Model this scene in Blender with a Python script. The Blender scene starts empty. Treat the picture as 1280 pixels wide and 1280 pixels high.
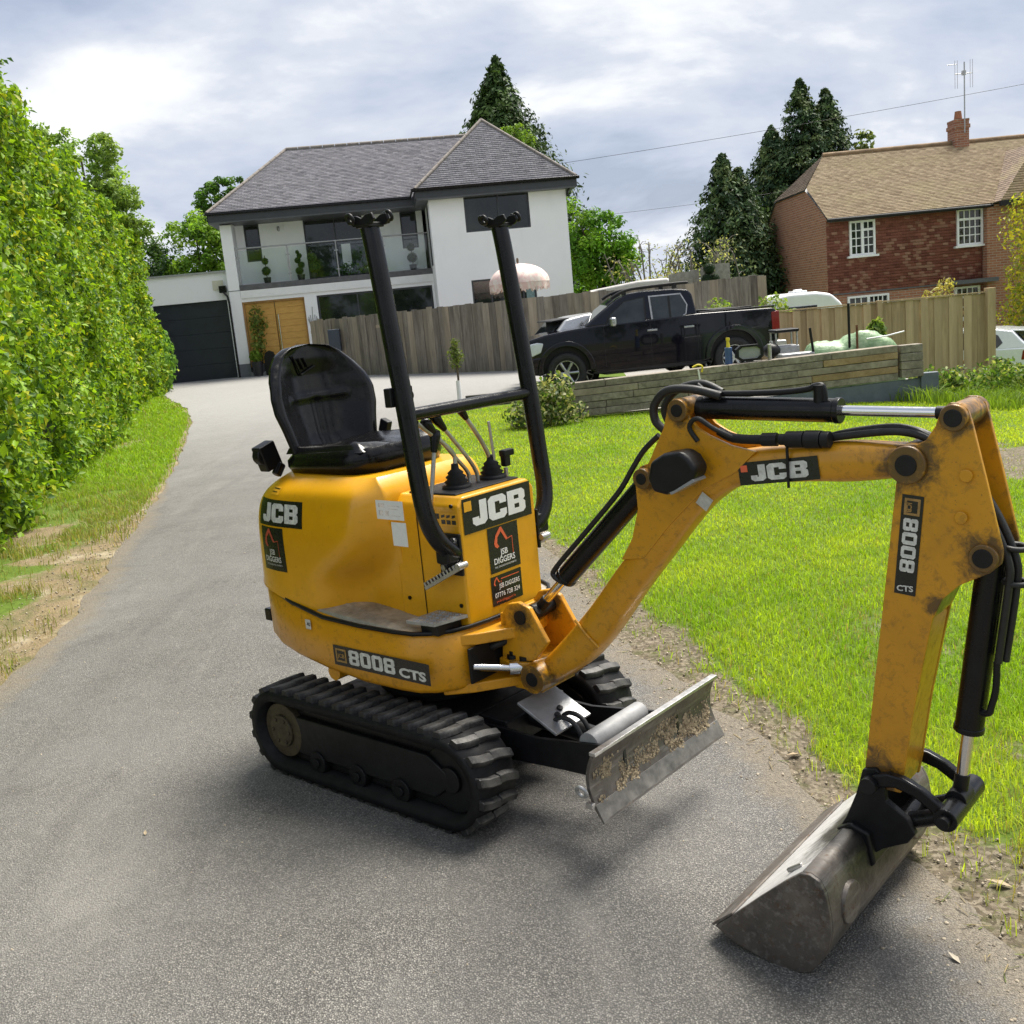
import bpy, bmesh, math, random
import numpy as np
from mathutils import Vector, Matrix, Euler
from mathutils.bvhtree import BVHTree
random.seed(7)
RNG = np.random.default_rng(11)
PI = math.pi
S = bpy.context.scene
COL = S.collection
R = math.radians

# ------------------------------------------------------------------ camera
def make_camera():
    p, r = R(11.04), math.atan(.0953)
    down = np.array([math.sin(r)*math.cos(p), math.cos(r)*math.cos(p), math.sin(p)])
    up = -down
    fw = np.array([0, 0, 1.])-up*up[2]; fw /= np.linalg.norm(fw)
    rt = np.cross(fw, up)
    if rt[0] < 0: rt = -rt
    M = np.array([rt, fw, up])
    m = Matrix(((M[0, 0], -M[0, 1], -M[0, 2]), (M[1, 0], -M[1, 1], -M[1, 2]), (M[2, 0], -M[2, 1], -M[2, 2]))).to_4x4()
    m.translation = (0, 0, 1.635)
    cd = bpy.data.cameras.new('camera'); co = bpy.data.objects.new('camera', cd); COL.objects.link(co)
    cd.sensor_width = 36; cd.sensor_fit = 'HORIZONTAL'; cd.lens = 36*1282/1280
    cd.clip_start = .05; cd.clip_end = 2000
    co.matrix_world = m
    S.camera = co
make_camera()

# ------------------------------------------------------------------ light
SUN_AZ = math.atan2(.72, .69)      # where the sun stands: behind the scene and to the right
SUN_EL = R(62)
def nd(nt, t, loc=(0, 0), **kw):
    n = nt.nodes.new(t); n.location = loc
    for k, v in kw.items(): setattr(n, k, v)
    return n
def make_world():
    w = bpy.data.worlds.new('World'); S.world = w; w.use_nodes = True
    nt = w.node_tree; nt.nodes.clear(); L = nt.links.new
    sky = nd(nt, 'ShaderNodeTexSky', sky_type='NISHITA'); sky.sun_disc = False
    sky.sun_elevation = SUN_EL; sky.sun_rotation = PI/2-SUN_AZ; sky.dust_density = 2.5; sky.air_density = 1.2
    b1 = nd(nt, 'ShaderNodeBackground'); b1.inputs['Strength'].default_value = .12
    L(sky.outputs[0], b1.inputs['Color'])
    tc = nd(nt, 'ShaderNodeTexCoord')
    sp = nd(nt, 'ShaderNodeSeparateXYZ'); L(tc.outputs['Generated'], sp.inputs[0])
    def math_(op, a, b=None, clamp=False):
        m = nd(nt, 'ShaderNodeMath', operation=op); m.use_clamp = clamp
        for i, v in enumerate((a, b)):
            if v is None: continue
            if isinstance(v, (int, float)): m.inputs[i].default_value = v
            else: L(v, m.inputs[i])
        return m.outputs[0]
    zc = math_('ADD', math_('MAXIMUM', sp.outputs['Z'], 0.), .34)
    cb = nd(nt, 'ShaderNodeCombineXYZ')
    L(math_('DIVIDE', sp.outputs['X'], zc), cb.inputs[0]); L(math_('DIVIDE', sp.outputs['Y'], zc), cb.inputs[1])
    def noise(scale, det, rough, off, stretch=(1, 1, 1)):
        mp = nd(nt, 'ShaderNodeMapping'); mp.inputs['Location'].default_value = off; mp.inputs['Scale'].default_value = stretch
        L(cb.outputs[0], mp.inputs[0])
        n = nd(nt, 'ShaderNodeTexNoise'); n.inputs['Scale'].default_value = scale; n.inputs['Detail'].default_value = det
        n.inputs['Roughness'].default_value = rough; n.inputs['Distortion'].default_value = .25
        L(mp.outputs[0], n.inputs['Vector']); return n.outputs['Fac']
    def ramp(f, pts):
        r_ = nd(nt, 'ShaderNodeValToRGB'); e = r_.color_ramp.elements
        while len(e) < len(pts): e.new(.5)
        for el, (p, c) in zip(e, pts): el.position = p; el.color = (*c, 1)
        L(f, r_.inputs[0]); return r_.outputs[0]
    big = noise(.85, 6, .55, (5.3, 2.9, 0), (1, 1.15, 1))
    fine = noise(2.0, 8, .58, (9.4, 4.2, 2), (1, 1.25, 1))
    mixn = math_('ADD', math_('MULTIPLY', big, .68), math_('MULTIPLY', fine, .32))
    cloud_col = ramp(mixn, [(.41, (.23, .268, .35)), (.46, (.33, .367, .447)), (.505, (.42, .448, .505)), (.54, (.55, .563, .585)), (.60, (.65, .65, .645))])
    b2 = nd(nt, 'ShaderNodeBackground'); b2.inputs['Strength'].default_value = .96
    L(cloud_col, b2.inputs['Color'])
    cover = ramp(mixn, [(.30, (.80, .80, .80)), (.50, (1, 1, 1))])
    ms = nd(nt, 'ShaderNodeMixShader'); L(cover, ms.inputs[0]); L(b1.outputs[0], ms.inputs[1]); L(b2.outputs[0], ms.inputs[2])
    o = nd(nt, 'ShaderNodeOutputWorld'); L(ms.outputs[0], o.inputs[0])
make_world()
def make_sun():
    sd = bpy.data.lights.new('sun', 'SUN'); so = bpy.data.objects.new('sun', sd); COL.objects.link(so)
    sd.energy = 4.3; sd.angle = R(30); sd.color = (1, .95, .86)
    d = Vector((math.cos(SUN_EL)*math.cos(SUN_AZ), math.cos(SUN_EL)*math.sin(SUN_AZ), math.sin(SUN_EL)))
    so.rotation_euler = d.to_track_quat('Z', 'Y').to_euler(); so.location = d*60
make_sun()
vs = S.view_settings
vs.view_transform = 'Standard'; vs.look = 'None'; vs.gamma = 1; vs.use_curve_mapping = False; vs.exposure = 0.88
try:
    S.cycles.use_denoising = True
except Exception: pass
S.cycles.max_bounces = 8; S.cycles.transparent_max_bounces = 12

# ------------------------------------------------------------------ materials
MATS = {}
class NT:
    """small helper round a material node tree"""
    def __init__(s, name):
        s.m = bpy.data.materials.new(name); s.m.use_nodes = True; s.nt = s.m.node_tree
        s.b = s.nt.nodes['Principled BSDF']; s.out = s.nt.nodes['Material Output']; MATS[name] = s.m
    def n(s, t, **kw): return nd(s.nt, t, **kw)
    def l(s, a, b): s.nt.links.new(a, b)
    def set(s, **kw):
        names = dict(col='Base Color', rough='Roughness', metal='Metallic', spec='Specular IOR Level', coat='Coat Weight', coatr='Coat Roughness', trans='Transmission Weight', alpha='Alpha', emis='Emission Color', emiss='Emission Strength', ior='IOR', sheen='Sheen Weight')
        for k, v in kw.items():
            i = s.b.inputs[names[k]]
            if hasattr(v, 'is_output'): s.l(v, i)
            else: i.default_value = (*v, 1) if isinstance(v, tuple) and len(v) == 3 else v
        return s
    def coord(s, kind='Object', scale=(1, 1, 1), rot=(0, 0, 0)):
        c = s.n('ShaderNodeTexCoord'); m = s.n('ShaderNodeMapping'); m.inputs['Scale'].default_value = scale; m.inputs['Rotation'].default_value = rot
        s.l(c.outputs[kind], m.inputs[0]); return m.outputs[0]
    def noise(s, scale, det=5, rough=.6, vec=None, dist=0):
        n = s.n('ShaderNodeTexNoise'); n.inputs['Scale'].default_value = scale; n.inputs['Detail'].default_value = det; n.inputs['Roughness'].default_value = rough; n.inputs['Distortion'].default_value = dist
        s.l(vec if vec is not None else s.coord(), n.inputs['Vector']); return n.outputs['Fac']
    def vor(s, scale, vec=None, feature='F1', out='Distance'):
        n = s.n('ShaderNodeTexVoronoi', feature=feature); n.inputs['Scale'].default_value = scale
        s.l(vec if vec is not None else s.coord(), n.inputs['Vector']); return n.outputs[out]
    def ramp(s, f, pts, interp='LINEAR'):
        r_ = s.n('ShaderNodeValToRGB'); e = r_.color_ramp.elements; r_.color_ramp.interpolation = interp
        while len(e) < len(pts): e.new(.5)
        for el, (p, c) in zip(e, pts):
            el.position = p; el.color = (*(c if isinstance(c, tuple) else (c, c, c)), 1)
        s.l(f, r_.inputs[0]); return r_.outputs[0]
    def mix(s, f, a, b, blend='MIX'):
        m = s.n('ShaderNodeMix', data_type='RGBA', blend_type=blend)
        for i, v in ((0, f), (6, a), (7, b)):
            if hasattr(v, 'is_output'): s.l(v, m.inputs[i])
            elif i == 0: m.inputs[0].default_value = v
            else: m.inputs[i].default_value = (*v, 1)
        return m.outputs[2]
    def math(s, op, a, b=0.):
        m = s.n('ShaderNodeMath', operation=op)
        for i, v in enumerate((a, b)):
            if hasattr(v, 'is_output'): s.l(v, m.inputs[i])
            else: m.inputs[i].default_value = v
        return m.outputs[0]
    def attr(s, name, out='Fac'):
        a = s.n('ShaderNodeAttribute', attribute_name=name); return a.outputs[out]
    def rnd(s): return s.n('ShaderNodeObjectInfo').outputs['Random']
    def bump(s, h, strength=.3, dist=.01):
        b = s.n('ShaderNodeBump'); b.inputs['Strength'].default_value = strength; b.inputs['Distance'].default_value = dist
        s.l(h, b.inputs['Height']); s.l(b.outputs[0], s.b.inputs['Normal']); return s

def M(name, col=(.5, .5, .5), rough=.5, metal=0, var=.12, scale=8, bump=0, bscale=60, coat=0, spec=.5):
    """plain surface with a little grain, wear and relief"""
    if name in MATS: return MATS[name]
    t = NT(name)
    n = t.noise(scale, 6, .65)
    lo = tuple(c*(1-var) for c in col); hi = tuple(min(1, c*(1+var)) for c in col)
    t.set(col=t.ramp(n, [(.3, lo), (.7, hi)]), metal=metal, coat=coat, spec=spec)
    t.set(rough=t.ramp(t.noise(scale*2.3, 4), [(.3, max(.02, rough-.1)), (.7, min(1, rough+.12))]))
    if bump: t.bump(t.noise(bscale, 4), bump, .004)
    return t.m

def paint_yellow(name, col, dirt, dirtcol=(.075, .045, .015)):
    t = NT(name)
    v = t.coord()
    big = t.noise(5, 7, .7, v); fine = t.noise(38, 6, .72, v, .4); sp = t.noise(120, 3, .6, v)
    base = t.ramp(big, [(.3, tuple(c*.86 for c in col)), (.7, col)])
    d1 = t.ramp(fine, [(.60-.10*dirt, 0.), (.72, min(1., .75*dirt))])
    c = t.mix(d1, base, dirtcol)
    sc = t.ramp(sp, [(.70-.03*dirt, 0.), (.73, .8*min(1, dirt))])
    c = t.mix(sc, c, (.03, .022, .015))
    scr = t.noise(9, 3, .5, t.coord(scale=(3, 3, 60), rot=(.5, .9, .3))); scr2 = t.noise(7, 3, .5, t.coord(scale=(55, 4, 3), rot=(.2, .3, .8)))
    scm = t.math('MULTIPLY', t.math('MAXIMUM', t.ramp(scr, [(.70, 0.), (.73, 1.)]), t.ramp(scr2, [(.71, 0.), (.74, 1.)])), t.ramp(t.noise(4, 3, .6, v), [(.48, 0.), (.6, .75)]))
    c = t.mix(t.math('MULTIPLY', scm, min(1, .5+dirt*.6)), c, (.13, .065, .015))
    if dirt > .7:
        pm = t.coord(scale=(1, 0, 1)); near = None
        for (px, pz, r_) in ((1.770, 1.187, .13), (1.942, .972, .10), (1.879, 1.300, .08), (.550, .448, .10), (1.007, 1.126, .08), (1.136, 1.322, .08), (1.655, .36, .14), (.505, .648, .08), (1.83, .84, .05)):
            vm = t.n('ShaderNodeVectorMath', operation='DISTANCE'); t.l(pm, vm.inputs[0]); vm.inputs[1].default_value = (px, 0, pz); q_ = t.math('SUBTRACT', 1., t.math('DIVIDE', vm.outputs['Value'], r_)); near = q_ if near is None else t.math('MAXIMUM', near, q_)
        gm = t.ramp(t.math('ADD', near, t.math('MULTIPLY', t.math('SUBTRACT', t.noise(26, 6, .75, v, .5), .5), 1.5)), [(.30, 0.), (.62, .85)]); c = t.mix(gm, c, (.045, .028, .012))
    gr = t.ramp(t.noise(2.6, 6, .72, v, .5), [(.58-.05*dirt, 0.), (.78, min(.42, .18+dirt*.35))]); c = t.mix(gr, c, (.16, .075, .012))
    t.set(col=c, rough=t.ramp(fine, [(.35, .26+.10*dirt), (.7, .42+.15*dirt)]), coat=.35*(1-.5*dirt), coatr=.15)
    t.bump(t.noise(7, 3, .5, v), .06, .02)
    return t.m
paint_yellow('yellow_paint', (.78, .375, .004), .26)
paint_yellow('yellow_paint_worn', (.62, .285, .006), .74)
paint_yellow('yellow_frame', (.70, .315, .007), .66)

M('black_steel', (.009, .009, .010), .42, 0, .35, 14, .05, 90, spec=.28)
M('black_gloss', (.006, .006, .007), .26, 0, .3, 10, .03, 40, spec=.30)
M('seat_vinyl', (.0045, .0045, .005), .20, 0, .3, 22, .05, 260, spec=.26)
M('plastic_trim', (.016, .016, .017), .6, 0, .2, 30, spec=.3)
M('grey_paint', (.26, .262, .265), .5, 0, .2, 20, .1, 90)
M('rubber_hose', (.012, .012, .012), .55, 0, .3, 30, .1, 160)
def chrome():
    t = NT('chrome'); t.set(col=(.72, .72, .73), metal=1., rough=t.ramp(t.noise(30, 4), [(.3, .08), (.7, .2)])); return t.m
chrome()
M('bare_steel', (.42, .41, .40), .38, .85, .2, 20, .06, 100)
M('galvanised', (.40, .405, .41), .48, .7, .15, 24, .05, 120)
def rubber_track():
    t = NT('rubber_track'); n = t.noise(18, 6, .7); n2 = t.noise(70, 4)
    c = t.mix(t.ramp(n, [(.46, 0.), (.68, .8)]), (.014, .014, .015), (.12, .115, .105))
    t.set(col=c, rough=t.ramp(n2, [(.3, .42), (.7, .75)])); t.bump(n2, .25, .004); return t.m
rubber_track()
M('rubber_side', (.009, .009, .010), .62, 0, .4, 12, .1, 60, spec=.25)
def bucket_grease(t, v, c):
    mp = t.n('ShaderNodeMapping'); mp.inputs['Scale'].default_value = (1, .55, 1); t.l(v, mp.inputs[0]); vm = t.n('ShaderNodeVectorMath', operation='DISTANCE'); t.l(mp.outputs[0], vm.inputs[0]); vm.inputs[1].default_value = (1.615, 0, .19)
    gm = t.ramp(t.math('ADD', vm.outputs['Value'], t.math('MULTIPLY', t.math('SUBTRACT', t.noise(18, 6, .75, v, .5), .5), .16)), [(.10, .95), (.17, 0.)]); return t.mix(gm, c, (.012, .011, .010))
def worn_steel():
    t = NT('worn_steel'); v = t.coord()
    n = t.noise(6, 7, .7, v); f = t.noise(45, 6, .7, v, .6); st = t.noise(60, 4, .6, t.coord(scale=(1, .12, 1)))
    c = t.ramp(n, [(.3, (.050, .044, .040)), (.5, (.105, .092, .080)), (.68, (.19, .165, .14))])
    c = t.mix(t.ramp(f, [(.55, 0.), (.68, .85)]), c, (.095, .048, .022))
    c = t.mix(t.ramp(st, [(.52, 0.), (.72, .7)]), c, (.30, .285, .27))
    c = bucket_grease(t, v, c)
    t.set(col=c, metal=t.ramp(st, [(.5, .25), (.7, .8)]), rough=t.ramp(f, [(.3, .36), (.7, .62)])); t.bump(f, .2, .004); return t.m
worn_steel()
def polished_bucket():
    t = NT('polished_steel'); v = t.coord()
    f = t.noise(40, 6, .7, v, .5); n = t.noise(5, 6, .7, v); st = t.noise(70, 4, .6, t.coord(scale=(.12, 1, .12)))
    c = t.ramp(st, [(.3, (.62, .61, .60)), (.7, (.86, .855, .85))])
    c = t.mix(t.ramp(n, [(.58, 0.), (.72, .8)]), c, (.16, .12, .10))
    c = t.mix(t.ramp(f, [(.62, 0.), (.70, .8)]), c, (.10, .05, .025))
    c = bucket_grease(t, v, c)
    t.set(col=c, metal=.55, rough=t.ramp(f, [(.3, .34), (.7, .58)])); t.bump(f, .15, .003); return t.m
polished_bucket()
def mud():
    t = NT('dried_mud'); n = t.noise(60, 5, .7)
    t.set(col=t.ramp(n, [(.35, (.14, .10, .056)), (.65, (.50, .41, .27))]), rough=.95); t.bump(n, .5, .006); return t.m
mud()
M('sticker_black', (.010, .010, .011), .30, 0, .15, 40)
M('sticker_white', (.80, .80, .78), .35, 0, .06, 60)
M('sticker_white_worn', (.60, .60, .56), .5, 0, .25, 60)
M('sticker_orange', (.75, .13, .05), .4, 0, .08, 40)
M('sticker_yellow', (.80, .40, .02), .4, 0, .08, 40)
M('sticker_silver', (.55, .55, .53), .4, .2, .2, 60)

# ------------------------------------------------------------------ mesh helpers
class MB:
    """collects shapes and links them as ONE mesh object"""
    def __init__(s): s.v = []; s.f = []; s.c = None; s.sm = []
    def add(s, vs, fs, smooth=False):
        o = len(s.v); s.v += [tuple(v) for v in vs]; s.f += [tuple(i+o for i in f) for f in fs]; s.sm += [smooth]*len(fs); return s
    def box(s, c, d, rot=None):
        c = Vector(c); h = Vector(d)/2; m = rot if rot is not None else Matrix.Identity(3)
        vs = [c+m@Vector((x*h.x, y*h.y, z*h.z)) for x in (-1, 1) for y in (-1, 1) for z in (-1, 1)]
        return s.add(vs, [(0, 1, 3, 2), (4, 6, 7, 5), (0, 4, 5, 1), (2, 3, 7, 6), (0, 2, 6, 4), (1, 5, 7, 3)])
    def box2(s, a, b):
        return s.box([(a[i]+b[i])/2 for i in range(3)], [abs(b[i]-a[i]) for i in range(3)])
    def cyl(s, p0, p1, r0, r1=None, n=16, caps=True):
        r1 = r0 if r1 is None else r1
        p0, p1 = Vector(p0), Vector(p1); d = (p1-p0).normalized(); q = d.to_track_quat('Z', 'Y').to_matrix()
        vs = []
        for p, r in ((p0, r0), (p1, r1)):
            vs += [p+q@Vector((r*math.cos(2*PI*k/n), r*math.sin(2*PI*k/n), 0)) for k in range(n)]
        s.add(vs, [(k, (k+1) % n, n+(k+1) % n, n+k) for k in range(n)], True)
        if caps: s.add(vs, [tuple(range(n))[::-1], tuple(range(n, 2*n))])
        return s
    def tube(s, pts, r, n=10, caps=True, sub=0):
        P = [Vector(p) for p in pts]
        if sub: P = smooth_path(P, sub)
        rr = r if isinstance(r, (list, tuple)) else [r]*len(P)
        if len(rr) != len(P): rr = [rr[0]+(rr[-1]-rr[0])*i/(len(P)-1) for i in range(len(P))]
        vs = []; t0 = (P[1]-P[0]).normalized(); u = t0.orthogonal().normalized()
        for i, p in enumerate(P):
            t = ((P[min(i+1, len(P)-1)]-P[max(i-1, 0)])).normalized()
            u = (u-t*u.dot(t)).normalized(); w = t.cross(u)
            vs += [p+(u*math.cos(2*PI*k/n)+w*math.sin(2*PI*k/n))*rr[i] for k in range(n)]
        fs = [(i*n+k, i*n+(k+1) % n, (i+1)*n+(k+1) % n, (i+1)*n+k) for i in range(len(P)-1) for k in range(n)]
        s.add(vs, fs, True)
        if caps: s.add(vs, [tuple(range(n))[::-1], tuple(range(len(vs)-n, len(vs)))])
        return s
    def prism(s, poly, a, b, axes='xzy', taper=None):
        """polygon (list of 2-tuples) extruded from a to b; axes: the two polygon axes then the extrusion axis"""
        i0, i1, i2 = ['xyz'.index(c) for c in axes]; n = len(poly); vs = []
        for k, e in enumerate((a, b)):
            for p in poly:
                q = [0, 0, 0]; q[i0] = p[0]; q[i1] = p[1]; q[i2] = e; vs.append(q)
        return s.add(vs, [tuple(range(n))[::-1], tuple(range(n, 2*n))]+[(k, (k+1) % n, n+(k+1) % n, n+k) for k in range(n)])
    def loft(s, rings, closed=True, caps=True, smooth=True):
        n = len(rings[0]); vs = [p for r in rings for p in r]; m = n if closed else n-1
        s.add(vs, [(i*n+k, i*n+(k+1) % n, (i+1)*n+(k+1) % n, (i+1)*n+k) for i in range(len(rings)-1) for k in range(m)], smooth)
        if caps: s.add(vs, [tuple(range(n))[::-1], tuple(range(len(vs)-n, len(vs)))], False)
        return s
    def sphere(s, c, r, n=12, m=8, sc=(1, 1, 1)):
        rings = []
        for i in range(1, m):
            a = PI*i/m
            rings.append([(c[0]+sc[0]*r*math.sin(a)*math.cos(2*PI*k/n), c[1]+sc[1]*r*math.sin(a)*math.sin(2*PI*k/n), c[2]-sc[2]*r*math.cos(a)) for k in range(n)])
        return s.loft(rings)
    def torus(s, c, axis, R_, r, n=24, m=8):
        q = Vector(axis).to_track_quat('Z', 'Y').to_matrix(); c = Vector(c)
        pts = [c+q@Vector((R_*math.cos(2*PI*k/n), R_*math.sin(2*PI*k/n), 0)) for k in range(n+1)]
        return s.tube(pts, r, m, caps=False)
    def quad(s, a, b, c, d): return s.add([a, b, c, d], [(0, 1, 2, 3)])
    def build(s, name, mat, parent=None, bevel=0, seg=2, auto=35, kind=None, col=None, label=None, loc=None):
        me = bpy.data.meshes.new(name); me.from_pydata([tuple(v) for v in s.v], [], s.f); me.validate()
        bm = bmesh.new(); bm.from_mesh(me)
        bmesh.ops.remove_doubles(bm, verts=bm.verts, dist=1e-5) if bevel else None
        bmesh.ops.recalc_face_normals(bm, faces=bm.faces); bm.to_mesh(me); bm.free()
        if not bevel and len(s.sm) == len(me.polygons): me.polygons.foreach_set('use_smooth', s.sm)
        return link(name, me, mat, parent, bevel, seg, kind, label, loc, auto)

def link(name, me, mat, parent=None, bevel=0, seg=2, kind=None, label=None, loc=None, auto=35):
    o = bpy.data.objects.new(name, me); COL.objects.link(o)
    if mat is not None: me.materials.append(mat if not isinstance(mat, str) else MATS[mat])
    if parent: o.parent = parent
    if loc is not None: o.location = loc
    if bevel:
        b = o.modifiers.new('bevel', 'BEVEL'); b.width = bevel; b.segments = seg; b.limit_method = 'ANGLE'; b.angle_limit = R(auto); b.harden_normals = True
        me.polygons.foreach_set('use_smooth', [True]*len(me.polygons))
        try: me.set_sharp_from_angle(angle=R(auto+30))
        except Exception: pass
    if kind: o['kind'] = kind
    if label: o['label'] = label
    return o
def smooth_path(P, sub):
    out = []
    for i in range(len(P)-1):
        p0, p1, p2, p3 = P[max(i-1, 0)], P[i], P[i+1], P[min(i+2, len(P)-1)]
        for k in range(sub):
            t = k/sub
            out.append(.5*((2*p1)+(p2-p0)*t+(2*p0-5*p1+4*p2-p3)*t*t+(3*p1-p0-3*p2+p3)*t**3))
    return out+[P[-1]]
def tag(o, label=None, cat=None, group=None, kind=None):
    if label: o['label'] = label
    if cat: o['category'] = cat
    if group: o['group'] = group
    if kind: o['kind'] = kind
    return o
def thing(name, label, cat, loc=(0, 0, 0), rz=0, group=None):
    o = bpy.data.objects.new(name, None); COL.objects.link(o); o.location = loc; o.rotation_euler = (0, 0, rz); o.empty_display_size = .1
    return tag(o, label, cat, group)
def copy_of(o, parent=None, loc=None, rot=None, name=None):
    c = o.copy(); COL.objects.link(c)
    if parent is not None: c.parent = parent
    if loc is not None: c.location = loc
    if rot is not None: c.rotation_euler = rot
    return c
def np_mesh(name, V, F, colors=None, smooth=False):
    """V (n,3), F (m,k) all faces with k corners; colors per face (m,3)"""
    me = bpy.data.meshes.new(name); m, k = F.shape
    me.vertices.add(len(V)); me.vertices.foreach_set('co', V.astype(np.float32).ravel())
    me.loops.add(m*k); me.loops.foreach_set('vertex_index', F.astype(np.int32).ravel())
    me.polygons.add(m); me.polygons.foreach_set('loop_start', np.arange(0, m*k, k, dtype=np.int32))
    try: me.polygons.foreach_set('loop_total', np.full(m, k, dtype=np.int32))
    except Exception: pass
    if colors is not None:
        a = me.color_attributes.new('Col', 'FLOAT_COLOR', 'CORNER')
        c = np.ones((m, k, 4), np.float32); c[:, :, :3] = colors[:, None, :]; a.data.foreach_set('color', c.ravel())
    me.update(calc_edges=True)
    return me
def sstep(a, b, x):
    t = np.clip((x-a)/(b-a), 0, 1); return t*t*(3-2*t)
def curve_mesh(loops, extrude=0):
    cu = bpy.data.curves.new('outline', 'CURVE'); cu.dimensions = '2D'; cu.fill_mode = 'BOTH'; cu.extrude = extrude
    for lp in loops:
        sp = cu.splines.new('POLY'); sp.points.add(len(lp)-1); sp.use_cyclic_u = True
        for p, q in zip(sp.points, lp): p.co = (q[0], q[1], 0, 1)
    ob = bpy.data.objects.new('outline', cu); me = bpy.data.meshes.new_from_object(ob)
    bpy.data.objects.remove(ob); bpy.data.curves.remove(cu); return me
def text_mesh(txt, size=1, bold=0., sx=1., space=1.):
    cu = bpy.data.curves.new('writing', 'FONT'); cu.body = txt; cu.size = size; cu.offset = bold; cu.space_character = space; cu.fill_mode = 'BOTH'; cu.resolution_u = 3
    ob = bpy.data.objects.new('writing', cu); me = bpy.data.meshes.new_from_object(ob)
    bpy.data.objects.remove(ob); bpy.data.curves.remove(cu)
    for v in me.vertices: v.co.x *= sx
    return me
# ------------------------------------------------------------------ the lie of the land
YAW = -.7217; MO = np.array([-.3245, 3.642])          # where the excavator stands and which way it points
LE = np.array([(-6, -2.15), (2, -2.35), (5, -2.68), (6.5, -2.87), (9.7, -3.53), (13.3, -4.35), (19.9, -6.0), (23.3, -7.1), (31, -10.4), (36, -13.)])
RE = np.array([(-6, 1.5), (1.9, 1.16), (2.7, 1.14), (3.1, .98), (3.74, .79), (4.23, .62), (5.1, .44), (6.8, .25), (9.5, -.25), (12.5, -.95), (15, -1.5), (17, -1.72), (17.7, -1.3), (18.1, -.3), (18.5, .5), (19.2, .95), (36, 2.6)])
def edge_l(Y): return np.interp(Y, LE[:, 0], LE[:, 1])
def edge_r(Y): return np.interp(Y, RE[:, 0], RE[:, 1])
def zt(X, Y):
    X = np.asarray(X, float); Y = np.asarray(Y, float)
    rise = .33*sstep(12, 34, Y)*(1-sstep(0, 6, X))
    k = np.where(Y < 15, .055*np.clip(Y-4, 0, 11)/11, .055+np.clip(Y-15, 0, 20)*.0068)
    fall = k*np.log1p(np.exp((np.clip(X, -20, 40)-2.4)*2.2))/2.2
    fall = fall*(1-sstep(45, 90, Y)*.6)
    xm = (X-MO[0])*math.cos(YAW)+(Y-MO[1])*math.sin(YAW)
    return rise-fall-.085*sstep(.75, 1.45, xm)
def vnoise(X, Y, sc, seed=0):
    r = np.random.default_rng(seed); T = r.random((257, 257))
    x = np.asarray(X)*sc+37.3; y = np.asarray(Y)*sc+11.7
    i = np.floor(x).astype(int); j = np.floor(y).astype(int); fx = x-i; fy = y-j; fx = fx*fx*(3-2*fx); fy = fy*fy*(3-2*fy)
    g = lambda a, b: T[a % 257, b % 257]
    return (g(i, j)*(1-fx)+g(i+1, j)*fx)*(1-fy)+(g(i, j+1)*(1-fx)+g(i+1, j+1)*fx)*fy
def fbm(X, Y, sc, seed=0, o=4):
    return sum(vnoise(X, Y, sc*2**k, seed+k)*.5**(k+1) for k in range(o))/(1-.5**o)
def bare(X, Y):
    """0 = turf, 1 = bare soil"""
    dl = edge_l(Y)-X; dr = X-edge_r(Y); n = fbm(X, Y, 1.6, 3); n2 = fbm(X, Y, 5., 9)
    near = 1-sstep(8.2, 11.5, Y)
    bl = near*(1-sstep(.25, 1.20, dl+(n-.5)*1.7))+(1-near)*(1-sstep(.03, .16, dl+(n2-.5)*.12))
    sandy = .9*sstep(.56, .70, fbm(X, Y, .55, 21))*(dl > .7)*(1-sstep(16, 20, Y))
    wr = .13+.12*sstep(2, 4.5, Y)*(1-sstep(5, 7, Y))+.28*(1-sstep(2.3, 3.3, Y))
    br = 1-sstep(wr*.4, wr*1.7, dr+(n2-.5)*.5)
    patch = .95*sstep(.53, .64, fbm(X, Y, 1.1, 40))*sstep(1.2, 2.0, X)*(1-sstep(4.2, 5.6, Y))
    patch2 = .9*sstep(.60, .68, fbm(X, Y, .5, 44))*sstep(3.3, 4.2, X)*(1-sstep(10, 12, Y))
    b = np.where(dl > 0, np.maximum(bl, sandy), np.maximum(br, np.maximum(patch, patch2)))
    return np.clip(b, 0, 1)

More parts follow.
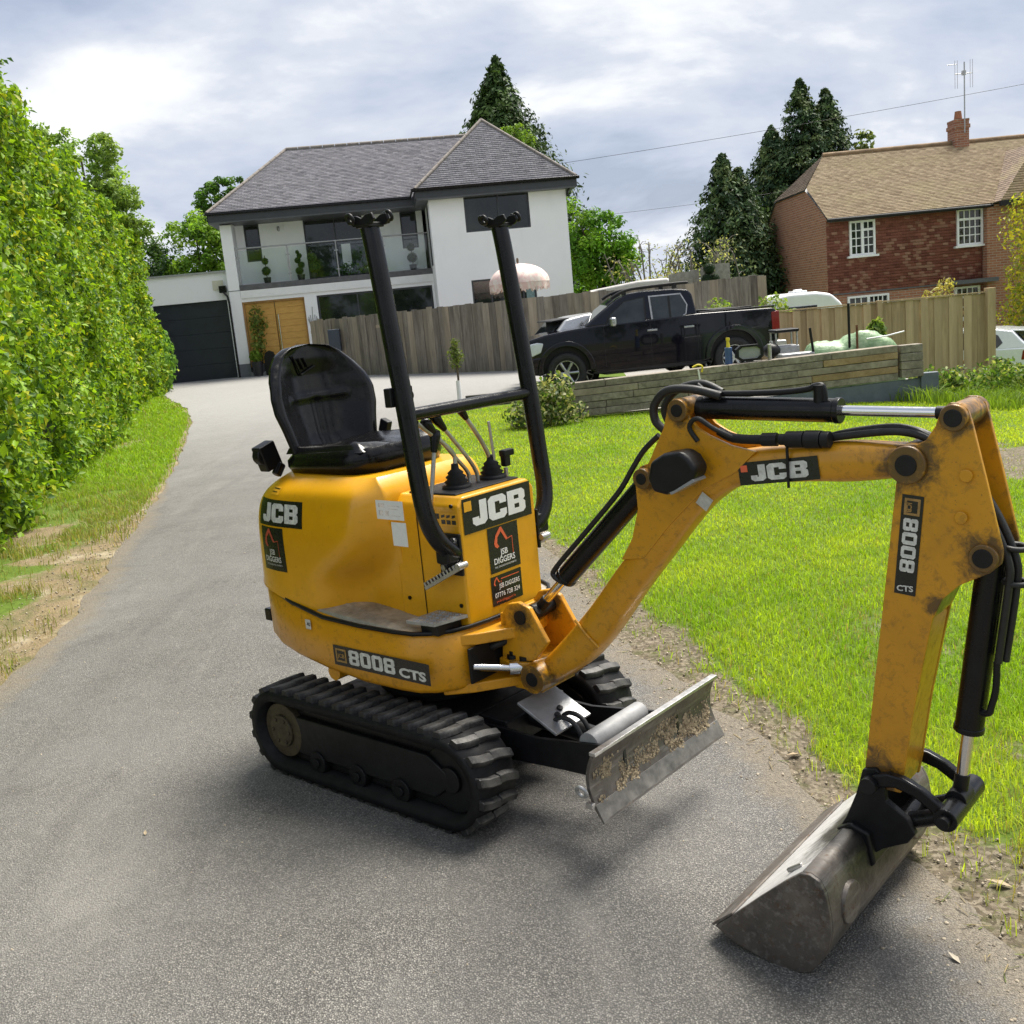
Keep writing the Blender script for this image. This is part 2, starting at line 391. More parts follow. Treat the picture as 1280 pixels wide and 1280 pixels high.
def grid_mesh(name, xs, ys, zf, f=None):
    X, Y = np.meshgrid(xs, ys); V = np.stack([X, Y, zf(X, Y)], -1).reshape(-1, 3); nx = len(xs)
    i, j = np.meshgrid(np.arange(nx-1), np.arange(len(ys)-1)); a = (j*nx+i).ravel()
    me = np_mesh(name, V, np.stack([a, a+1, a+nx+1, a+nx], -1))
    if f:
        for nm, fn in f.items():
            at = me.attributes.new(nm, 'FLOAT', 'POINT'); at.data.foreach_set('value', fn(X, Y).astype(np.float32).ravel())
    me.polygons.foreach_set('use_smooth', [True]*len(me.polygons)); return me
def ground_material():
    t = NT('turf_soil'); b = t.attr('bare'); rs_ = t.attr('right'); v = t.coord()
    n = t.noise(5, 6, .7, v); f = t.noise(90, 5, .7, v); pb = t.vor(110, v, out='Color'); st = t.noise(160, 3, .7, t.coord(scale=(1, .35, 1)))
    soil = t.ramp(f, [(.3, (.085, .06, .035)), (.5, (.20, .15, .09)), (.7, (.36, .29, .18))])
    soil = t.mix(t.ramp(st, [(.55, 0.), (.68, .8)]), soil, (.40, .33, .17))
    soil = t.mix(t.ramp(n, [(.5, 0.), (.7, .55)]), soil, (.30, .22, .11))
    soil = t.mix(t.ramp(t.noise(3.2, 6, .75, v, .6), [(.46, 0.), (.62, .8)]), soil, t.ramp(f, [(.3, (.06, .065, .022)), (.7, (.17, .165, .07))])); soil = t.mix(t.ramp(t.noise(1.9, 5, .7, t.coord(scale=(1, 1, 1), rot=(0, 0, 1.))), [(.52, 0.), (.66, .6)]), soil, (.46, .40, .29))
    soil = t.mix(t.math('MULTIPLY', rs_, .8), soil, t.ramp(t.vor(70, v, out='Color'), [(.1, (.05, .042, .033)), (.5, (.125, .105, .08)), (.9, (.26, .225, .175))]))
    soil = t.mix(t.math('MULTIPLY', rs_, t.ramp(t.noise(9, 6, .75, v), [(.50, 0.), (.66, .75)])), soil, (.085, .095, .03))
    turf = t.ramp(t.noise(30, 5, .7, v), [(.3, (.060, .095, .012)), (.7, (.13, .20, .025))])
    mask = t.ramp(t.math('ADD', b, t.math('MULTIPLY', t.math('SUBTRACT', t.noise(22, 5, .7, v), .5), .9)), [(.35, 0.), (.6, 1.)])
    t.set(col=t.mix(mask, turf, soil), rough=.95, spec=.2); t.bump(t.math('ADD', f, t.math('MULTIPLY', st, .5)), .6, .012); return t.m
ground_material()
def axis(lo, hi, a, b, fine, far_lo, far_hi, step):
    return np.unique(np.round(np.concatenate([-np.geomspace(-far_lo, -lo, 14) if far_lo < 0 else [], np.arange(lo, a, step), np.arange(a, b, fine), np.arange(b, hi, step), np.geomspace(hi, far_hi, 14)]), 3))
XS = axis(-20, 24, -6, 6, .1, -600, 600, .6); YS = np.unique(np.round(np.concatenate([np.arange(-6, 1.5, .8), np.arange(1.5, 13, .1), np.arange(13, 60, .6), np.geomspace(60, 900, 16)]), 3))
g = link('lawn_ground', grid_mesh('lawn_ground', XS, YS, lambda X, Y: zt(X, Y)-.02*((X > edge_l(Y)+.12) & (X < edge_r(Y)-.12) & (Y < 36)), {'bare': bare, 'right': lambda X, Y: sstep(-.5, .5, X)}), MATS['turf_soil'], kind='structure')

def asphalt_material():
    t = NT('asphalt'); v = t.coord(); e = t.attr('edge'); far = t.attr('far')
    cell = t.vor(190, v, out='Color'); d = t.vor(190, v); cell2 = t.vor(430, v, out='Color'); big = t.noise(.9, 5, .6, v); mid = t.noise(6, 5, .7, v)
    sep = t.n('ShaderNodeSeparateColor'); t.l(cell, sep.inputs[0]); sep2 = t.n('ShaderNodeSeparateColor'); t.l(cell2, sep2.inputs[0])
    st = t.ramp(sep.outputs[0], [(.0, (.080, .076, .069)), (.5, (.190, .180, .164)), (.8, (.285, .270, .246)), (.97, (.48, .455, .415))])
    st = t.mix(.45, st, t.ramp(sep2.outputs[1], [(.0, (.07, .066, .058)), (.6, (.20, .187, .165)), (1., (.34, .32, .285))]))
    gap = t.ramp(d, [(.30, 0.), (.62, .75)])
    c = t.mix(gap, st, (.035, .034, .033))
    c = t.mix(t.ramp(big, [(.40, 0.), (.66, .40)]), c, (.20, .192, .18))
    c = t.mix(t.ramp(mid, [(.62, 0.), (.74, .30)]), c, (.045, .043, .040))
    stn = t.noise(2.3, 7, .75, v, .8); c = t.mix(t.ramp(stn, [(.54, 0.), (.70, .45)]), c, (.052, .049, .045)); c = t.mix(t.ramp(t.noise(1.6, 6, .7, t.coord(scale=(1, .35, 1))), [(.52, 0.), (.72, .45)]), c, (.27, .255, .23))
    tyre = t.noise(1.3, 4, .6, t.coord(scale=(3.2, .10, 1), rot=(0, 0, -.16))); c = t.mix(t.ramp(tyre, [(.54, 0.), (.68, .28)]), c, (.075, .071, .066))
    c = t.mix(t.math('MULTIPLY', far, .75), c, (.34, .333, .32))  # grazing sheen of the distant drive put into the colour
    em = t.ramp(t.math('ADD', e, t.math('MULTIPLY', t.math('SUBTRACT', t.noise(8, 6, .75, v), .5), 1.1)), [(.5, 0.), (.85, .8)])
    fn = t.noise(110, 4, .7, v)
    c = t.mix(em, c, t.ramp(fn, [(.35, (.10, .08, .055)), (.65, (.26, .22, .16))]))
    t.set(col=c, rough=t.ramp(mid, [(.3, .62), (.7, .82)]), spec=.5)
    t.bump(t.math('SUBTRACT', t.math('MULTIPLY', sep.outputs[1], .5), d), .75, .006); return t.m
asphalt_material()
def driveway():
    ys = np.concatenate([np.arange(-6, 1.4, .5), np.arange(1.4, 14, .08), np.arange(14, 36.01, .3)]); nc = 60
    u = np.linspace(0, 1, nc); u = .5-.5*np.cos(u*PI); rows = []; E = []; Fr = []
    for y in ys:
        jl = (fbm([0.], [y], 2.6, 5)[0]-.5)*.16+(fbm([0.], [y], 11, 6)[0]-.5)*.06; jr = (fbm([5.], [y], 2.6, 7)[0]-.5)*.26+(fbm([5.], [y], 11, 8)[0]-.5)*.09
        l, r = edge_l(y)-jl, edge_r(y)+jr; x = l+(r-l)*u
        rows.append(np.stack([x, np.full(nc, y), zt(x, np.full(nc, y))+.006], -1)); dd = np.minimum(x-l, r-x); wide = np.where(x-l < r-x, .34*(1-sstep(9, 13, y))+.05, .40*(1-sstep(6, 9, y))+.06)
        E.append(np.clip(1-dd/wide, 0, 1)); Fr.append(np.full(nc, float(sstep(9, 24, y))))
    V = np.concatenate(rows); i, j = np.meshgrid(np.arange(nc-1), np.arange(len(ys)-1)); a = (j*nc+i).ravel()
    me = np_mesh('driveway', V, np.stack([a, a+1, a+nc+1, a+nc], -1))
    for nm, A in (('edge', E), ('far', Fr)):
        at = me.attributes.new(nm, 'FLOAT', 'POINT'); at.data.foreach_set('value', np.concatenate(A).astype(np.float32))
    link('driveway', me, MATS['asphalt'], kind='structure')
driveway()

# ------------------------------------------------------------------ leaves and blades
def leaf_mat(name, trans=.45, rough=.45, spec=.35, tint=(1, 1, 1)):
    t = NT(name); c = t.attr('Col', 'Color')
    t.set(col=c, rough=rough, spec=spec)
    tr = t.n('ShaderNodeBsdfTranslucent'); t.l(t.mix(1., c, (1.25, 1.2, .55), 'MULTIPLY'), tr.inputs['Color'])
    ms = t.n('ShaderNodeMixShader'); ms.inputs[0].default_value = trans; t.l(t.b.outputs[0], ms.inputs[1]); t.l(tr.outputs[0], ms.inputs[2]); t.l(ms.outputs[0], t.out.inputs[0]); return t.m
leaf_mat('grass_blade', .42, .5, .25); leaf_mat('leaf', .42, .5, .25); leaf_mat('needle', .12, .6, .2)
def blades(X, Y, Z, h, w, cols, lean=.75):
    n = len(X); a = RNG.random(n)*2*PI; b = RNG.random(n)*2*PI; le = lean*RNG.random(n)*h; P = np.stack([X, Y, Z], -1)
    side = np.stack([np.cos(a), np.sin(a), np.zeros(n)], -1)*(w/2)[:, None]; dirv = np.stack([np.cos(b)*le, np.sin(b)*le, h], -1)
    V = np.stack([P-side, P+side, P+dirv*.55*np.array([.7, .7, 1.15])+side*.8, P+dirv*.55*np.array([.7, .7, 1.15])-side*.8, P+dirv*np.array([1.6, 1.6, .9])], 1)
    o = np.arange(n)*5
    F = np.concatenate([np.stack([o, o+1, o+2], -1), np.stack([o, o+2, o+3], -1), np.stack([o+3, o+2, o+4], -1)])
    return V.reshape(-1, 3), F, np.concatenate([cols]*3)
def grass(name, boxes, keep, hfun, colf, label):
    Vs, Fs, Cs, o = [], [], [], 0
    for (x0, x1, y0, y1, dens, w) in boxes:
        n = int((x1-x0)*(y1-y0)*dens); X = x0+RNG.random(n)*(x1-x0); Y = y0+RNG.random(n)*(y1-y0)
        k = keep(X, Y) > RNG.random(n); X, Y = X[k], Y[k]; n = len(X)
        if not n: continue
        h = hfun(X, Y)*(.55+.8*RNG.random(n)); V, F, C = blades(X, Y, zt(X, Y)-.004, h, np.full(n, w)*(.7+.6*RNG.random(n)), colf(X, Y))
        Vs.append(V); Fs.append(F+o); Cs.append(C); o += len(V)
    me = np_mesh(name, np.concatenate(Vs), np.concatenate(Fs), np.concatenate(Cs)); me.polygons.foreach_set('use_smooth', [True]*len(me.polygons))
    o = link(name, me, MATS['grass_blade'], kind='stuff'); o['label'] = label; return o
def lawn_keep(X, Y):
    ok = (X > edge_r(Y)+.03)&(Y < 15.0+np.where(X < 1, 2.6, 0.)-np.clip(X-5.6, 0, 3)*.8); b = bare(X, Y)
    inb = ((X > 4.9+(Y-9)*.28)&(fbm(X, Y, .9, 60) > .56)&(Y > 9.5))
    return ok*(1-np.clip(b*1.15, 0, .93))*np.where(inb, .12, 1)
def lawn_col(X, Y):
    n = len(X); q = np.clip(.5+1.5*(fbm(X, Y, .8, 30)-.5)+.8*(fbm(X, Y, 3.1, 31)-.5), 0, 1)[:, None]; r = RNG.random((n, 1))
    c = np.array([.25, .42, .018])*(1-q)+np.array([.54, .64, .05])*q
    c = c*(.65+.7*r); dry = (RNG.random(n) < .06+.3*np.clip(bare(X, Y)*1.6, 0, 1))[:, None]
    return np.where(dry, np.array([.36, .31, .13])*(.6+.6*r), c)
grass('lawn_grass', [(.5, 3.4, 1.8, 4, 11000, .0032), (.3, 4.6, 4, 6.5, 6500, .0042), (0, 5.6, 6.5, 9, 3400, .006), (-1, 7.4, 9, 12, 2200, .008), (-2, 9, 12, 17.6, 1300, .011)],
      lawn_keep, lambda X, Y: (.030+.018*fbm(X, Y, 1.3, 50))*(1-.25*sstep(5,9,Y))+.018*(1-sstep(2.5, 5.5, Y)), lawn_col, 'short bright green lawn grass with worn patches right of the driveway')
def verge_keep(X, Y):
    dl = edge_l(Y)-X; ok = (dl > .0)&(X > -.32*Y-1.9); b = bare(X, Y)
    return ok*(1-np.clip(b*.95, 0, .80))*(.08+.92*sstep(.44, .56, fbm(X, Y, 2.3, 70)+.25*sstep(9, 13, Y)))
def verge_col(X, Y):
    n = len(X); r = RNG.random((n, 1)); f = sstep(8, 14, Y)[:, None]; c = (np.array([.24, .29, .05])*(1-f)+np.array([.27, .43, .03])*f)*(.65+.7*r)
    dry = (RNG.random(n) < .38*(1-f[:, 0])+.06)[:, None]; return np.where(dry, np.array([.40, .33, .15])*(.6+.6*r), c)
grass('verge_grass', [(-5.2, -2.3, 4, 8, 3600, .0045), (-6.5, -2.6, 8, 13, 2600, .006), (-9.5, -4, 13, 22, 1300, .011), (-12.5, -6, 22, 33, 500, .02)], verge_keep,
      lambda X, Y: .05+.05*fbm(X, Y, 1.3, 51), verge_col, 'patchy grass of the verge between hedge and driveway')
def rough_keep(X, Y):
    return ((X > 5.3+(15.8-Y)*.33)&(X < 14)&(Y > 11.5)&(Y < 18.5))*sstep(.42, .56, fbm(X, Y, .9, 61))
grass('rough_grass', [(5, 14, 11.5, 18.5, 380, .014)], rough_keep, lambda X, Y: .10+.18*fbm(X, Y, .8, 52), lambda X, Y: np.array([.17, .27, .03])*(.6+.7*RNG.random((len(X), 1))), 'long rough grass on the bank below the fence')

def pebbles():
    """loose grit along the driveway's edges"""
    n = 5200; Y = 1.9+RNG.random(n)**1.5*9; s = RNG.random(n) < .5
    off = RNG.normal(0, .16, n); X = np.where(s, edge_l(Y)-.12-np.abs(off)*1.8+.1, edge_r(Y)+.04+off*1.1); r = (.0025+.006*RNG.random(n)**3)*(1+.04*Y)
    n2 = 1500; Y2 = 1.9+RNG.random(n2)**1.4*7; X2 = edge_l(Y2)+RNG.random(n2)*(edge_r(Y2)-edge_l(Y2)); X = np.concatenate([X, X2]); Y = np.concatenate([Y, Y2]); r = np.concatenate([r, (.0016+.0035*RNG.random(n2)**3)*(1+.05*Y2)]); n += n2
    base = np.array([(1, 0, 0), (-.6, .8, 0), (-.6, -.8, 0), (0, 0, .8), (.2, .1, -.6)]); F0 = np.array([(0, 1, 3), (1, 2, 3), (2, 0, 3), (1, 0, 4), (2, 1, 4), (0, 2, 4)])
    a = RNG.random(n)*2*PI; c, sn = np.cos(a), np.sin(a); B = base[None]*(.6+.8*RNG.random((n, 5, 1)))*r[:, None, None]
    V = np.stack([B[..., 0]*c[:, None]-B[..., 1]*sn[:, None]+X[:, None], B[..., 0]*sn[:, None]+B[..., 1]*c[:, None]+Y[:, None], B[..., 2]+(zt(X, Y)+.006)[:, None]], -1).reshape(-1, 3)
    F = (F0[None]+(np.arange(n)*5)[:, None, None]).reshape(-1, 3); col = np.array([.34, .29, .22])*(.55+.8*RNG.random((n, 1)))
    t = NT('grit'); t.set(col=t.attr('Col', 'Color'), rough=.9)
    o = link('gravel', np_mesh('gravel', V, F, np.repeat(col, 6, 0)), t.m, kind='stuff'); o['label'] = 'loose grit and crumbs of soil along the edges of the driveway'
pebbles()

def straw():
    n = 3000; Y = 1.8+RNG.random(n)**1.3*8.5; left = RNG.random(n) < .45; off = np.abs(RNG.normal(0, .45, n))
    X = np.where(left, edge_l(Y)+.05-off*1.6, edge_r(Y)-.08+off); k = (bare(X, Y) > .25)|(RNG.random(n) < .1); X, Y = X[k], Y[k]; n = len(X); a = RNG.random(n)*2*PI; L_ = .006+.022*RNG.random(n)**2; w = .0008+.0012*RNG.random(n); c, s_ = np.cos(a), np.sin(a); Z = zt(X, Y)+.009
    P0 = np.stack([X-c*L_, Y-s_*L_, Z], -1); P1 = np.stack([X+c*L_, Y+s_*L_, Z+RNG.random(n)*.012], -1); sd = np.stack([-s_*w, c*w, np.zeros(n)], -1)
    V = np.stack([P0-sd, P0+sd, P1+sd, P1-sd], 1).reshape(-1, 3); F = (np.arange(n)*4)[:, None]+np.arange(4)[None]; g_ = (RNG.random(n) < .35)[:, None]; C = np.where(g_, np.array([.16, .20, .04]), np.array([.36, .29, .16]))*(.45+.7*RNG.random((n, 1)))
    o = link('dry_grass', np_mesh('dry_grass', V, F, C), MATS['grass_blade'], kind='stuff'); o['label'] = 'dry grass clippings lying on the bare soil along the driveway'
straw()

def leaf_quads(C, N, size, cols, fold=.25, asp=.55, up=None, droop=.0):
    """leaf-shaped folded faces: two quads-as-triangles sharing a midrib"""
    n = len(C); N = N/np.linalg.norm(N, axis=1, keepdims=True); T = RNG.normal(size=(n, 3))
    if up is not None: T = T*.7+np.asarray(up)
    T = T-N*(T*N).sum(1, keepdims=True); T /= np.linalg.norm(T, axis=1, keepdims=True); B = np.cross(N, T); s = np.asarray(size).reshape(-1, 1)*np.ones((n, 1))
    base = C-T*s*.5; tip = C+T*s*.5-N*s*droop; mid = C+T*s*.02; l = mid+B*s*asp*.5+N*s*fold*.5; r = mid-B*s*asp*.5+N*s*fold*.5
    V = np.stack([base, l, tip, r], 1).reshape(-1, 3); o = np.arange(n)*4
    F = np.concatenate([np.stack([o, o+2, o+1], -1), np.stack([o, o+3, o+2], -1)])
    return V, F, np.concatenate([cols, cols])
def foliage(name, V, F, C, mat, parent=None, kind='stuff'):
    return link(name, np_mesh(name, V, F, C), MATS[mat], parent, kind=kind)

# ------------------------------------------------------------------ the hedge on the left
HB = np.array([(1, -3.55), (5, -3.9), (8.4, -4.45), (9.5, -4.82), (12.8, -5.66), (17.5, -6.85), (24, -8.55), (29.5, -9.72), (31.5, -10.35)])   # foot of its face: Y, X
def hedge():
    root = thing('hedge', 'tall clipped broad-leaved hedge running along the left side of the driveway', 'hedge', (0, 0, 0))
    def face(Y, z, off=0.):
        x = np.interp(Y, HB[:, 0], HB[:, 1]); lump = (fbm(Y, z, .9, 80)-.5)*.75+(fbm(Y, z, 2.6, 81)-.5)*.45+(fbm(Y, z, 5., 82)-.5)*.55
        lump = lump+.15*np.sin(np.clip(z, 0, 4)*1.2)-.25*sstep(4.3, 5.4, z); return x+lump+off
    top = lambda Y: 5.85+.5*(fbm(Y, Y*0, .7, 83)-.5)-.90*sstep(12, 20, Y)
    Vs, Fs, Cs, o = [], [], [], 0
    def col(n, Y, z):
        r = RNG.random((n, 1)); y = (RNG.random(n) < .13+.08*np.sin(Y*1.3+z))[:, None]; d = (RNG.random(n) < .22)[:, None]
        c = np.array([.23, .38, .022])*(.55+.8*r); c = np.where(y, np.array([.46, .50, .035])*(.7+.5*r), c); return np.where(d, np.array([.075, .165, .028])*(.6+.8*r), c)
    for (y0, y1, dens, sz) in ((2.5, 7, 900, .088), (7, 11, 980, .090), (11, 16, 760, .096), (16, 23, 560, .110), (23, 31.4, 440, .125)):
        for layer, (dn, off) in enumerate(((1., 0.), (.55, -.12))):
            n = int((y1-y0)*5.0*dens*dn); Y = y0+RNG.random(n)*(y1-y0); z = RNG.random(n)**.95*(top(Y)+.05)
            X = face(Y, z, off)+RNG.normal(0, .07, n); C = np.stack([X, Y, z+zt(X, Y)*.6], -1)
            N = np.stack([np.full(n, .7), np.full(n, -.2), np.full(n, .5)], -1)+RNG.normal(0, .75, (n, 3))
            V, F, Cc = leaf_quads(C, N, sz*(.5+.9*RNG.random(n)), col(n, Y, z), .22, .55, (.3, -.1, -.7), .12); Vs.append(V); Fs.append(F+o); Cs.append(Cc); o += len(V)
        n = int((y1-y0)*1.6*dens*.7); Y = y0+RNG.random(n)*(y1-y0); d = RNG.random(n)*1.8; z = top(Y)-.02+RNG.normal(0, .10, n)+.2*np.abs(RNG.normal(0, 1, n))*(RNG.random(n) < .2); X = face(Y, np.full(n, 5.1), 0)-d
        N = np.stack([np.full(n, .3), np.zeros(n), np.ones(n)], -1)+RNG.normal(0, .5, (n, 3)); V, F, Cc = leaf_quads(np.stack([X, Y, z], -1), N, sz*(.65+.65*RNG.random(n)), col(n, Y, z), .22, .55); Vs.append(V); Fs.append(F+o); Cs.append(Cc); o += len(V)
    # bulge of lighter growth at the far end and sprigs along the top
    n = 3200; a = RNG.normal(size=(n, 3)); a /= np.linalg.norm(a, axis=1, keepdims=True); C = np.array([-9.95, 29.6, 1.25])+a*np.array([.80, .8, 1.15])*(.7+.35*RNG.random((n, 1)))
    V, F, Cc = leaf_quads(C, a+RNG.normal(0, .4, (n, 3)), .15*(.6+.7*RNG.random(n)), np.array([.16, .32, .05])*(.6+.8*RNG.random((n, 1)))); Vs.append(V); Fs.append(F+o); Cs.append(Cc); o += len(V)
    for k in range(46):
        y = 4.5+RNG.random()*18; x0 = float(face(np.array([y]), np.array([5.0]))[0])-RNG.random()*.7; z0 = float(top(np.array([y]))[0])-.1; m = 16; t = RNG.random(m)
        ln = (.25+.45*RNG.random()); C = np.stack([x0+t*RNG.normal(0, .25)+RNG.normal(0, .03, m), y+t*RNG.normal(0, .2)+RNG.normal(0, .03, m), z0+t*ln], -1)
        V, F, Cc = leaf_quads(C, RNG.normal(size=(m, 3)), .075*(.6+.7*RNG.random(m)), np.array([.11, .20, .03])*(.6+.8*RNG.random((m, 1)))); Vs.append(V); Fs.append(F+o); Cs.append(Cc); o += len(V)
    foliage('foliage', np.concatenate(Vs), np.concatenate(Fs), np.concatenate(Cs), 'leaf', root)
    # dark twiggy inside
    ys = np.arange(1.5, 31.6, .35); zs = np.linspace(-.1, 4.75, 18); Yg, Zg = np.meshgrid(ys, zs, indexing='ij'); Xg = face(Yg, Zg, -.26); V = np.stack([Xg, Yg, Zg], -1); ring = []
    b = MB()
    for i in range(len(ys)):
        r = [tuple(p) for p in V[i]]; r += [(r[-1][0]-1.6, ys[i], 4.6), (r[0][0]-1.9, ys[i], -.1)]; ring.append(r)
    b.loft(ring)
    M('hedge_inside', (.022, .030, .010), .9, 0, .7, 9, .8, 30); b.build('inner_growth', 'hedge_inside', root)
    # the large leaves nearest the camera, one by one
    m = MB(); m.add([(0, -.5, 0), (.16, -.3, .06), (.27, 0, .09), (.17, .28, .05), (0, .5, -.05), (-.17, .28, .05), (-.27, 0, .09), (-.16, -.3, .06), (0, -.15, 0), (0, .2, 0)], [(0, 1, 8), (1, 2, 8), (2, 9, 8), (2, 3, 9), (3, 4, 9), (0, 8, 7), (7, 8, 6), (6, 8, 9), (6, 9, 5), (5, 9, 4)])
    def lm(name, c):
        t = NT(name); v = t.coord(); t.set(col=t.mix(t.rnd(), tuple(q*.7 for q in c), tuple(q*1.25 for q in c)), rough=.45, spec=.3)
        tr = t.n('ShaderNodeBsdfTranslucent'); tr.inputs[0].default_value = (c[0]*1.3, c[1]*1.2, c[2]*.6, 1); ms = t.n('ShaderNodeMixShader'); ms.inputs[0].default_value = .35
        t.l(t.b.outputs[0], ms.inputs[1]); t.l(tr.outputs[0], ms.inputs[2]); t.l(ms.outputs[0], t.out.inputs[0]); return t.m
    protos = []
    for nm, c in (('hedge_leaf_green', (.19, .33, .022)), ('hedge_leaf_yellow', (.40, .44, .035)), ('hedge_leaf_deep', (.08, .17, .028))):
        p = m.build('leaf', lm(nm, c), root); protos.append(p)
    used = [0, 0, 0]
    for k in range(300):
        q = random.choices((0, 1, 2), (5, 3, 2))[0]; y = 8.0+2.6*random.random(); z = .1+5.0*random.random(); x = float(face(np.array([y]), np.array([z]))[0])+.05+.05*random.random()
        p = protos[q] if not used[q] else copy_of(protos[q], root); used[q] = 1
        p.location = (x, y, z); p.rotation_euler = Euler((random.gauss(.3, .5), random.gauss(.9, .45), random.uniform(-2.2, .9))); s = random.uniform(.07, .11); p.scale = (s, s, s)
hedge()
# ------------------------------------------------------------------ the excavator (x forward, y to its left, z up, metres)
EXC = thing('mini_excavator', 'yellow mini excavator with rubber tracks standing on the grey driveway', 'excavator', (MO[0], MO[1], 0), YAW)
def sub(parent, name, mb, mat, **k): return mb.build(name, mat, parent, **k)
def part(name, mb, mat, **k): return mb.build(name, mat, EXC, **k)

# --- tracks
CX, CZ, CR = .430, .176, .157
def belt_path(s):
    """point and outward direction on the track's outline at arc length s"""
    L1 = 2*CX; A = PI*CR; s = s % (2*(L1+A))
    if s < L1: return (-CX+s, CZ+CR), (0, 1)
    s -= L1
    if s < A: a = PI/2-s/CR; return (CX+CR*math.cos(a), CZ+CR*math.sin(a)), (math.cos(a), math.sin(a))
    s -= A
    if s < L1: return (CX-s, CZ-CR), (0, -1)
    s -= L1; a = -PI/2-s/CR; return (-CX+CR*math.cos(a), CZ+CR*math.sin(a)), (math.cos(a), math.sin(a))
BL = 2*(2*CX+PI*CR)
lugm = MB()
def lug_shape():
    # one rubber lug, u across the belt (0..1 -> half the belt), t along it, h outward
    rows = []
    for h, k in ((0, 1.), (.016, .82), (.020, .62)):
        rows.append([(-.019*k+.000, .006, h), (-.017*k+.013, .05, h), (-.019*k+.021, .092, h), (.019*k+.021, .092, h), (.021*k+.013, .05, h), (.019*k, .006, h)])
    lugm.loft(rows, smooth=False)
lug_shape()
lug_mesh = None
def track(y0, y1, label=None):
    global lug_mesh
    s_ = 1 if (y0+y1) < 0 else -1
    b = MB(); n = 96; rings = []
    for k in range(n+1):
        (x, z), (nx, nz) = belt_path(BL*k/n)
        rings.append([(x, y0, z), (x, y1, z), (x-nx*.034, y1, z-nz*.034), (x-nx*.04, (y0+y1)/2, z-nz*.04), (x-nx*.034, y0, z-nz*.034)])
    b.loft(rings, caps=False)
    tr = b.build('track', 'rubber_side', EXC)
    tr.location = (-.027, 0, 0)
    if label: tr['label'] = label
    N = 38
    for k in range(N):
        for side in (0, 1):
            (x, z), (nx, nz) = belt_path(BL*(k+.5*side)/N); tx, tz = nz, -nx
            yb = y0-.002 if side == 0 else y1+.002; sg = 1 if side == 0 else -1
            if lug_mesh is None:
                o = lugm.build('tread_lug', 'rubber_track', tr); lug_mesh = o.data
                bv = o.modifiers.new('bevel', 'BEVEL'); bv.width = .004; bv.segments = 2
            else:
                o = bpy.data.objects.new('tread_lug', lug_mesh); COL.objects.link(o); o.parent = tr
                bv = o.modifiers.new('bevel', 'BEVEL'); bv.width = .004; bv.segments = 2
            m = Matrix(((tx, 0, nx, x), (0, sg, 0, yb), (tz, 0, nz, z), (0, 0, 0, 1)))
            if sg < 0: m = Matrix(((-tx, 0, nx, x), (0, -1, 0, yb), (-tz, 0, nz, z), (0, 0, 0, 1)))
            o.matrix_local = m
    yo = y0 if s_ > 0 else y1; yi = y1 if s_ > 0 else y0; w = (yi-yo)
    f = MB(); f.prism([(-.38, .060), (.38, .060), (.48, .11), (.50, .17), (.48, .23), (.38, .284), (-.38, .284), (-.50, .235), (-.52, .17), (-.50, .11)], yo+w*.30, yi-w*.1)
    f.prism([(-.36, .10), (.36, .10), (.42, .145), (.42, .20), (.34, .245), (-.34, .245), (-.42, .20)], yo+w*.17, yo+w*.32); sub(tr, 'track_frame', f, 'black_steel', bevel=.006)
    for xx in (-.24, -.02, .20):
        sub(tr, 'bottom_roller', MB().cyl((xx, yo+w*.12, .088), (xx, yi-w*.1, .088), .043, n=18).cyl((xx, yo+w*.08, .088), (xx, yo+w*.12, .088), .018, n=12), 'black_steel', bevel=.003)
    sp = MB(); sp.cyl((-CX, yo+w*.16, CZ), (-CX, yi-w*.1, CZ), .105, n=28).cyl((-CX, yo+w*.10, CZ), (-CX, yo+w*.16, CZ), .062, n=24)
    for k in range(6):
        a = k*PI/3; sp.cyl((-CX+.047*math.cos(a), yo+w*.065, CZ+.047*math.sin(a)), (-CX+.047*math.cos(a), yo+w*.10, CZ+.047*math.sin(a)), .008, n=6)
    M('hub_dirty', (.07, .055, .03), .6, .2, .4, 30, .15, 120); sub(tr, 'sprocket', sp, 'hub_dirty', bevel=.003)
    sub(tr, 'idler_wheel', MB().cyl((CX, yo+w*.25, CZ), (CX, yi-w*.2, CZ), .115, n=28).cyl((CX, yo+w*.18, CZ), (CX, yo+w*.25, CZ), .045, n=20), 'black_steel', bevel=.004)
track(-.43, -.25); track(.25, .43)

# --- undercarriage and blade
u = MB(); u.box2((-.33, -.24, .19), (.34, .24, .31)); u.prism([(.34, .20), (.46, .20), (.46, .30), (.34, .31)], -.16, .16); u.box2((-.40, -.26, .21), (-.22, .26, .28)); u.box2((.14, -.26, .21), (.30, .26, .28))
part('undercarriage', u, 'black_steel', bevel=.008)
part('slew_ring', MB().cyl((0, 0, .31), (0, 0, .40), .205, n=40).cyl((0, 0, .335), (0, 0, .375), .225, n=40), 'black_steel', bevel=.004)
arms = []
for y in (-.175, .125):
    a = MB(); a.prism([(.36, .17), (.36, .285), (.60, .278), (.94, .318), (.945, .20), (.70, .19)], y, y+.014); part('blade_arm', a, 'black_steel', bevel=.002)
part('blade_cross_tube', MB().cyl((.80, -.161, .295), (.80, .125, .295), .036, n=24), 'grey_paint')
part('blade_ram', MB().cyl((.42, -.02, .27), (.72, -.02, .25), .032, n=18).cyl((.72, -.02, .25), (.93, -.02, .24), .015, n=14), 'black_steel')
for y in (-.09, -.045):
    part('hydraulic_hose', MB().tube([(.60, y, .30), (.64, y, .325), (.69, y, .315), (.72, y, .27)], .008, 8, sub=5), 'rubber_hose')
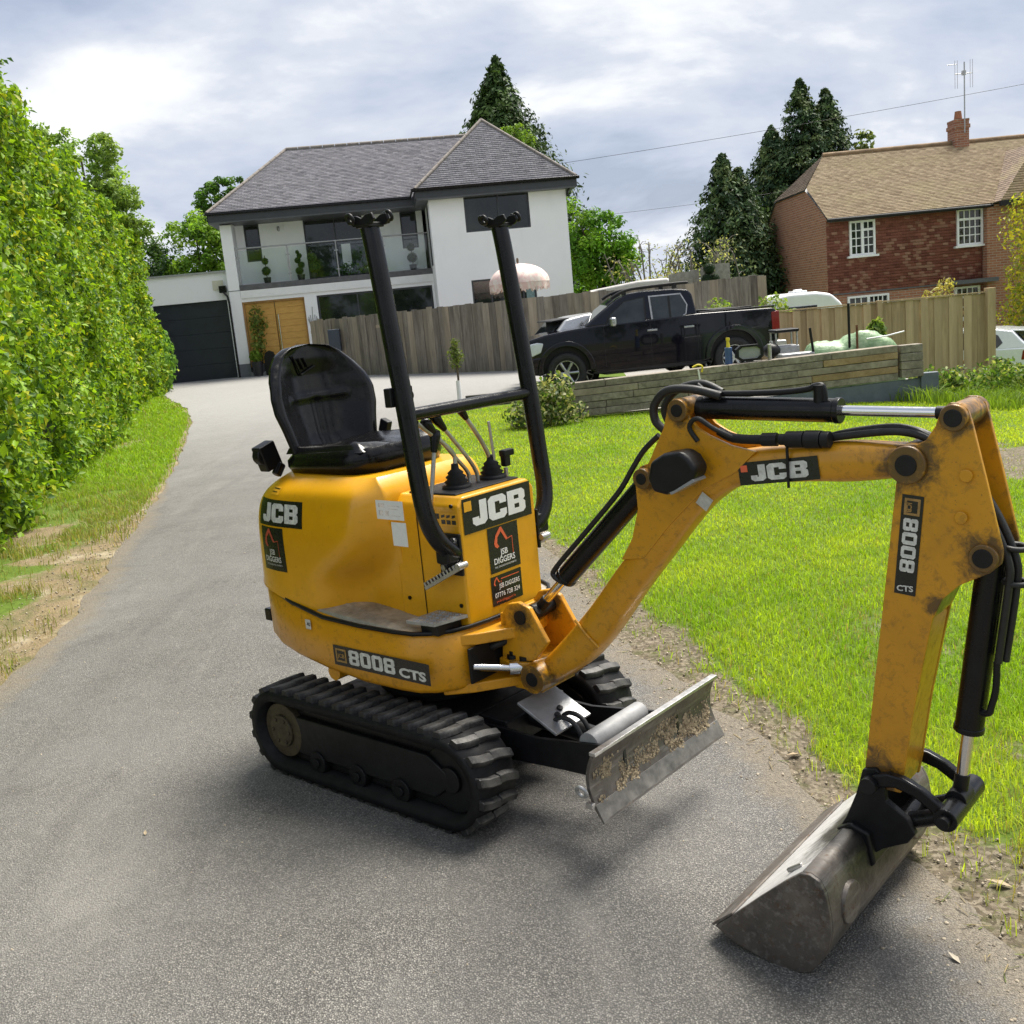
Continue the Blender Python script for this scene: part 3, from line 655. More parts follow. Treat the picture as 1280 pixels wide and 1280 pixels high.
pl = MB(); q = Matrix.Rotation(R(27), 3, 'Y'); pl.box((.575, -.045, .325), (.175, .19, .010), q); cover = part('cover_plate', pl, 'galvanised', bevel=.002)
for dx, dy in ((.012, .012), (.030, -.022)):
    c0 = Vector((.575, -.045, .325))+q@Vector((dx, dy, .004)); sub(cover, 'bolt', MB().cyl(c0, c0+q@Vector((0, 0, .010)), .011, n=6), 'black_steel')
def blade_x(z):   # concave mouldboard
    t = (z-.165)/.205; return .962+.018*(1-t)**2*1.2-.030*math.sin(PI*t)
zz = [.165+.205*k/12 for k in range(13)]; prof = [(blade_x(z), z) for z in zz]; prof += [(x-.012, z) for x, z in prof[::-1]]
bl = part('dozer_blade', MB().prism(prof, -.35, .35), 'worn_steel', bevel=.0015, auto=50)
sub(bl, 'edge_strip', MB().prism([(.984, .163), (.957, .214), (.951, .212), (.978, .160)], -.352, .352), M('scoured_steel', (.17, .16, .145), .42, .55, .45, 22, .15, 70), bevel=.001)
sub(bl, 'top_strip', MB().box2((.945, -.351, .365), (.968, .351, .376)), 'bare_steel', bevel=.002)
tb = MB(); tb.box2((.93, -.367, .205), (.955, -.351, .222)); sub(bl, 'tab', tb, 'bare_steel', bevel=.002)
sub(bl, 'ring_lug', MB().torus((.915, -.36, .25), (0, 1, .3), .017, .006), 'galvanised')
mb_ = MB(); ico = [(0, 0, 1), (.9, 0, .2), (.28, .85, .2), (-.72, .53, .2), (-.72, -.53, .2), (.28, -.85, .2), (0, 0, -.6)]; icf = [(0, 1, 2), (0, 2, 3), (0, 3, 4), (0, 4, 5), (0, 5, 1), (6, 2, 1), (6, 3, 2), (6, 4, 3), (6, 5, 4), (6, 1, 5)]
for k in range(7000):
    y = random.uniform(-.33, .33); z = .238+random.gauss(0, .030)+.018*math.sin(y*17)+.010*math.sin(y*41)
    if not .205 < z < .34 or vnoise([y*1.], [z*1.4], 24, 4)[0] < .33+.14*abs(random.gauss(0, 1)): continue
    r = random.uniform(.0012, .0030)+.005*random.random()**5; x = blade_x(z)+r*.2
    mb_.add([(x+v[2]*r*.9*random.uniform(.6, 1.2), y+v[0]*r*random.uniform(.7, 1.4), z+v[1]*r*random.uniform(.7, 1.5)) for v in ico], icf)
sub(bl, 'caked_mud', mb_, 'dried_mud', kind='stuff')

# --- slew frame
HALF = [(.392, .0), (.388, .12), (.375, .20), (.350, .262), (.305, .312), (.25, .342), (.17, .352), (0, .356), (-.2, .354), (-.38, .346), (-.50, .325), (-.60, .282), (-.675, .215), (-.722, .12), (-.738, 0)]
def plan(k=1., dx=0):
    h = HALF; n = [(x*1.+(0), -y) for x, y in h]; return [(x, y) for x, y in n]+[(x, -y) for x, y in n[-2:0:-1]]
def zdeck(x): return .622+.095*float(sstep(-.10, -.74, x)) if x < -.1 else .622
def zdeck(x): return .622+.095*(1-float(sstep(-.74, -.10, x)))
def zbot(x): return .430+.075*(1-float(sstep(-.74, .05, x)))
PL = plan()
def ringz(inset, zf):
    out = []
    for i, (x, y) in enumerate(PL):
        p0 = Vector(PL[i-1]); p1 = Vector(PL[(i+1) % len(PL)]); t = (p1-p0).normalized(); nrm = Vector((t.y, -t.x)); c = Vector((x, y))
        if nrm.dot(c-Vector((-.15, 0))) < 0: nrm = -nrm
        c = c-nrm*inset; out.append((c.x, c.y, zf(x)))
    return out
fr = MB(); fr.loft([ringz(.035, lambda x: zbot(x)-.012), ringz(.008, lambda x: zbot(x)-.004), ringz(0, lambda x: zbot(x)+.010), ringz(0, lambda x: zdeck(x)-.012), ringz(.010, zdeck)])
frame = part('slew_frame', fr, 'yellow_frame')
sub(frame, 'deck', MB().loft([ringz(.006, lambda x: zdeck(x)+.001), ringz(.014, lambda x: zdeck(x)+.006)]), MB and M('deck_worn', (.36, .33, .27), .5, .25, .45, 16, .15, 120))
# nose plates, opening and king post
sub(frame, 'nose_plate', MB().prism([(.32, -.27), (.40, -.20), (.485, -.075), (.51, 0), (.485, .075), (.40, .20), (.32, .27)], .572, .612, 'xyz'), 'yellow_frame', bevel=.006)
sub(frame, 'nose_plate', MB().prism([(.30, -.28), (.38, -.21), (.485, -.07), (.51, 0), (.485, .07), (.38, .21), (.30, .28)], .405, .440, 'xyz'), 'yellow_frame', bevel=.006)
sub(frame, 'lug', MB().cyl((-.20, -.33, .425), (-.20, -.20, .425), .032, n=14), 'yellow_frame')
sub(frame, 'recess_shade', MB().box2((.385, -.235, .446), (.396, .235, .568)), 'black_steel', bevel=.004)  # black slab standing in for the shade inside the frame opening
sub(frame, 'rear_lamp', MB().box2((-.70, -.245, .53), (-.66, -.20, .58)), 'black_gloss', bevel=.006)
kp = MB()
for y in (-.092, .072):
    kp.prism([(.405, .470), (.425, .655), (.455, .690), (.50, .700), (.545, .685), (.612, .575), (.555, .510), (.515, .495), (.50, .470)], y, y+.020)
    kp.prism([(.46, .40), (.46, .47), (.50, .50), (.545, .485), (.575, .44), (.56, .405)], y*.6, y*.6+.02)
kp.box2((.40, -.065, .44), (.47, .065, .60)); kp.prism([(.40, -.10), (.47, -.125), (.53, -.10), (.55, -.03), (.55, .05), (.50, .09), (.40, .09)], .466, .498, 'xyz')
kp.box2((.415, -.092, .60), (.445, .092, .655)); kp.cyl((.445, 0, .39), (.445, 0, .63), .055, n=20); kp.box2((.45, -.09, .395), (.57, .09, .425))
king = part('king_post', kp, 'yellow_paint_worn', bevel=.005)
for (x, y) in ((.450, -.085), (.500, -.080)):
    sub(king, 'bolt', MB().cyl((x, y, .498), (x, y, .512), .020, n=16).cyl((x, y, .512), (x, y, .524), .012, n=6), 'black_steel', bevel=.0015)
sub(king, 'pin', MB().cyl((.505, -.098, .648), (.505, .098, .648), .024, n=18), 'black_steel', bevel=.002)
part('swing_ram_rod', MB().cyl((.388, -.215, .500), (.475, -.115, .478), .013, n=14).cyl((.465, -.125, .478), (.50, -.085, .475), .024, n=14), 'chrome')
part('hose_bundle', MB().tube([(.38, -.05, .56), (.42, -.06, .60), (.47, -.05, .62), (.53, -.03, .66)], .016, 8, sub=4).tube([(.38, .03, .54), (.44, .02, .60), (.50, .01, .64)], .014, 8, sub=4).tube([(.37, -.12, .53), (.41, -.11, .55), (.46, -.02, .57)], .014, 8, sub=4), 'rubber_hose')

# --- engine cover: rings of a body that is wide behind and pinches to the footwell in front
def cover_ring(z, n=34):
    t = (z-.63)/.50
    # widths and lengths by height
    wm = .343-.030*float(sstep(.55, 1.0, t))-.075*max(0, (t-.86)/.14)**1.6
    xr = -.728+.03*t+.16*max(0, (t-.70)/.30)**2.2
    xs = np.interp(t, [0, .25, .42, .6, .8, 1.], [-.17, -.15, -.02, .05, .07, .05])
    xf = .085-.05*max(0, (t-.86)/.14)**1.5; lo = np.interp(t, [0, .3, .5, 1], [.19, .19, .20, .215])
    pts = []
    for k in range(n):
        x = xf+(xr-xf)*(1-math.cos(PI*k/(n-1)/1.0))/2
        s = float(sstep(xs-.085, xs+.075, x)); w = wm*(1-s)+min(lo, wm)*s; rr = .36
        if x < xr+rr: w *= max(0, 1-((xr+rr-x)/rr)**2.6)**(1/2.6)
        zz_ = z
        if t < .12: zz_ = z+(zdeck(x)-.622)*(1-t/.12)
        pts.append((x, -w, zz_))
    pts[-1] = (pts[-1][0], 0, pts[-1][2])
    return pts+[(x, -y, zz_) for x, y, zz_ in pts[-2::-1]]
cv = MB(); zs = [.634, .66, .70, .74, .78, .82, .86, .90, .94, .98, 1.02, 1.05, 1.075, 1.095, 1.11, 1.12, 1.126]
rings = [cover_ring(z) for z in zs]; cv.loft(rings)
COVER = part('engine_cover', cv, 'yellow_paint')
COVER.data.polygons.foreach_set('use_smooth', [len(p.vertices) == 4 for p in COVER.data.polygons])
sm = COVER.modifiers.new('sub', 'SUBSURF'); sm.levels = sm.render_levels = 1
lip = []
for dz, off in ((.004, -.004), (.004, .006), (.016, .006), (.016, -.004)):
    lip.append([(x, y, zdeck(x)+dz) for x, y, _ in ringz(-off+.004, zdeck)])
sub(COVER, 'seam_trim', MB().loft(lip+[lip[0]], caps=False), 'black_steel')

# --- dash console
DX0, DX1, DW, DZ0, DZ1 = .055, .372, .194, .626, 1.062
d = MB(); d.prism([(-DW, DZ0), (DW, DZ0), (DW, DZ1-.03), (DW-.028, DZ1), (-DW+.028, DZ1), (-DW, DZ1-.03)], DX0, DX1, 'yzx')
DASH = part('dash_console', d, 'yellow_paint', bevel=.010, seg=3)
sub(DASH, 'top_mat', MB().box2((.115, -.16, DZ1), (.335, .16, DZ1+.006)), 'rubber_side', bevel=.003)
for y in (-.1955, .1955):
    sub(DASH, 'panel_seam', MB().box2((.176, min(y, y*1.003), .65), (.180, max(y, y*1.003), 1.0)), 'black_steel')
fp = MB(); fp.prism([(.22, -.335), (.34, -.325), (.372, -.20), (.24, -.20)], .664, .674, 'xyz')
for i in range(7):
    for j in range(5):
        x = .245+i*.016+j*.004; y = -.322+j*.026
        fp.box((x, y, .676), (.012, .004, .004), Matrix.Rotation(R(45 if (i+j) % 2 else -45), 3, 'Z'))
part('foot_plate', fp, 'galvanised'); part('foot_plate_bracket', MB().box2((.26, -.31, .626), (.34, -.20, .664)), 'black_steel', bevel=.003)
for sg in (-1, 1):
    pd = MB(); a = Vector((.392, sg*.222, .842)); b_ = Vector((.245, sg*.245, .765)); dv = (b_-a).normalized(); q = dv.to_track_quat('X', 'Z').to_matrix()
    pd.box((a+b_)/2, ((b_-a).length, .030, .012), q)
    for k in range(11):
        c0 = a+(b_-a)*(k+.5)/11; pd.box(c0+q@Vector((0, 0, .012)), (.007, .030, .014), q)
    ped = part('foot_pedal', pd, 'bare_steel', bevel=.001); sub(ped, 'pivot', MB().cyl((.385, sg*.196, .845), (.385, sg*.238, .845), .011, n=14), 'bare_steel')

# --- roll bar
rb = MB()
for sg in (-1, 1):
    rb.tube([(.232, sg*.305, 1.925), (.250, sg*.305, 1.80), (.300, sg*.305, 1.36), (.322, sg*.304, 1.12), (.336, sg*.298, 1.01), (.346, sg*.275, .945), (.350, sg*.235, .900), (.345, sg*.202, .880)], .0300, 20, sub=6)
ROLL = part('roll_bar', rb, 'black_gloss')
for sg in (-1, 1):
    sub(ROLL, 'foot_bracket', MB().prism([(.275, .805), (.375, .805), (.375, .945), (.290, .945), (.275, .925)], sg*.195, sg*.206), 'black_steel', bevel=.003)
    sub(ROLL, 'foot_clamp', MB().box2((.315, sg*.206, .855), (.372, sg*.262, .925)), 'black_steel', bevel=.008)
    for (x, z) in ((.355, .925), (.300, .83)):
        sub(ROLL, 'bolt', MB().cyl((x, sg*.206, z), (x, sg*.218, z), .011, n=6), 'bare_steel')
    # folding lugs on top
    t = MB(); t.box((.234, sg*.305, 1.932), (.060, .066, .014))
    for yy in (-.030, .030): t.prism([(.195, 1.930), (.275, 1.930), (.292, 1.945), (.282, 1.964), (.256, 1.962), (.235, 1.952), (.212, 1.962), (.188, 1.964), (.178, 1.945)], sg*.305+yy-.005, sg*.305+yy+.005)
    sub(ROLL, 'top_bracket', t, 'black_steel', bevel=.003)
    for x, z, yy in ((.190, 1.954, -.042), (.280, 1.956, .042), (.245, 1.954, .062), (.215, 1.952, -.058)):
        sub(ROLL, 'pin_ring', MB().torus((x, sg*.305+yy, z), (.3, 1, .4), .014, .0055, 18, 8), 'black_steel')
sub(ROLL, 'cross_bar', MB().cyl((.300, -.285, 1.345), (.300, .285, 1.345), .021, n=18), 'black_gloss')
sub(ROLL, 'bracket', MB().box2((.250, -.345, 1.375), (.280, -.245, 1.435)).cyl((.28, -.27, 1.405), (.292, -.27, 1.405), .018, n=14), 'black_steel', bevel=.004)

# --- seat
def seat_ring(pts): return pts
def superell(cx, cy, rx, ry, z, e=4, n=28, tilt=0): 
    out = []
    for k in range(n):
        a = 2*PI*k/n; c, s_ = math.cos(a), math.sin(a)
        x = cx+rx*math.copysign(abs(c)**(2/e), c); y = cy+ry*math.copysign(abs(s_)**(2/e), s_); out.append((x, y, z+tilt*(x-cx)))
    return out
SX = -.270
c = MB(); c.loft([superell(SX, 0, .205, .190, 1.112, 5), superell(SX, 0, .230, .222, 1.124, 4.5), superell(SX, 0, .246, .238, 1.152, 4, tilt=.03), superell(SX, 0, .246, .238, 1.180, 4, tilt=.05), superell(SX, 0, .226, .220, 1.203, 4, tilt=.06)])
SEAT = part('seat', MB().box2((SX-.15, -.13, 1.09), (SX+.17, .13, 1.125)), 'black_steel', bevel=.006)
cush = sub(SEAT, 'seat_cushion', c, 'seat_vinyl')
# dished top: raised rolls at the sides, low middle
def sheet(f, nu, nv):
    vs = [f(i/(nu-1), j/(nv-1)) for j in range(nv) for i in range(nu)]
    return vs, [(j*nu+i, j*nu+i+1, (j+1)*nu+i+1, (j+1)*nu+i) for j in range(nv-1) for i in range(nu-1)]
def pan(u_, v):
    x = SX-.205+.415*v; y = -.205+.41*u_; e = abs(2*u_-1); h = .020*e**2.2-.012*math.exp(-((2*u_-1)/.22)**2*.6)+.012*v
    edge = min(1, (1-e)*9)*min(1, (1-v)*9); return (x, y, 1.192+.012*edge+h*edge+.012*v)
v_, f_ = sheet(pan, 30, 24); m = MB(); m.add(v_, f_, True); sub(cush, 'seat_top', m, 'seat_vinyl')
# backrest shell: outline in (y,z), bulged, with side bolsters and a moulded centre
def back_half(z):
    return np.interp(z, [1.15, 1.22, 1.28, 1.34, 1.40, 1.46, 1.51, 1.55, 1.575, 1.585], [.200, .212, .226, .244, .246, .228, .196, .154, .105, .0])
def backf(u_, v, thick=0):
    z = 1.15+.435*(1-(1-v)**1.25); hw = float(back_half(z)); s_ = 2*u_-1; y = hw*s_; x = -.470-.16*(z-1.15)
    wrap = .060*abs(s_)**2.4*float(sstep(1.585, 1.40, z)) if z < 1.585 else 0
    wrap = .085*abs(s_)**2.4*(1-.6*float(sstep(1.40, 1.58, z)))
    pan_ = -.020*math.exp(-(s_/.55)**4)*float(sstep(1.17, 1.25, z))*(1-float(sstep(1.46, 1.54, z)))
    rid = .010*math.exp(-((z-1.385)/.012)**2)*(abs(s_) < .55)-.010*math.exp(-(s_/.07)**2)*(z < 1.385)
    edge = -.03*(1-min(1, (1-abs(s_))*8))
    return (x+wrap+pan_+rid+edge-thick*(1-.75*abs(s_)**6), y, z)
v1, f1 = sheet(lambda a, b: backf(a, b), 40, 44); v2, f2 = sheet(lambda a, b: backf(a, b, .055), 40, 44)
m = MB(); m.add(v1, f1, True); m.add(v2, f2, True)
nu, nv = 40, 44; o2 = len(v1); rim = [j*nu for j in range(nv)]+[(nv-1)*nu+i for i in range(1, nu)]+[j*nu+nu-1 for j in range(nv-2, -1, -1)]+[i for i in range(nu-2, 0, -1)]
m.f += [(rim[k], rim[(k+1) % len(rim)], rim[(k+1) % len(rim)]+o2, rim[k]+o2) for k in range(len(rim))]; m.sm += [True]*len(rim)
BACK = sub(SEAT, 'backrest', m, 'seat_vinyl')
em = MB()
ep = lambda y, z, dx=.006: (backf((y/float(back_half(z))+1)/2, 1-(1-(z-1.15)/.435)**.8)[0]+dx, y, z)
for (y0, z0), (y1, z1) in (((-.085, 1.545), (-.045, 1.470)), ((-.045, 1.470), (.025, 1.500)), ((-.055, 1.535), (-.030, 1.490)), ((-.030, 1.535), (-.010, 1.497))):
    em.tube([ep(y0, z0), ep((y0+y1)/2, (z0+z1)/2), ep(y1, z1)], .0035, 6)
sub(SEAT, 'embossed_emblem', em, 'seat_vinyl')
br = MB(); br.box((-.58, -.215, 1.185), (.055, .075, .10), Matrix.Rotation(.3, 3, 'X')); br.cyl((-.56, -.20, 1.11), (-.56, -.17, 1.15), .02, n=10); br.cyl((-.60, -.235, 1.19), (-.56, -.235, 1.19), .036, n=14)
sub(SEAT, 'belt_reel', br, 'black_steel', bevel=.008)
sub(SEAT, 'belt_buckle', MB().box((-.40, .235, 1.235), (.045, .03, .055), Matrix.Rotation(.4, 3, 'Y')), 'black_steel', bevel=.006)
for y in (-.17, .17):
    sub(SEAT, 'bolt', MB().cyl((-.135, y, 1.112), (-.122, y, 1.112), .008, n=8), 'bare_steel')

# --- levers
def lever(path, r, knob=None, kr=.017, parts_=()):
    L_ = part('control_lever', MB().tube(path, r, 10, sub=5), 'bare_steel'); p = Vector(path[-1]); dv = (p-Vector(path[-2])).normalized()
    if knob == 'grip': sub(L_, 'knob', MB().tube([p-dv*.010, p+dv*.010, p+dv*.045, p+dv*.062, p+dv*.068], [.010, .013, .019, .016, .006], 14), 'black_gloss')
    return L_
lever([(.25, -.205, .99), (.25, -.172, 1.12), (.25, -.150, 1.212)], .0075, 'grip')
lever([(.25, -.062, 1.13), (.25, -.060, 1.178), (.25, -.10, 1.222), (.25, -.225, 1.315)], .0075, 'grip')
lever([(.25, .002, 1.07), (.25, -.002, 1.11), (.25, -.05, 1.165), (.25, -.142, 1.266)], .0070, 'grip')
lever([(.25, .045, 1.07), (.25, .040, 1.105), (.25, 0, 1.165), (.25, -.098, 1.278)], .0070, 'grip')
lever([(.25, .120, 1.12), (.25, .112, 1.150), (.25, .075, 1.215), (.25, .012, 1.300)], .0080, 'grip')
lever([(.262, .128, 1.066), (.262, .124, 1.16), (.262, .116, 1.268)], .0055)
lv = lever([(.27, .172, 1.055), (.27, .174, 1.095)], .008); sub(lv, 'tee_handle', MB().box((.27, .176, 1.128), (.026, .030, .055)).box((.27, .185, 1.148), (.030, .055, .024)), 'black_steel', bevel=.006)
for y in (-.062, .120):
    g_ = MB(); rr = [.050, .050, .034, .042, .030, .036, .025, .028, .014, .012]; zz_ = [1.068, 1.078, 1.082, 1.090, 1.098, 1.106, 1.114, 1.120, 1.132, 1.150]
    g_.loft([[(.25+r*math.cos(2*PI*k/20), y+r*math.sin(2*PI*k/20), z) for k in range(20)] for r, z in zip(rr, zz_)]); part('gaiter', g_, 'rubber_side')

# --- boom
BT = [(.520, .470), (.640, .585), (.750, .700), (.870, .842), (.985, .968), (1.075, 1.068), (1.160, 1.145), (1.255, 1.195), (1.362, 1.213), (1.50, 1.224), (1.62, 1.232), (1.775, 1.224)]
BB = [(.585, .420), (.712, .498), (.825, .612), (.948, .768), (1.058, .895), (1.130, .978), (1.198, 1.047), (1.285, 1.102), (1.37, 1.116), (1.50, 1.126), (1.62, 1.130), (1.765, 1.148)]
def boom_rings():
    out = []
    for i in range(len(BT)):
        t, b = Vector(BT[i]), Vector(BB[i]); h = (t-b); w = .052+.018*math.exp(-i*.9); n = 20; ring = []
        for k in range(n):
            a = 2*PI*k/n; c_, s_ = math.cos(a), math.sin(a); e = 3.4
            v = math.copysign(abs(c_)**(2/e), c_); y = w*math.copysign(abs(s_)**(2/e), s_); p = b+h*(.5+.5*v); ring.append((p.x, y, p.y))
        out.append(ring)
    return out
bo = MB(); rs = boom_rings(); dense = []
for k in range(len(rs[0])):
    dense.append(smooth_path([Vector(r[k]) for r in rs], 4))
bo.loft([[dense[k][i] for k in range(len(dense))] for i in range(len(dense[0]))])
bo.cyl((.550, -.115, .448), (.550, .115, .448), .048, n=28)
bo.cyl((1.770, -.062, 1.187), (1.770, .062, 1.187), .048, n=28)
BOOM = part('boom', bo, 'yellow_paint_worn')
wt = MB()
for p0, p1 in (((.705, .655), (.79, .575)),): wt.tube([(p0[0], -.056, p0[1]), ((p0[0]+p1[0])/2, -.061, (p0[1]+p1[1])/2), (p1[0], -.056, p1[1])], .005, 8)
sub(BOOM, 'weld_bead', wt, 'yellow_paint_worn')
gus = [(.90, .87), (.945, .94), (.972, 1.03), (.970, 1.13), (.990, 1.158), (1.02, 1.168), (1.052, 1.225), (1.079, 1.271), (1.099, 1.338), (1.118, 1.354), (1.140, 1.356), (1.160, 1.343), (1.166, 1.30), (1.19, 1.272), (1.223, 1.252), (1.289, 1.224), (1.362, 1.208), (1.30, 1.15), (1.20, 1.10), (1.08, .99), (.98, .88)]
for y in (-.056, .043):
    sub(BOOM, 'gusset_plate', MB().prism(gus, y, y+.013), 'yellow_paint_worn', bevel=.003)
for (x, z, r, w) in ((1.007, 1.126, .030, .078), (1.136, 1.322, .032, .072)): sub(BOOM, 'pin_boss', MB().cyl((x, -w, z), (x, w, z), r, n=22), 'yellow_paint_worn', bevel=.003)
for (x, z, r, w) in ((1.007, 1.126, .017, .081), (1.136, 1.322, .018, .075), (.550, .448, .024, .118), (1.770, 1.187, .026, .092)): sub(BOOM, 'pin', MB().cyl((x, -w, z), (x, w, z), r, n=18), 'black_steel', bevel=.002)

def ram(name, a, b, c0, c1, rb_, rr_, gland=.0):
    """cylinder from eye a: barrel c0..c1, rod from c1 to eye b"""
    a, b = Vector(a), Vector(b); d_ = (b-a).normalized(); p = lambda t: a+(b-a)*t
    o = part(name, MB().cyl(p(c0), p(c1), rb_, n=28).cyl(p(c1)-d_*.012, p(c1)+d_*.004, rb_*1.07, n=28).cyl(p(c0)-d_*.002, p(c0)+d_*.02, rb_*1.03, n=28), 'black_gloss', bevel=.003)
    sub(o, 'barrel_eye', MB().cyl(p(0)-Vector((0, .034, 0)), p(0)+Vector((0, .034, 0)), rb_*.82, n=18).cyl(p(0), p(c0)+d_*.01, rb_*.62, n=16), 'black_steel', bevel=.002)
    sub(o, 'rod', MB().cyl(p(c1), p(1)-d_*.03, rr_, n=18), 'chrome')
    sub(o, 'rod_eye', MB().cyl(p(1)-Vector((0, .034, 0)), p(1)+Vector((0, .034, 0)), rr_*1.75, n=18).cyl(p(1)-d_*.065, p(1), rr_*1.2, n=16), 'black_steel', bevel=.002)
    return o
r1 = ram('boom_ram', (1.007, 0, 1.126), (.505, 0, .648), .06, .735, .0345, .0155)
r2 = ram('dipper_ram', (1.136, 0, 1.322), (1.879, 0, 1.300), .045, .59, .0315, .0135)
r3 = ram('bucket_ram', (1.942, 0, .972), (1.858, 0, .318), .02, .715, .0345, .0155)
hz = lambda pts, r=.008, sb=5: MB().tube(pts, r, 8, sub=sb)
sub(r1, 'hose', hz([(.640, -.025, .765), (.612, -.030, .785), (.625, -.030, .815), (.76, -.030, .945), (.89, -.03, 1.072), (.945, -.028, 1.145), (.985, -.02, 1.20), (1.04, -.02, 1.245)], .0085), 'rubber_hose')
sub(r2, 'pipe', hz([(1.17, -.01, 1.385), (1.22, -.01, 1.362), (1.40, -.01, 1.360), (1.49, -.01, 1.366), (1.515, -.01, 1.374), (1.535, -.01, 1.372), (1.54, -.01, 1.335)], .0085), 'black_steel')
sub(r2, 'port', MB().cyl((1.525, -.01, 1.33), (1.525, -.01, 1.378), .015, n=12), 'black_steel', bevel=.002)
part('hydraulic_hose', hz([(1.25, -.025, 1.355), (1.17, -.035, 1.376), (1.09, -.04, 1.375), (1.045, -.04, 1.335), (1.045, -.04, 1.29), (1.07, -.035, 1.262)], .0125), 'rubber_hose')
part('hydraulic_hose', hz([(1.23, .02, 1.36), (1.16, .03, 1.385), (1.07, .035, 1.365), (1.03, .035, 1.31), (1.06, .035, 1.25)], .012), 'rubber_hose')
part('hydraulic_hose', hz([(1.19, -.058, 1.235), (1.17, -.066, 1.275), (1.20, -.07, 1.30), (1.25, -.066, 1.27), (1.32, -.05, 1.235)], .007), 'rubber_hose')
cp = MB(); cp.tube([(1.25, -.045, 1.262), (1.30, -.05, 1.243), (1.38, -.05, 1.240)], .013, 12, sub=4); cp.cyl((1.38, -.05, 1.240), (1.425, -.05, 1.241), .0185, n=8); cp.cyl((1.43, -.05, 1.241), (1.45, -.05, 1.241), .015, n=14); cp.cyl((1.45, -.05, 1.241), (1.50, -.05, 1.242), .022, n=20); cp.cyl((1.502, -.05, 1.242), (1.545, -.05, 1.242), .0235, n=20); cp.cyl((1.546, -.05, 1.242), (1.568, -.05, 1.242), .0215, n=20)
cpo = part('hose_coupling', cp, 'black_steel', bevel=.002)
sub(cpo, 'strap', MB().box2((1.452, -.0640, 1.115), (1.458, -.0585, 1.222)), 'black_steel')
bh = MB()
for yy, dz in ((-.02, 0), (0, .008), (.022, .002)): bh.tube([(1.52, yy, 1.236), (1.62, yy, 1.250+dz), (1.73, yy, 1.258+dz), (1.80, yy*.8, 1.238), (1.835, yy*.8, 1.19), (1.87, yy*.8, 1.14)], .0095, 8, sub=5)
part('hose_bundle', bh, 'rubber_hose')
bh = MB()
for yy, dx in ((-.030, 0), (-.008, .012), (.018, .004)): bh.tube([(1.885, yy*.6, 1.16), (1.918+dx, yy, 1.10), (1.955+dx, yy, 1.03), (1.984+dx, yy, .95), (1.984+dx, yy, .90), (1.972+dx, yy, .80), (1.958+dx, yy*.8, .70)], .0095, 8, sub=5)
for z in (.985, .90): bh.torus((1.992, -.006, z), (.1, 0, 1), .026, .007, 18, 6)
part('hose_bundle', bh, 'rubber_hose')
sub(r3, 'pipe', hz([(1.955, -.022, .70), (1.952, -.022, .63), (1.942, -.022, .585), (1.935, -.022, .565), (1.905, -.01, .56)], .0085), 'black_steel')
# working light on the boom's side
lp_ = [(1.073, 1.140), (1.085, 1.188), (1.128, 1.213), (1.185, 1.222), (1.212, 1.205), (1.233, 1.172), (1.220, 1.142), (1.160, 1.108), (1.131, 1.097), (1.088, 1.104)]
WL = part('work_light', MB().prism(lp_, -.150, -.075), 'black_steel', bevel=.014, seg=3)
sub(WL, 'lens', MB().prism([(1.140, 1.108), (1.218, 1.146), (1.224, 1.138), (1.146, 1.098)], -.145, -.08), M('lens_grey', (.30, .31, .32), .15, 0, .1, 20), bevel=.002)
sub(WL, 'bracket', MB().box2((1.12, -.078, 1.13), (1.17, -.05, 1.18)), 'black_steel')

# --- dipper arm
DP = [(1.741, 1.150), (1.715, .942), (1.639, .350), (1.650, .325), (1.735, .325), (1.745, .382), (1.772, .557), (1.802, .71), (1.822, .805), (1.845, .858), (1.884, .897), (1.918, .915), (1.955, .935), (1.979, .958), (1.982, .990), (1.948, 1.150), (1.916, 1.290), (1.908, 1.318), (1.890, 1.333), (1.868, 1.334), (1.848, 1.318), (1.834, 1.278), (1.812, 1.245), (1.790, 1.235), (1.745, 1.235), (1.728, 1.19)]
dm = MB()
for y in (-.073, .059): dm.prism(DP, y, y+.014)
dm.prism([(1.738, 1.130), (1.715, .942), (1.641, .352), (1.650, .33), (1.733, .33), (1.743, .382), (1.770, .557), (1.800, .71), (1.815, .79), (1.80, .90), (1.79, 1.10)], -.060, .060)
dm.prism([(1.822, .805), (1.845, .858), (1.884, .897), (1.918, .915), (1.91, .935), (1.87, .92), (1.82, .88)], -.060, .060)
DIP = part('dipper_arm', dm, 'yellow_paint_worn', bevel=.003)
for (x, z, r, ya, yb) in ((1.879, 1.300, .032, -.088, .088), (1.942, .972, .034, -.088, .088), (1.770, 1.187, .047, -.088, -.073), (1.770, 1.187, .047, .073, .088)):
    sub(DIP, 'pin_boss', MB().cyl((x, ya, z), (x, yb, z), r, n=26), 'yellow_paint_worn', bevel=.004)
for (x, z, r) in ((1.879, 1.300, .021), (1.942, .972, .023)): sub(DIP, 'pin', MB().cyl((x, -.091, z), (x, .091, z), r, n=20), 'black_steel', bevel=.002)
for (x, z) in ((1.905, 1.165), (1.893, 1.065)):
    sub(DIP, 'bump_stop', MB().cyl((x, -.085, z), (x, -.073, z), .016, .013, n=18), 'yellow_paint_worn', bevel=.003)
sub(DIP, 'spacer_tube', MB().cyl((1.879, -.059, 1.300), (1.879, .059, 1.300), .028, n=18), 'galvanised')

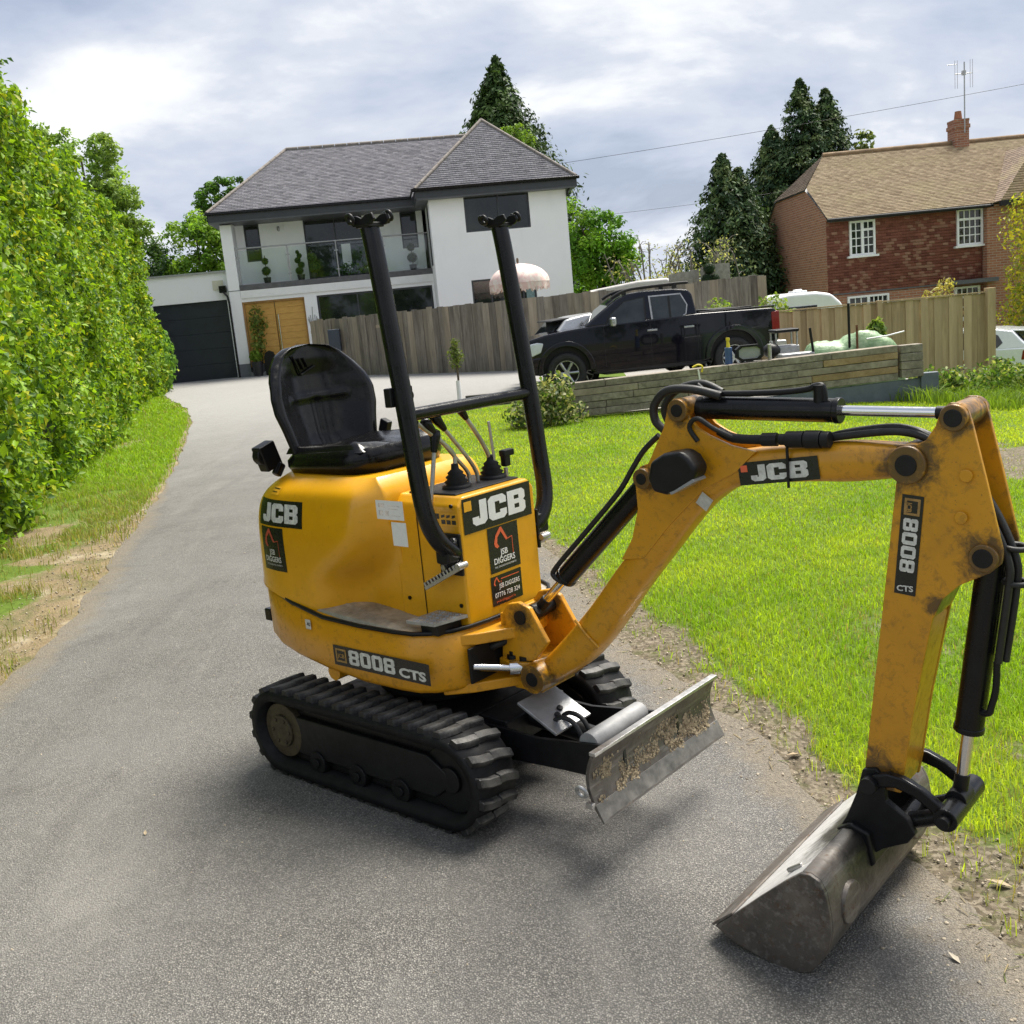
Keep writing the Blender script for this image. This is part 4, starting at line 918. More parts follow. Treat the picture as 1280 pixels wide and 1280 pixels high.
# --- bucket linkage and bucket
lkc = [(1.652, .335), (1.672, .372), (1.710, .386), (1.752, .382), (1.800, .362), (1.840, .333), (1.874, .298), (1.868, .275), (1.845, .280), (1.815, .312), (1.775, .338), (1.730, .350), (1.690, .342), (1.672, .318)]
for y in (-.103, .078):
    part('tipping_link', MB().prism(lkc, y, y+.025), 'black_gloss', bevel=.006)
part('bucket_link', MB().tube([(1.856, -.045, .290), (1.80, -.045, .262), (1.735, -.045, .235)], .022, 12).tube([(1.856, .045, .290), (1.80, .045, .262), (1.735, .045, .235)], .022, 12).cyl((1.858, -.115, .300), (1.858, .115, .300), .030, n=20).cyl((1.735, -.07, .235), (1.735, .07, .235), .028, n=18), 'black_gloss', bevel=.003)
part('link_pin', MB().cyl((1.858, -.135, .300), (1.858, .135, .300), .016, n=16).cyl((1.665, -.118, .345), (1.665, .118, .345), .022, n=16), 'black_steel', bevel=.002)
BP = [(1.337, -.030), (1.392, .020), (1.470, .096), (1.545, .166), (1.590, .203), (1.615, .207), (1.640, .195), (1.655, .165), (1.664, .110), (1.666, .060), (1.656, .015), (1.634, -.032), (1.606, -.068)]
BW = .355
bk = MB()
inner = []
for i, p in enumerate(BP):
    a = Vector(BP[max(i-1, 0)]); b_ = Vector(BP[min(i+1, len(BP)-1)]); t = (b_-a).normalized(); inner.append((p[0]+t.y*.010*1, p[1]-t.x*.010))
BUCKET = part('bucket', MB().prism(BP[4:]+inner[4:][::-1], -BW, BW), 'worn_steel', bevel=.002, auto=40)
sub(BUCKET, 'back_plate', MB().prism(BP[:5]+inner[:5][::-1], -BW, BW), 'polished_steel')
side = BP+[(1.560, -.085), (1.480, -.078), (1.395, -.060)]
for y in (-BW-.012, BW): sub(BUCKET, 'side_plate', MB().prism(side, y, y+.012), 'worn_steel', bevel=.003)
sub(BUCKET, 'cutting_edge', MB().prism([(1.332, -.032), (1.392, .0215), (1.389, .026), (1.326, -.028)], -BW-.010, BW+.010), 'worn_steel', bevel=.001)
for y in (-.085, .063):
    sub(BUCKET, 'ear', MB().prism([(1.572, .192), (1.592, .228), (1.620, .300), (1.640, .375), (1.675, .385), (1.695, .365), (1.700, .300), (1.755, .262), (1.775, .225), (1.755, .195), (1.690, .16), (1.655, .13), (1.60, .18)], y, y+.022), 'black_steel', bevel=.004)
sub(BUCKET, 'stiffener', MB().prism([(1.565, .192), (1.61, .222), (1.66, .205), (1.676, .12), (1.655, .10), (1.64, .165), (1.59, .190)], -.105, .105), 'black_steel', bevel=.012, seg=3)
for y in (-.245, .245):
    sub(BUCKET, 'wear_patch', MB().cyl((1.655, y, .085), (1.672, y, .085), .058, .054, n=28), 'worn_steel', bevel=.003)
sub(BUCKET, 'hook', MB().box((1.545, -.30, .172), (.05, .012, .012), Matrix.Rotation(-.6, 3, 'Y')), 'bare_steel', bevel=.003)

# --- stickers and their writing
GL = {'J': [[(.32, 1), (.62, 1), (.62, .14), (.48, 0), (.12, 0), (0, .12), (0, .36), (.27, .36), (.27, .26), (.32, .26)]],
      'C': [[(.14, 1), (.64, 1), (.78, .86), (.78, .62), (.49, .62), (.49, .74), (.29, .74), (.29, .26), (.49, .26), (.49, .38), (.78, .38), (.78, .14), (.64, 0), (.14, 0), (0, .14), (0, .86)]],
      'B': [[(0, 0), (0, 1), (.66, 1), (.78, .88), (.78, .60), (.70, .51), (.78, .42), (.78, .12), (.66, 0)], [(.29, .61), (.50, .61), (.50, .77), (.29, .77)], [(.29, .23), (.50, .23), (.50, .41), (.29, .41)]],
      '8': [[(.10, 0), (.60, 0), (.70, .10), (.70, .44), (.64, .51), (.70, .58), (.70, .90), (.60, 1), (.10, 1), (0, .90), (0, .58), (.06, .51), (0, .44), (0, .10)], [(.23, .20), (.47, .20), (.47, .41), (.23, .41)], [(.23, .61), (.47, .61), (.47, .80), (.23, .80)]],
      '0': [[(.12, 0), (.58, 0), (.70, .12), (.70, .88), (.58, 1), (.12, 1), (0, .88), (0, .12)], [(.23, .22), (.47, .22), (.47, .78), (.23, .78)]]}
def word(txt, h, gap=.10):
    loops, x = [], 0
    for ch in txt:
        g_ = GL[ch]; loops += [[((x+p[0])*h, p[1]*h) for p in lp] for lp in g_]; x += max(p[0] for p in g_[0])+gap
    return loops, (x-gap)*h
def to_mb(me): return [tuple(v.co) for v in me.vertices], [tuple(p.vertices) for p in me.polygons]
class Decal:
    """flat print laid on a surface: origin o (lower left), u right, v up, n off the surface; wrap = curved body it is pressed on"""
    def __init__(s, parent, name, o, u_, v, mat, w, h, wrap=None, corners=None):
        s.parent, s.o, s.u, s.v, s.wrap = parent, Vector(o), Vector(u_).normalized(), Vector(v).normalized(), wrap; s.n = s.u.cross(s.v); s.w, s.h = w, h
        s.ob = s.put([(0, 0), (w, 0), (w, h), (0, h)], [(0, 1, 2, 3)], mat, .0012, name, parent) if corners is None else s.put(corners, [tuple(range(len(corners)))], mat, .0012, name, parent)
    def put(s, vs, fs, mat, lift, name, parent, cut=14):
        bm = bmesh.new(); bv = [bm.verts.new((p[0], p[1], 0)) for p in vs]
        for f in fs:
            try: bm.faces.new([bv[i] for i in f])
            except ValueError: pass
        if s.wrap is not None:
            for k in range(1, cut):
                bmesh.ops.bisect_plane(bm, geom=bm.verts[:]+bm.edges[:]+bm.faces[:], plane_co=(s.w*k/cut, 0, 0), plane_no=(1, 0, 0))
            for k in range(1, 8):
                bmesh.ops.bisect_plane(bm, geom=bm.verts[:]+bm.edges[:]+bm.faces[:], plane_co=(0, s.h*k/8, 0), plane_no=(0, 1, 0))
        for v in bm.verts:
            p = s.o+s.u*v.co.x+s.v*v.co.y
            if s.wrap is not None:
                hit = s.wrap.ray_cast(p+s.n*.5, -s.n)
                v.co = hit[0]+hit[1]*(lift if hit[1].dot(s.n) > 0 else -lift) if hit[0] is not None else p
            else: v.co = p+s.n*lift
        bmesh.ops.recalc_face_normals(bm, faces=bm.faces)
        me = bpy.data.meshes.new(name); bm.to_mesh(me); bm.free(); return link(name, me, mat, parent)
    def shape(s, loops, x, y, mat, name='print', lift=.0022):
        vs, fs = to_mb(curve_mesh([[(p[0]+x, p[1]+y) for p in lp] for lp in loops])); return s.put(vs, fs, mat, lift, name, s.target())
    def target(s): return s.ob if s.parent is EXC else s.parent
    def block(s, txt, x, y, h, mat, gap=.10, squeeze=1.):
        lp, w = word(txt, h, gap); return s.shape([[(p[0]*squeeze, p[1]) for p in l] for l in lp], x, y, mat, 'lettering')
    def text(s, txt, x, y, h, mat, bold=.02, width=None, center=False):
        me = text_mesh(txt, 1, bold); xs = [v.co.x for v in me.vertices]; ys = [v.co.y for v in me.vertices]; k = h/.70; kx = k if width is None else width/(max(xs)-min(xs))
        x0 = min(xs); vs = [((v.co.x-x0)*kx+x, v.co.y*k+y) for v in me.vertices]; fs = [tuple(p.vertices) for p in me.polygons]; return s.put(vs, fs, mat, .0022, 'lettering', s.target())
def digger_logo(d_, x, y, w, mat, h=None):
    """the little outline of an arm over a machine body"""
    k = w; L = lambda P: [[(x+p[0]*k, y+p[1]*k) for p in P]]
    d_.shape(L([(.02, .18), (.14, .50), (.42, .78), (.52, .78), (.86, .22), (.72, .22), (.47, .60), (.24, .40), (.20, .16), (.30, .02), (.20, -.04), (.06, .04)]), 0, 0, mat)
    d_.shape(L([(.72, .22), (1.12, .30), (1.12, .27), (.74, .19)]), 0, 0, mat); d_.shape(L([(1.10, .28), (1.13, .28), (1.13, -.42), (1.10, -.42)]), 0, 0, mat)
FX = DX1+.0005
d1 = Decal(DASH, 'maker_sticker', (FX, -.176, .935), (0, 1, 0), (0, 0, 1), 'sticker_black', .347, .118)
d1.block('JCB', .044, .020, .082, 'sticker_white', .06, 1.44)
d1.shape([[(0, 0), (.036, 0), (.036, .033), (0, .033)]], .008, .075, 'sticker_yellow')
d2 = Decal(DASH, 'hire_sticker', (FX, -.068, .775), (0, 1, 0), (0, 0, 1), 'sticker_black', .155, .1565)
digger_logo(d2, .026, .085, .085, 'sticker_orange'); d2.text('JSB', .054, .056, .020, 'sticker_white', .02); d2.text('DIGGERS', .020, .029, .020, 'sticker_white', .02, .108); d2.text('THE DIGGERING EXPERTS', .020, .015, .006, 'sticker_white', .0, .112)
d3 = Decal(DASH, 'phone_sticker', (FX, -.074, .663), (0, 1, 0), (0, 0, 1), 'sticker_black', .158, .102)
digger_logo(d3, .012, .070, .036, 'sticker_orange'); d3.shape([[(.05, .086), (.145, .086), (.145, .089), (.05, .089)]], 0, 0, 'sticker_orange'); d3.text('JSB DIGGERS', .038, .056, .016, 'sticker_white', .01, .108); d3.text('07776 728 324', .014, .027, .016, 'sticker_white', .01, .130); d3.text('jsbdiggers', .018, .010, .008, 'sticker_orange', .0, .10)
d4 = Decal(DASH, 'lever_sticker', (.266, -DW-.0005, .968), (1, 0, 0), (0, 0, 1), 'sticker_yellow', .102, .044)
for i in range(3): d4.shape([[(.004, 0), (.022, 0), (.022, .014), (.004, .014)]], .024+i*.024, .006, 'sticker_black'); d4.shape([[(.004, 0), (.020, .004), (.022, .012), (.006, .010)]], .024+i*.024, .026, 'sticker_black')
d4.shape([[(0, 0), (.018, 0), (.018, .018), (0, .018)]], .002, .022, 'sticker_black')
dg = bpy.context.evaluated_depsgraph_get(); cov_bvh = BVHTree.FromObject(COVER, dg)
d5 = Decal(COVER, 'maker_sticker', (-.545, -.34, .950), (1, 0, 0), (0, 0, 1), 'sticker_black', .285, .094, cov_bvh)
d5.block('JCB', .036, .014, .068, 'sticker_white_worn', .06, 1.44)
d6 = Decal(COVER, 'hire_sticker', (-.530, -.34, .782), (1, 0, 0), (0, 0, 1), 'sticker_black', .155, .162, cov_bvh)
digger_logo(d6, .026, .090, .085, M('sticker_red', (.45, .07, .04), .45, 0, .15, 40)); d6.text('JSB', .054, .060, .020, 'sticker_white_worn', .02); d6.text('DIGGERS', .020, .033, .020, 'sticker_white_worn', .02, .108); d6.text('THE DIGGERING EXPERTS', .020, .019, .006, 'sticker_white_worn', .0, .112)
d7 = Decal(COVER, 'label', (.100, -.3, 1.002), (1, 0, 0), (0, 0, 1), 'sticker_white', .130, .064, cov_bvh, [(0, .0), (.13, .0), (.13, .064), (0, .064)])
M('print_grey', (.42, .40, .39), .5, 0, .2, 50)
for i, (x, y, w, h) in enumerate(((.012, .040, .030, .014), (.055, .044, .060, .004), (.055, .034, .052, .004), (.012, .012, .020, .018), (.040, .012, .020, .018), (.070, .012, .045, .004))): d7.shape([[(0, 0), (w, 0), (w, h), (0, h)]], x, y, 'print_grey')
dw = Decal(COVER, 'warning_label', (-.47, -.34, 1.060), (1, 0, 0), (0, 0, 1), 'sticker_yellow', .060, .026, cov_bvh); dw.shape([[(0, 0), (.050, 0), (.050, .003), (0, .003)]], .005, .018, 'sticker_black'); dw.shape([[(0, 0), (.040, 0), (.040, .003), (0, .003)]], .005, .008, 'sticker_black')
for (x, z) in ((.10, 1.03), (.10, .70), (.345, .70), (.345, 1.035)): sub(DASH, 'panel_bolt', MB().cyl((x, -DW-.0005, z), (x, -DW-.006, z), .007, n=6), 'black_steel')
d8 = Decal(COVER, 'label', (.165, -.3, .915), (1, 0, 0), (0, 0, 1), 'sticker_white', .07, .08, cov_bvh)
M('sticker_faded', (.34, .20, .06), .5, 0, .3, 60)
d9 = Decal(EXC, 'model_sticker', (-.150, -.3575, .472), (1, 0, 0), (0, 0, 1), 'sticker_black', .480, .074)
d9.block('8008', .082, .012, .054, 'sticker_white_worn', .08, 1.42); d9.text('CTS', .334, .012, .030, 'sticker_white_worn', .045, .128); d9.shape([[(0, 0), (.056, 0), (.056, .050), (0, .050)], [(.007, .007), (.049, .007), (.049, .043), (.007, .043)]], .012, .013, 'sticker_faded'); d9.text('JCB', .020, .030, .014, 'sticker_faded', .03, .038)
d10 = Decal(EXC, 'small_label', (-.29, -.3575, .585), (1, 0, 0), (0, 0, 1), 'sticker_white_worn', .030, .036); d10.text('40', .008, .012, .014, 'sticker_black', .01)
ang = math.atan2(1.176-1.202, 1.308-1.539)+PI
bu = Vector((math.cos(ang), 0, math.sin(ang))); bv = Vector((-math.sin(ang), 0, math.cos(ang)))
d11 = Decal(EXC, 'maker_sticker', (1.312, -.0535, 1.114), bu, bv, 'sticker_black', .230, .062)
d11.block('JCB', .036, .009, .044, 'sticker_white_worn', .06, 1.62); d11.shape([[(0, 0), (.020, 0), (.020, .018), (0, .018)]], .008, .036, 'sticker_orange')
dv = (Vector((1.730, 0, .864))-Vector((1.756, 0, 1.115))).normalized(); du = dv; dvv = Vector((-du.z, 0, du.x)); dvv = dvv if dvv.x > 0 else -dvv
d12 = Decal(EXC, 'model_sticker', (1.756, -.0735, 1.115), du, dvv, 'sticker_black', .252, .052)
d12.block('8008', .058, .008, .036, 'sticker_white_worn', .08, 1.24); d12.shape([[(0, 0), (.042, 0), (.042, .038), (0, .038)], [(.006, .006), (.036, .006), (.036, .032), (.006, .032)]], .008, .007, 'sticker_faded'); d12.text('JCB', .017, .013, .012, 'sticker_faded', .03, .026)
d13 = Decal(EXC, 'warning_label', (1.170, -.0545, 1.060), (.62, 0, -.45), (.45, 0, .62), 'sticker_silver', .040, .040)
d14 = Decal(d12.ob, 'lettering', (1.7335, -.0742, .873), (1, 0, .0), (0, 0, 1), 'sticker_black', .001, .001)
d14.parent = d12.ob; d14.text('CTS', .004, -.002, .014, 'sticker_white_worn', .03, .040)
# ------------------------------------------------------------------ buildings
def render_wall():
    t = NT('white_render'); n = t.noise(.7, 6, .6); st = t.noise(3, 5, .7, t.coord(scale=(1, 1, .12)))
    c = t.ramp(n, [(.3, (.83, .835, .85)), (.7, (.89, .89, .90))]); c = t.mix(t.ramp(st, [(.56, 0.), (.78, .30)]), c, (.70, .71, .71))
    t.set(col=c, rough=.85, spec=.2); t.bump(t.noise(90, 4), .12, .004); return t.m
render_wall()
M('white_trim', (.80, .80, .80), .45, 0, .05, 6); M('anthracite', (.035, .038, .045), .42, 0, .15, 8); M('anthracite_door', (.016, .021, .032), .42, 0, .15, 3)
M('soffit', (.10, .105, .12), .5, 0, .1, 5); M('grey_plinth', (.16, .17, .19), .7, 0, .15, 6, .1); M('slab_grey', (.10, .10, .105), .55, 0, .3, 5)
def window_glass():
    t = NT('window_glass'); n = t.noise(1.1, 4, .6)
    t.set(col=t.ramp(n, [(.35, (.008, .010, .009)), (.7, (.026, .032, .026))]), rough=.03, spec=.55); return t.m
window_glass()
def balustrade_glass():
    t = NT('clear_glass'); g_ = t.n('ShaderNodeBsdfGlossy'); g_.inputs['Roughness'].default_value = .02; tr = t.n('ShaderNodeBsdfTransparent'); tr.inputs[0].default_value = (.95, .98, .975, 1)
    ms = t.n('ShaderNodeMixShader'); ms.inputs[0].default_value = .035; t.l(tr.outputs[0], ms.inputs[1]); t.l(g_.outputs[0], ms.inputs[2]); t.l(ms.outputs[0], t.out.inputs[0]); return t.m
balustrade_glass()
def oak():
    t = NT('oak_door'); g_ = t.noise(4, 6, .7, t.coord(scale=(1.2, 1, 14))); t.set(col=t.ramp(g_, [(.3, (.46, .235, .045)), (.7, (.70, .42, .11))]), rough=.4); t.bump(g_, .15, .004); return t.m
oak()
def tile_mat(name, lo, hi, moss=None, rough=.75):
    t = NT(name); a = t.attr('Col', 'Color'); sp = t.n('ShaderNodeSeparateColor'); t.l(a, sp.inputs[0])
    c = t.mix(sp.outputs[0], lo, hi); n = t.noise(14, 5, .7); c = t.mix(t.ramp(n, [(.45, 0.), (.7, .35)]), c, tuple(x*.6 for x in lo))
    if moss: c = t.mix(t.math('MULTIPLY', sp.outputs[1], .75), c, moss)
    t.set(col=c, rough=rough, spec=.3); t.bump(t.noise(60, 4), .15, .004); return t.m
tile_mat('slate_tiles', (.165, .158, .172), (.31, .295, .315)); tile_mat('mossy_tiles', (.24, .165, .095), (.44, .335, .21), (.36, .29, .15))
tile_mat('brown_tiles', (.15, .105, .075), (.27, .20, .14), (.25, .20, .11)); tile_mat('hung_tiles', (.14, .046, .036), (.255, .095, .070), (.38, .225, .165), .8)
def tiles(name, o, u_, v, poly, tw, gauge, mat, parent, lip=.016, patch=.0, seed=1, kind='stuff'):
    """overlapping plain tiles on the plane o + u*a + v*b inside the polygon poly [(a, b)]"""
    r = np.random.default_rng(seed); o = Vector(o); u_ = Vector(u_).normalized(); v = Vector(v).normalized(); n = u_.cross(v)
    b0 = min(p[1] for p in poly); b1 = max(p[1] for p in poly); vs, fs, cs = [], [], []; row = 0; b = b0
    pt = lambda a, bb, h: tuple(o+u_*a+v*bb+n*h)
    while b < b1-1e-6:
        def span(bb):
            xs = []
            for i in range(len(poly)):
                (a0, c0), (a1, c1) = poly[i], poly[(i+1) % len(poly)]
                if (c0 <= bb) != (c1 <= bb): xs.append(a0+(a1-a0)*(bb-c0)/(c1-c0))
            return (min(xs), max(xs)) if len(xs) > 1 else None
        e0, e1 = span(b+1e-4), span(min(b+gauge, b1)-1e-4); e1 = e1 or e0
        if e0:
            lo, hi = e0; lo1, hi1 = e1; k = math.floor(lo/tw); off = .5*tw*(row % 2); a = k*tw-off
            while a < hi:
                l_, r_ = max(a+.004, lo), min(a+tw-.002, hi)
                if r_-l_ > .01:
                    tl, tr_ = min(max(a+.004, lo1), hi1), max(min(a+tw-.002, hi1), lo1); h = lip+r.normal(0, .0022); w1 = r.normal(0, .002); i = len(vs); bt = min(b+gauge*1.02, b1)
                    vs += [pt(l_, b, h+w1), pt(r_, b, h-w1), pt(max(tr_, tl+.001), bt, .004), pt(tl, bt, .004), pt(l_, b, 0), pt(r_, b, 0)]
                    fs += [(i, i+1, i+2, i+3), (i+4, i+5, i+1, i)]; q = np.clip(r.normal(.5, .24), 0, 1); g2 = 0
                    if patch:
                        pn_ = float(fbm([a*1.0+seed], [b*2.2], .9, 90+seed)[0]); g2 = np.clip((pn_-.52)*5+r.normal(0, .35), 0, 1)*patch if patch < 2 else float(r.random() < .14+.30*(pn_ > .53))*r.uniform(.5, 1)
                    cs += [(q, g2, 0)]*2
                a += tw
        b += gauge; row += 1
    me = np_mesh(name, np.array(vs), np.array(fs), np.array(cs)); return link(name, me, MATS[mat], parent, kind=kind)
def window(root, name, u0, u1, z0, z1, off, P, frame='anthracite', fw=.05, bars=(), hbars=(), depth=.06, sill=False):
    """framed window in a facade: P(u, off, z) gives the world point in the building's own axes; bars at fractions"""
    f = MB(); d0, d1 = off-.01, off+depth
    def b_(a, c): f.box2(P(a[0], d0, a[1]), P(c[0], d1, c[1]))
    b_((u0, z0), (u1, z0+fw)); b_((u0, z1-fw), (u1, z1)); b_((u0, z0+fw), (u0+fw, z1-fw)); b_((u1-fw, z0+fw), (u1, z1-fw))
    for t in bars: u_ = u0+(u1-u0)*t; b_((u_-fw*.45, z0+fw), (u_+fw*.45, z1-fw))
    o = f.build(name, frame, root); gl = MB()
    us = [u0+fw]+[u0+(u1-u0)*t for t in bars]+[u1-fw]
    for a, c in zip(us[:-1], us[1:]):
        gl = MB(); e = fw*.45; gl.box2(P(a+(e if a != us[0] else 0), off+.012, z0+fw), P(c-(e if c != us[-1] else 0), off+.020, z1-fw)); gl.build('pane', 'window_glass', o)
    if sill: MB().box2(P(u0-.06, off, z0-.05), P(u1+.06, off+.13, z0)).build('sill', frame, o)
    return o

# --- white house; its own axes: u along the front, off towards the road, z up from the sea of the drive
def white_house():
    A = (-8.43, 34.0); root = thing('white_house', 'modern white rendered house with dark grey hipped roof, glass balcony and oak front door', 'house', (A[0], A[1], 0), R(6))
    P = lambda u_, off, z: (u_, -off, z)
    def bx(name, mat, *pairs, **k):
        m = MB()
        for a, b in pairs: m.box2(P(*a), P(*b))
        return m.build(name, mat, root, **k)
    G = .10
    bx('wall', 'white_render', ((.36, -.02, 2.72), (6.62, -.32, 3.08)), ((.02, -.32, G), (.36, -6.5, 5.4)), ((2.36, -.02, G), (2.76, -.32, 2.72)), ((6.55, -.02, G), (6.62, -.32, 2.72)), ((2.76, -.02, G), (6.55, -.30, 1.55)), ((.36, -.32, 2.5), (6.6, -.9, 3.08)))
    bx('wall', 'white_render', ((.36, -.95, 3.26), (.62, -1.2, 5.4)), ((1.12, -.95, 3.26), (2.56, -1.2, 5.4)), ((.62, -.95, 3.26), (1.12, -1.2, 4.02)), ((.62, -.95, 5.22), (4.5, -1.2, 5.4)), ((4.5, -.95, 3.26), (5.76, -1.2, 5.4)), ((5.76, -.95, 3.26), (6.30, -1.2, 4.02)), ((6.30, -.95, 3.26), (6.5, -1.2, 5.4)), ((5.76, -.95, 5.22), (6.3, -1.2, 5.4)))
    # the back of the ground floor rooms and the wing
    bx('wing_wall', 'white_render', ((6.62, 1.8, G), (7.70, 1.5, 5.42)), ((9.74, 1.8, G), (10.92, 1.5, 5.42)), ((7.70, 1.8, 2.69), (9.74, 1.5, 4.15)), ((7.70, 1.8, 5.33), (9.74, 1.5, 5.42)), ((7.70, 1.8, G), (9.74, 1.5, 1.2)))
    bx('wing_side', 'white_render', ((10.62, 1.5, G), (10.92, -6.5, 5.42)), ((6.62, 1.5, G), (6.9, .9, 5.42)), ((6.62, .9, G), (6.9, -.95, 3.30)), ((6.62, .9, 5.15), (6.9, -.95, 5.42)), ((6.62, .35, 3.30), (6.9, -.95, 5.15)))
    bx('back_wall', 'white_render', ((.02, -6.5, G), (10.9, -6.8, 5.4)))
    bx('pillar', 'white_render', ((.0, .0, .75), (.36, -.9, 5.16)), bevel=.01)
    bx('plinth', 'grey_plinth', ((-.004, .004, G), (.364, -.5, .75))); bx('plinth', 'grey_plinth', ((2.356, -.014, G), (2.765, -.1, .95)))
    bx('band', 'grey_plinth', ((-.006, .008, 3.085), (.37, -.5, 3.11)))
    # openings
    window(root, 'window', .62, 1.12, 4.02, 5.22, -1.12, P); window(root, 'window', 5.76, 6.30, 4.02, 5.22, -1.12, P)
    sl = window(root, 'sliding_door', 2.56, 4.50, 3.30, 5.22, -1.12, P, bars=(.52,))
    MB().box2(P(3.72, -1.095, 3.42), P(4.02, -1.085, 4.35)).build('curtain', 'white_trim', sl)
    window(root, 'window', 7.70, 9.74, 4.15, 5.33, 1.70, P, bars=(.52,)); w = window(root, 'window', 7.70, 9.74, 1.2, 2.69, 1.70, P, bars=(.30, .62, .80))
    MB().box2(P(9.42, 1.725, 1.26), P(9.68, 1.735, 2.55)).build('curtain', M('teal_curtain', (.16, .24, .24), .8, 0, .3, 20), w)
    window(root, 'window', 2.78, 6.54, 1.56, 2.71, -.14, P, bars=(.345, .60))
    m = MB(); m.box2(P(6.615, .36, 3.32), P(6.625, .88, 5.14)); gd = m.build('side_door', 'window_glass', root); MB().box2(P(6.605, .33, 3.30), P(6.63, .38, 5.16)).box2(P(6.605, .86, 3.30), P(6.63, .91, 5.16)).box2(P(6.605, .38, 5.10), P(6.63, .86, 5.16)).build('frame', 'anthracite', gd)
    # front door: two oak leaves of horizontal boards
    for u0, u1, hs in ((.42, 1.36, 1.29), (1.38, 2.32, 1.45)):
        dr = bx('front_door', 'oak_door', ((u0, -.20, .62), (u1, -.25, 2.66)))
        for k in range(10):
            z0 = .63+k*.203; MB().box2(P(u0+.012, -.185, z0), P(u1-.012, -.20, z0+.194)).build('board', 'oak_door', dr, bevel=.006)
        if hs > 1.4: MB().cyl(P(hs, -.12, .95), P(hs, -.12, 2.25), .022, n=12).cyl(P(hs, -.12, 1.05), P(hs, -.2, 1.05), .012, n=8).cyl(P(hs, -.12, 2.15), P(hs, -.2, 2.15), .012, n=8).build('handle', 'chrome', dr)
    bx('door_frame', M('oak_frame', (.40, .22, .07), .45, 0, .15, 8), ((.36, -.10, .62), (.42, -.28, 2.72)), ((2.32, -.10, .62), (2.36, -.28, 2.72)), ((.42, -.10, 2.66), (2.32, -.28, 2.72)))
    for k, (f_, z0) in enumerate(((.55, .30), (.28, .47))):
        bx('door_step', M('step_stone', (.17, .175, .18), .7, 0, .2, 5, .1), ((.38, f_, z0-.17 if k else .05), (2.5, -.3, z0)), bevel=.008)
    # balcony
    bx('balcony_deck', 'slab_grey', ((.37, .02, 3.085), (6.66, -1.0, 3.26)), bevel=.01)
    bx('fascia', 'white_trim', ((.37, .03, 2.84), (6.66, -.02, 3.08)))
    rail = MB().cyl(P(.36, -.03, 4.40), P(6.66, -.03, 4.40), .022, n=12).build('handrail', 'galvanised', root)
    for u_ in (.42, 2.02, 3.58, 5.10, 6.62):
        MB().cyl(P(u_, -.03, 2.98), P(u_, -.03, 4.40), .022, n=12).box(P(u_, -.03, 4.1), (.12, .05, .03)).box(P(u_, -.03, 3.5), (.12, .05, .03)).build('baluster', 'galvanised', root)
    for a, b in ((.47, 1.97), (2.07, 3.53), (3.63, 5.05), (5.15, 6.57)): bx('glass_panel', 'clear_glass', ((a, -.025, 3.30), (b, -.037, 4.33)))
    MB().sphere(P(1.75, -.93, 5.0), .06, sc=(.8, .8, 1.5)).build('wall_lamp', 'galvanised', root); MB().box2(P(1.9, -.95, 4.95), P(1.96, -.90, 5.1)).build('wall_lamp', 'white_trim', root)
    orn = MB()
    for k in range(7):
        a = PI*(k/6); c_ = (2.56+.17*math.cos(a)*.9, 1.98+.02+.14*math.sin(a)); orn.tube([P(2.56, -.008, 1.72), P((2.56+c_[0])/2+.04*math.cos(a), -.008, (1.72+c_[1])/2), P(c_[0], -.008, c_[1])], .012, 6)
    orn.tube([P(2.56, -.008, 1.72), P(2.55, -.008, 2.0), P(2.58, -.008, 2.38)], .012, 6); orn.build('wall_ornament', 'galvanised', root)
    # roofs
    EZ, TOP = 5.50, 7.82
    def roof_poly(name, pts, mat='soffit'): m = MB(); m.add([P(*p) for p in pts], [tuple(range(len(pts)))]); return m.build(name, mat, root)
    e = .42; ub0, ub1, bk_ = -.28, 11.2, -7.0; ur0, ur1, rd = 2.15, 8.75, -3.25
    rf = bx('roof', 'soffit', ((ub0, e-.02, EZ-.30), (6.25, -1.2, EZ-.26)), ((6.25, 2.18, EZ-.30), (11.2, -1.2, EZ-.26)), ((ub0, -1.2, EZ-.30), (11.2, bk_, EZ-.26)))
    sv = Vector(P(ur0, rd, TOP))-Vector(P(ur0, e, EZ)); ln = sv.length
    # real slopes
    def slope(nm, o, u_, v, poly, seed): return tiles(nm, o, u_, v, poly, .19, .105, 'slate_tiles', rf, seed=seed)
    o0 = P(ub0, e, EZ); vv = Vector((0, e-rd, TOP-EZ)); slope('roof_tiles', o0, (1, 0, 0), vv, [(0, 0), (9.0, 0), (9.0, ln), (ur0-ub0, ln)], 3)
    vh = Vector((ur0-ub0, 0, TOP-EZ)); mid = (e+bk_)/2; slope('roof_tiles', P(ub0, bk_, EZ), (0, -1, 0), vh, [(0, 0), (e-bk_, 0), (e-rd, vh.length), (e-rd-.02, vh.length)], 4)
    we, wa = 2.2, -.35; uc = 8.72; hw = 2.5; WT = 7.80
    vw = Vector((0, we-wa, WT-EZ)); slope('roof_tiles', P(uc-hw, we, EZ), (1, 0, 0), vw, [(0, 0), (2*hw, 0), (hw+.01, vw.length), (hw-.01, vw.length)], 5)
    vl = Vector((hw, 0, WT-EZ)); slope('roof_tiles', P(uc-hw, -3.2, EZ), (0, -1, 0), vl, [(0, 0), (we+3.2, 0), (wa+3.2, vl.length), (0, vl.length)], 6)
    vr = Vector((-hw, 0, WT-EZ)); slope('roof_tiles', P(uc+hw, we, EZ), (0, 1, 0), vr, [(0, 0), (we-bk_, 0), (we-bk_, vr.length), (we-wa, vr.length)], 7)
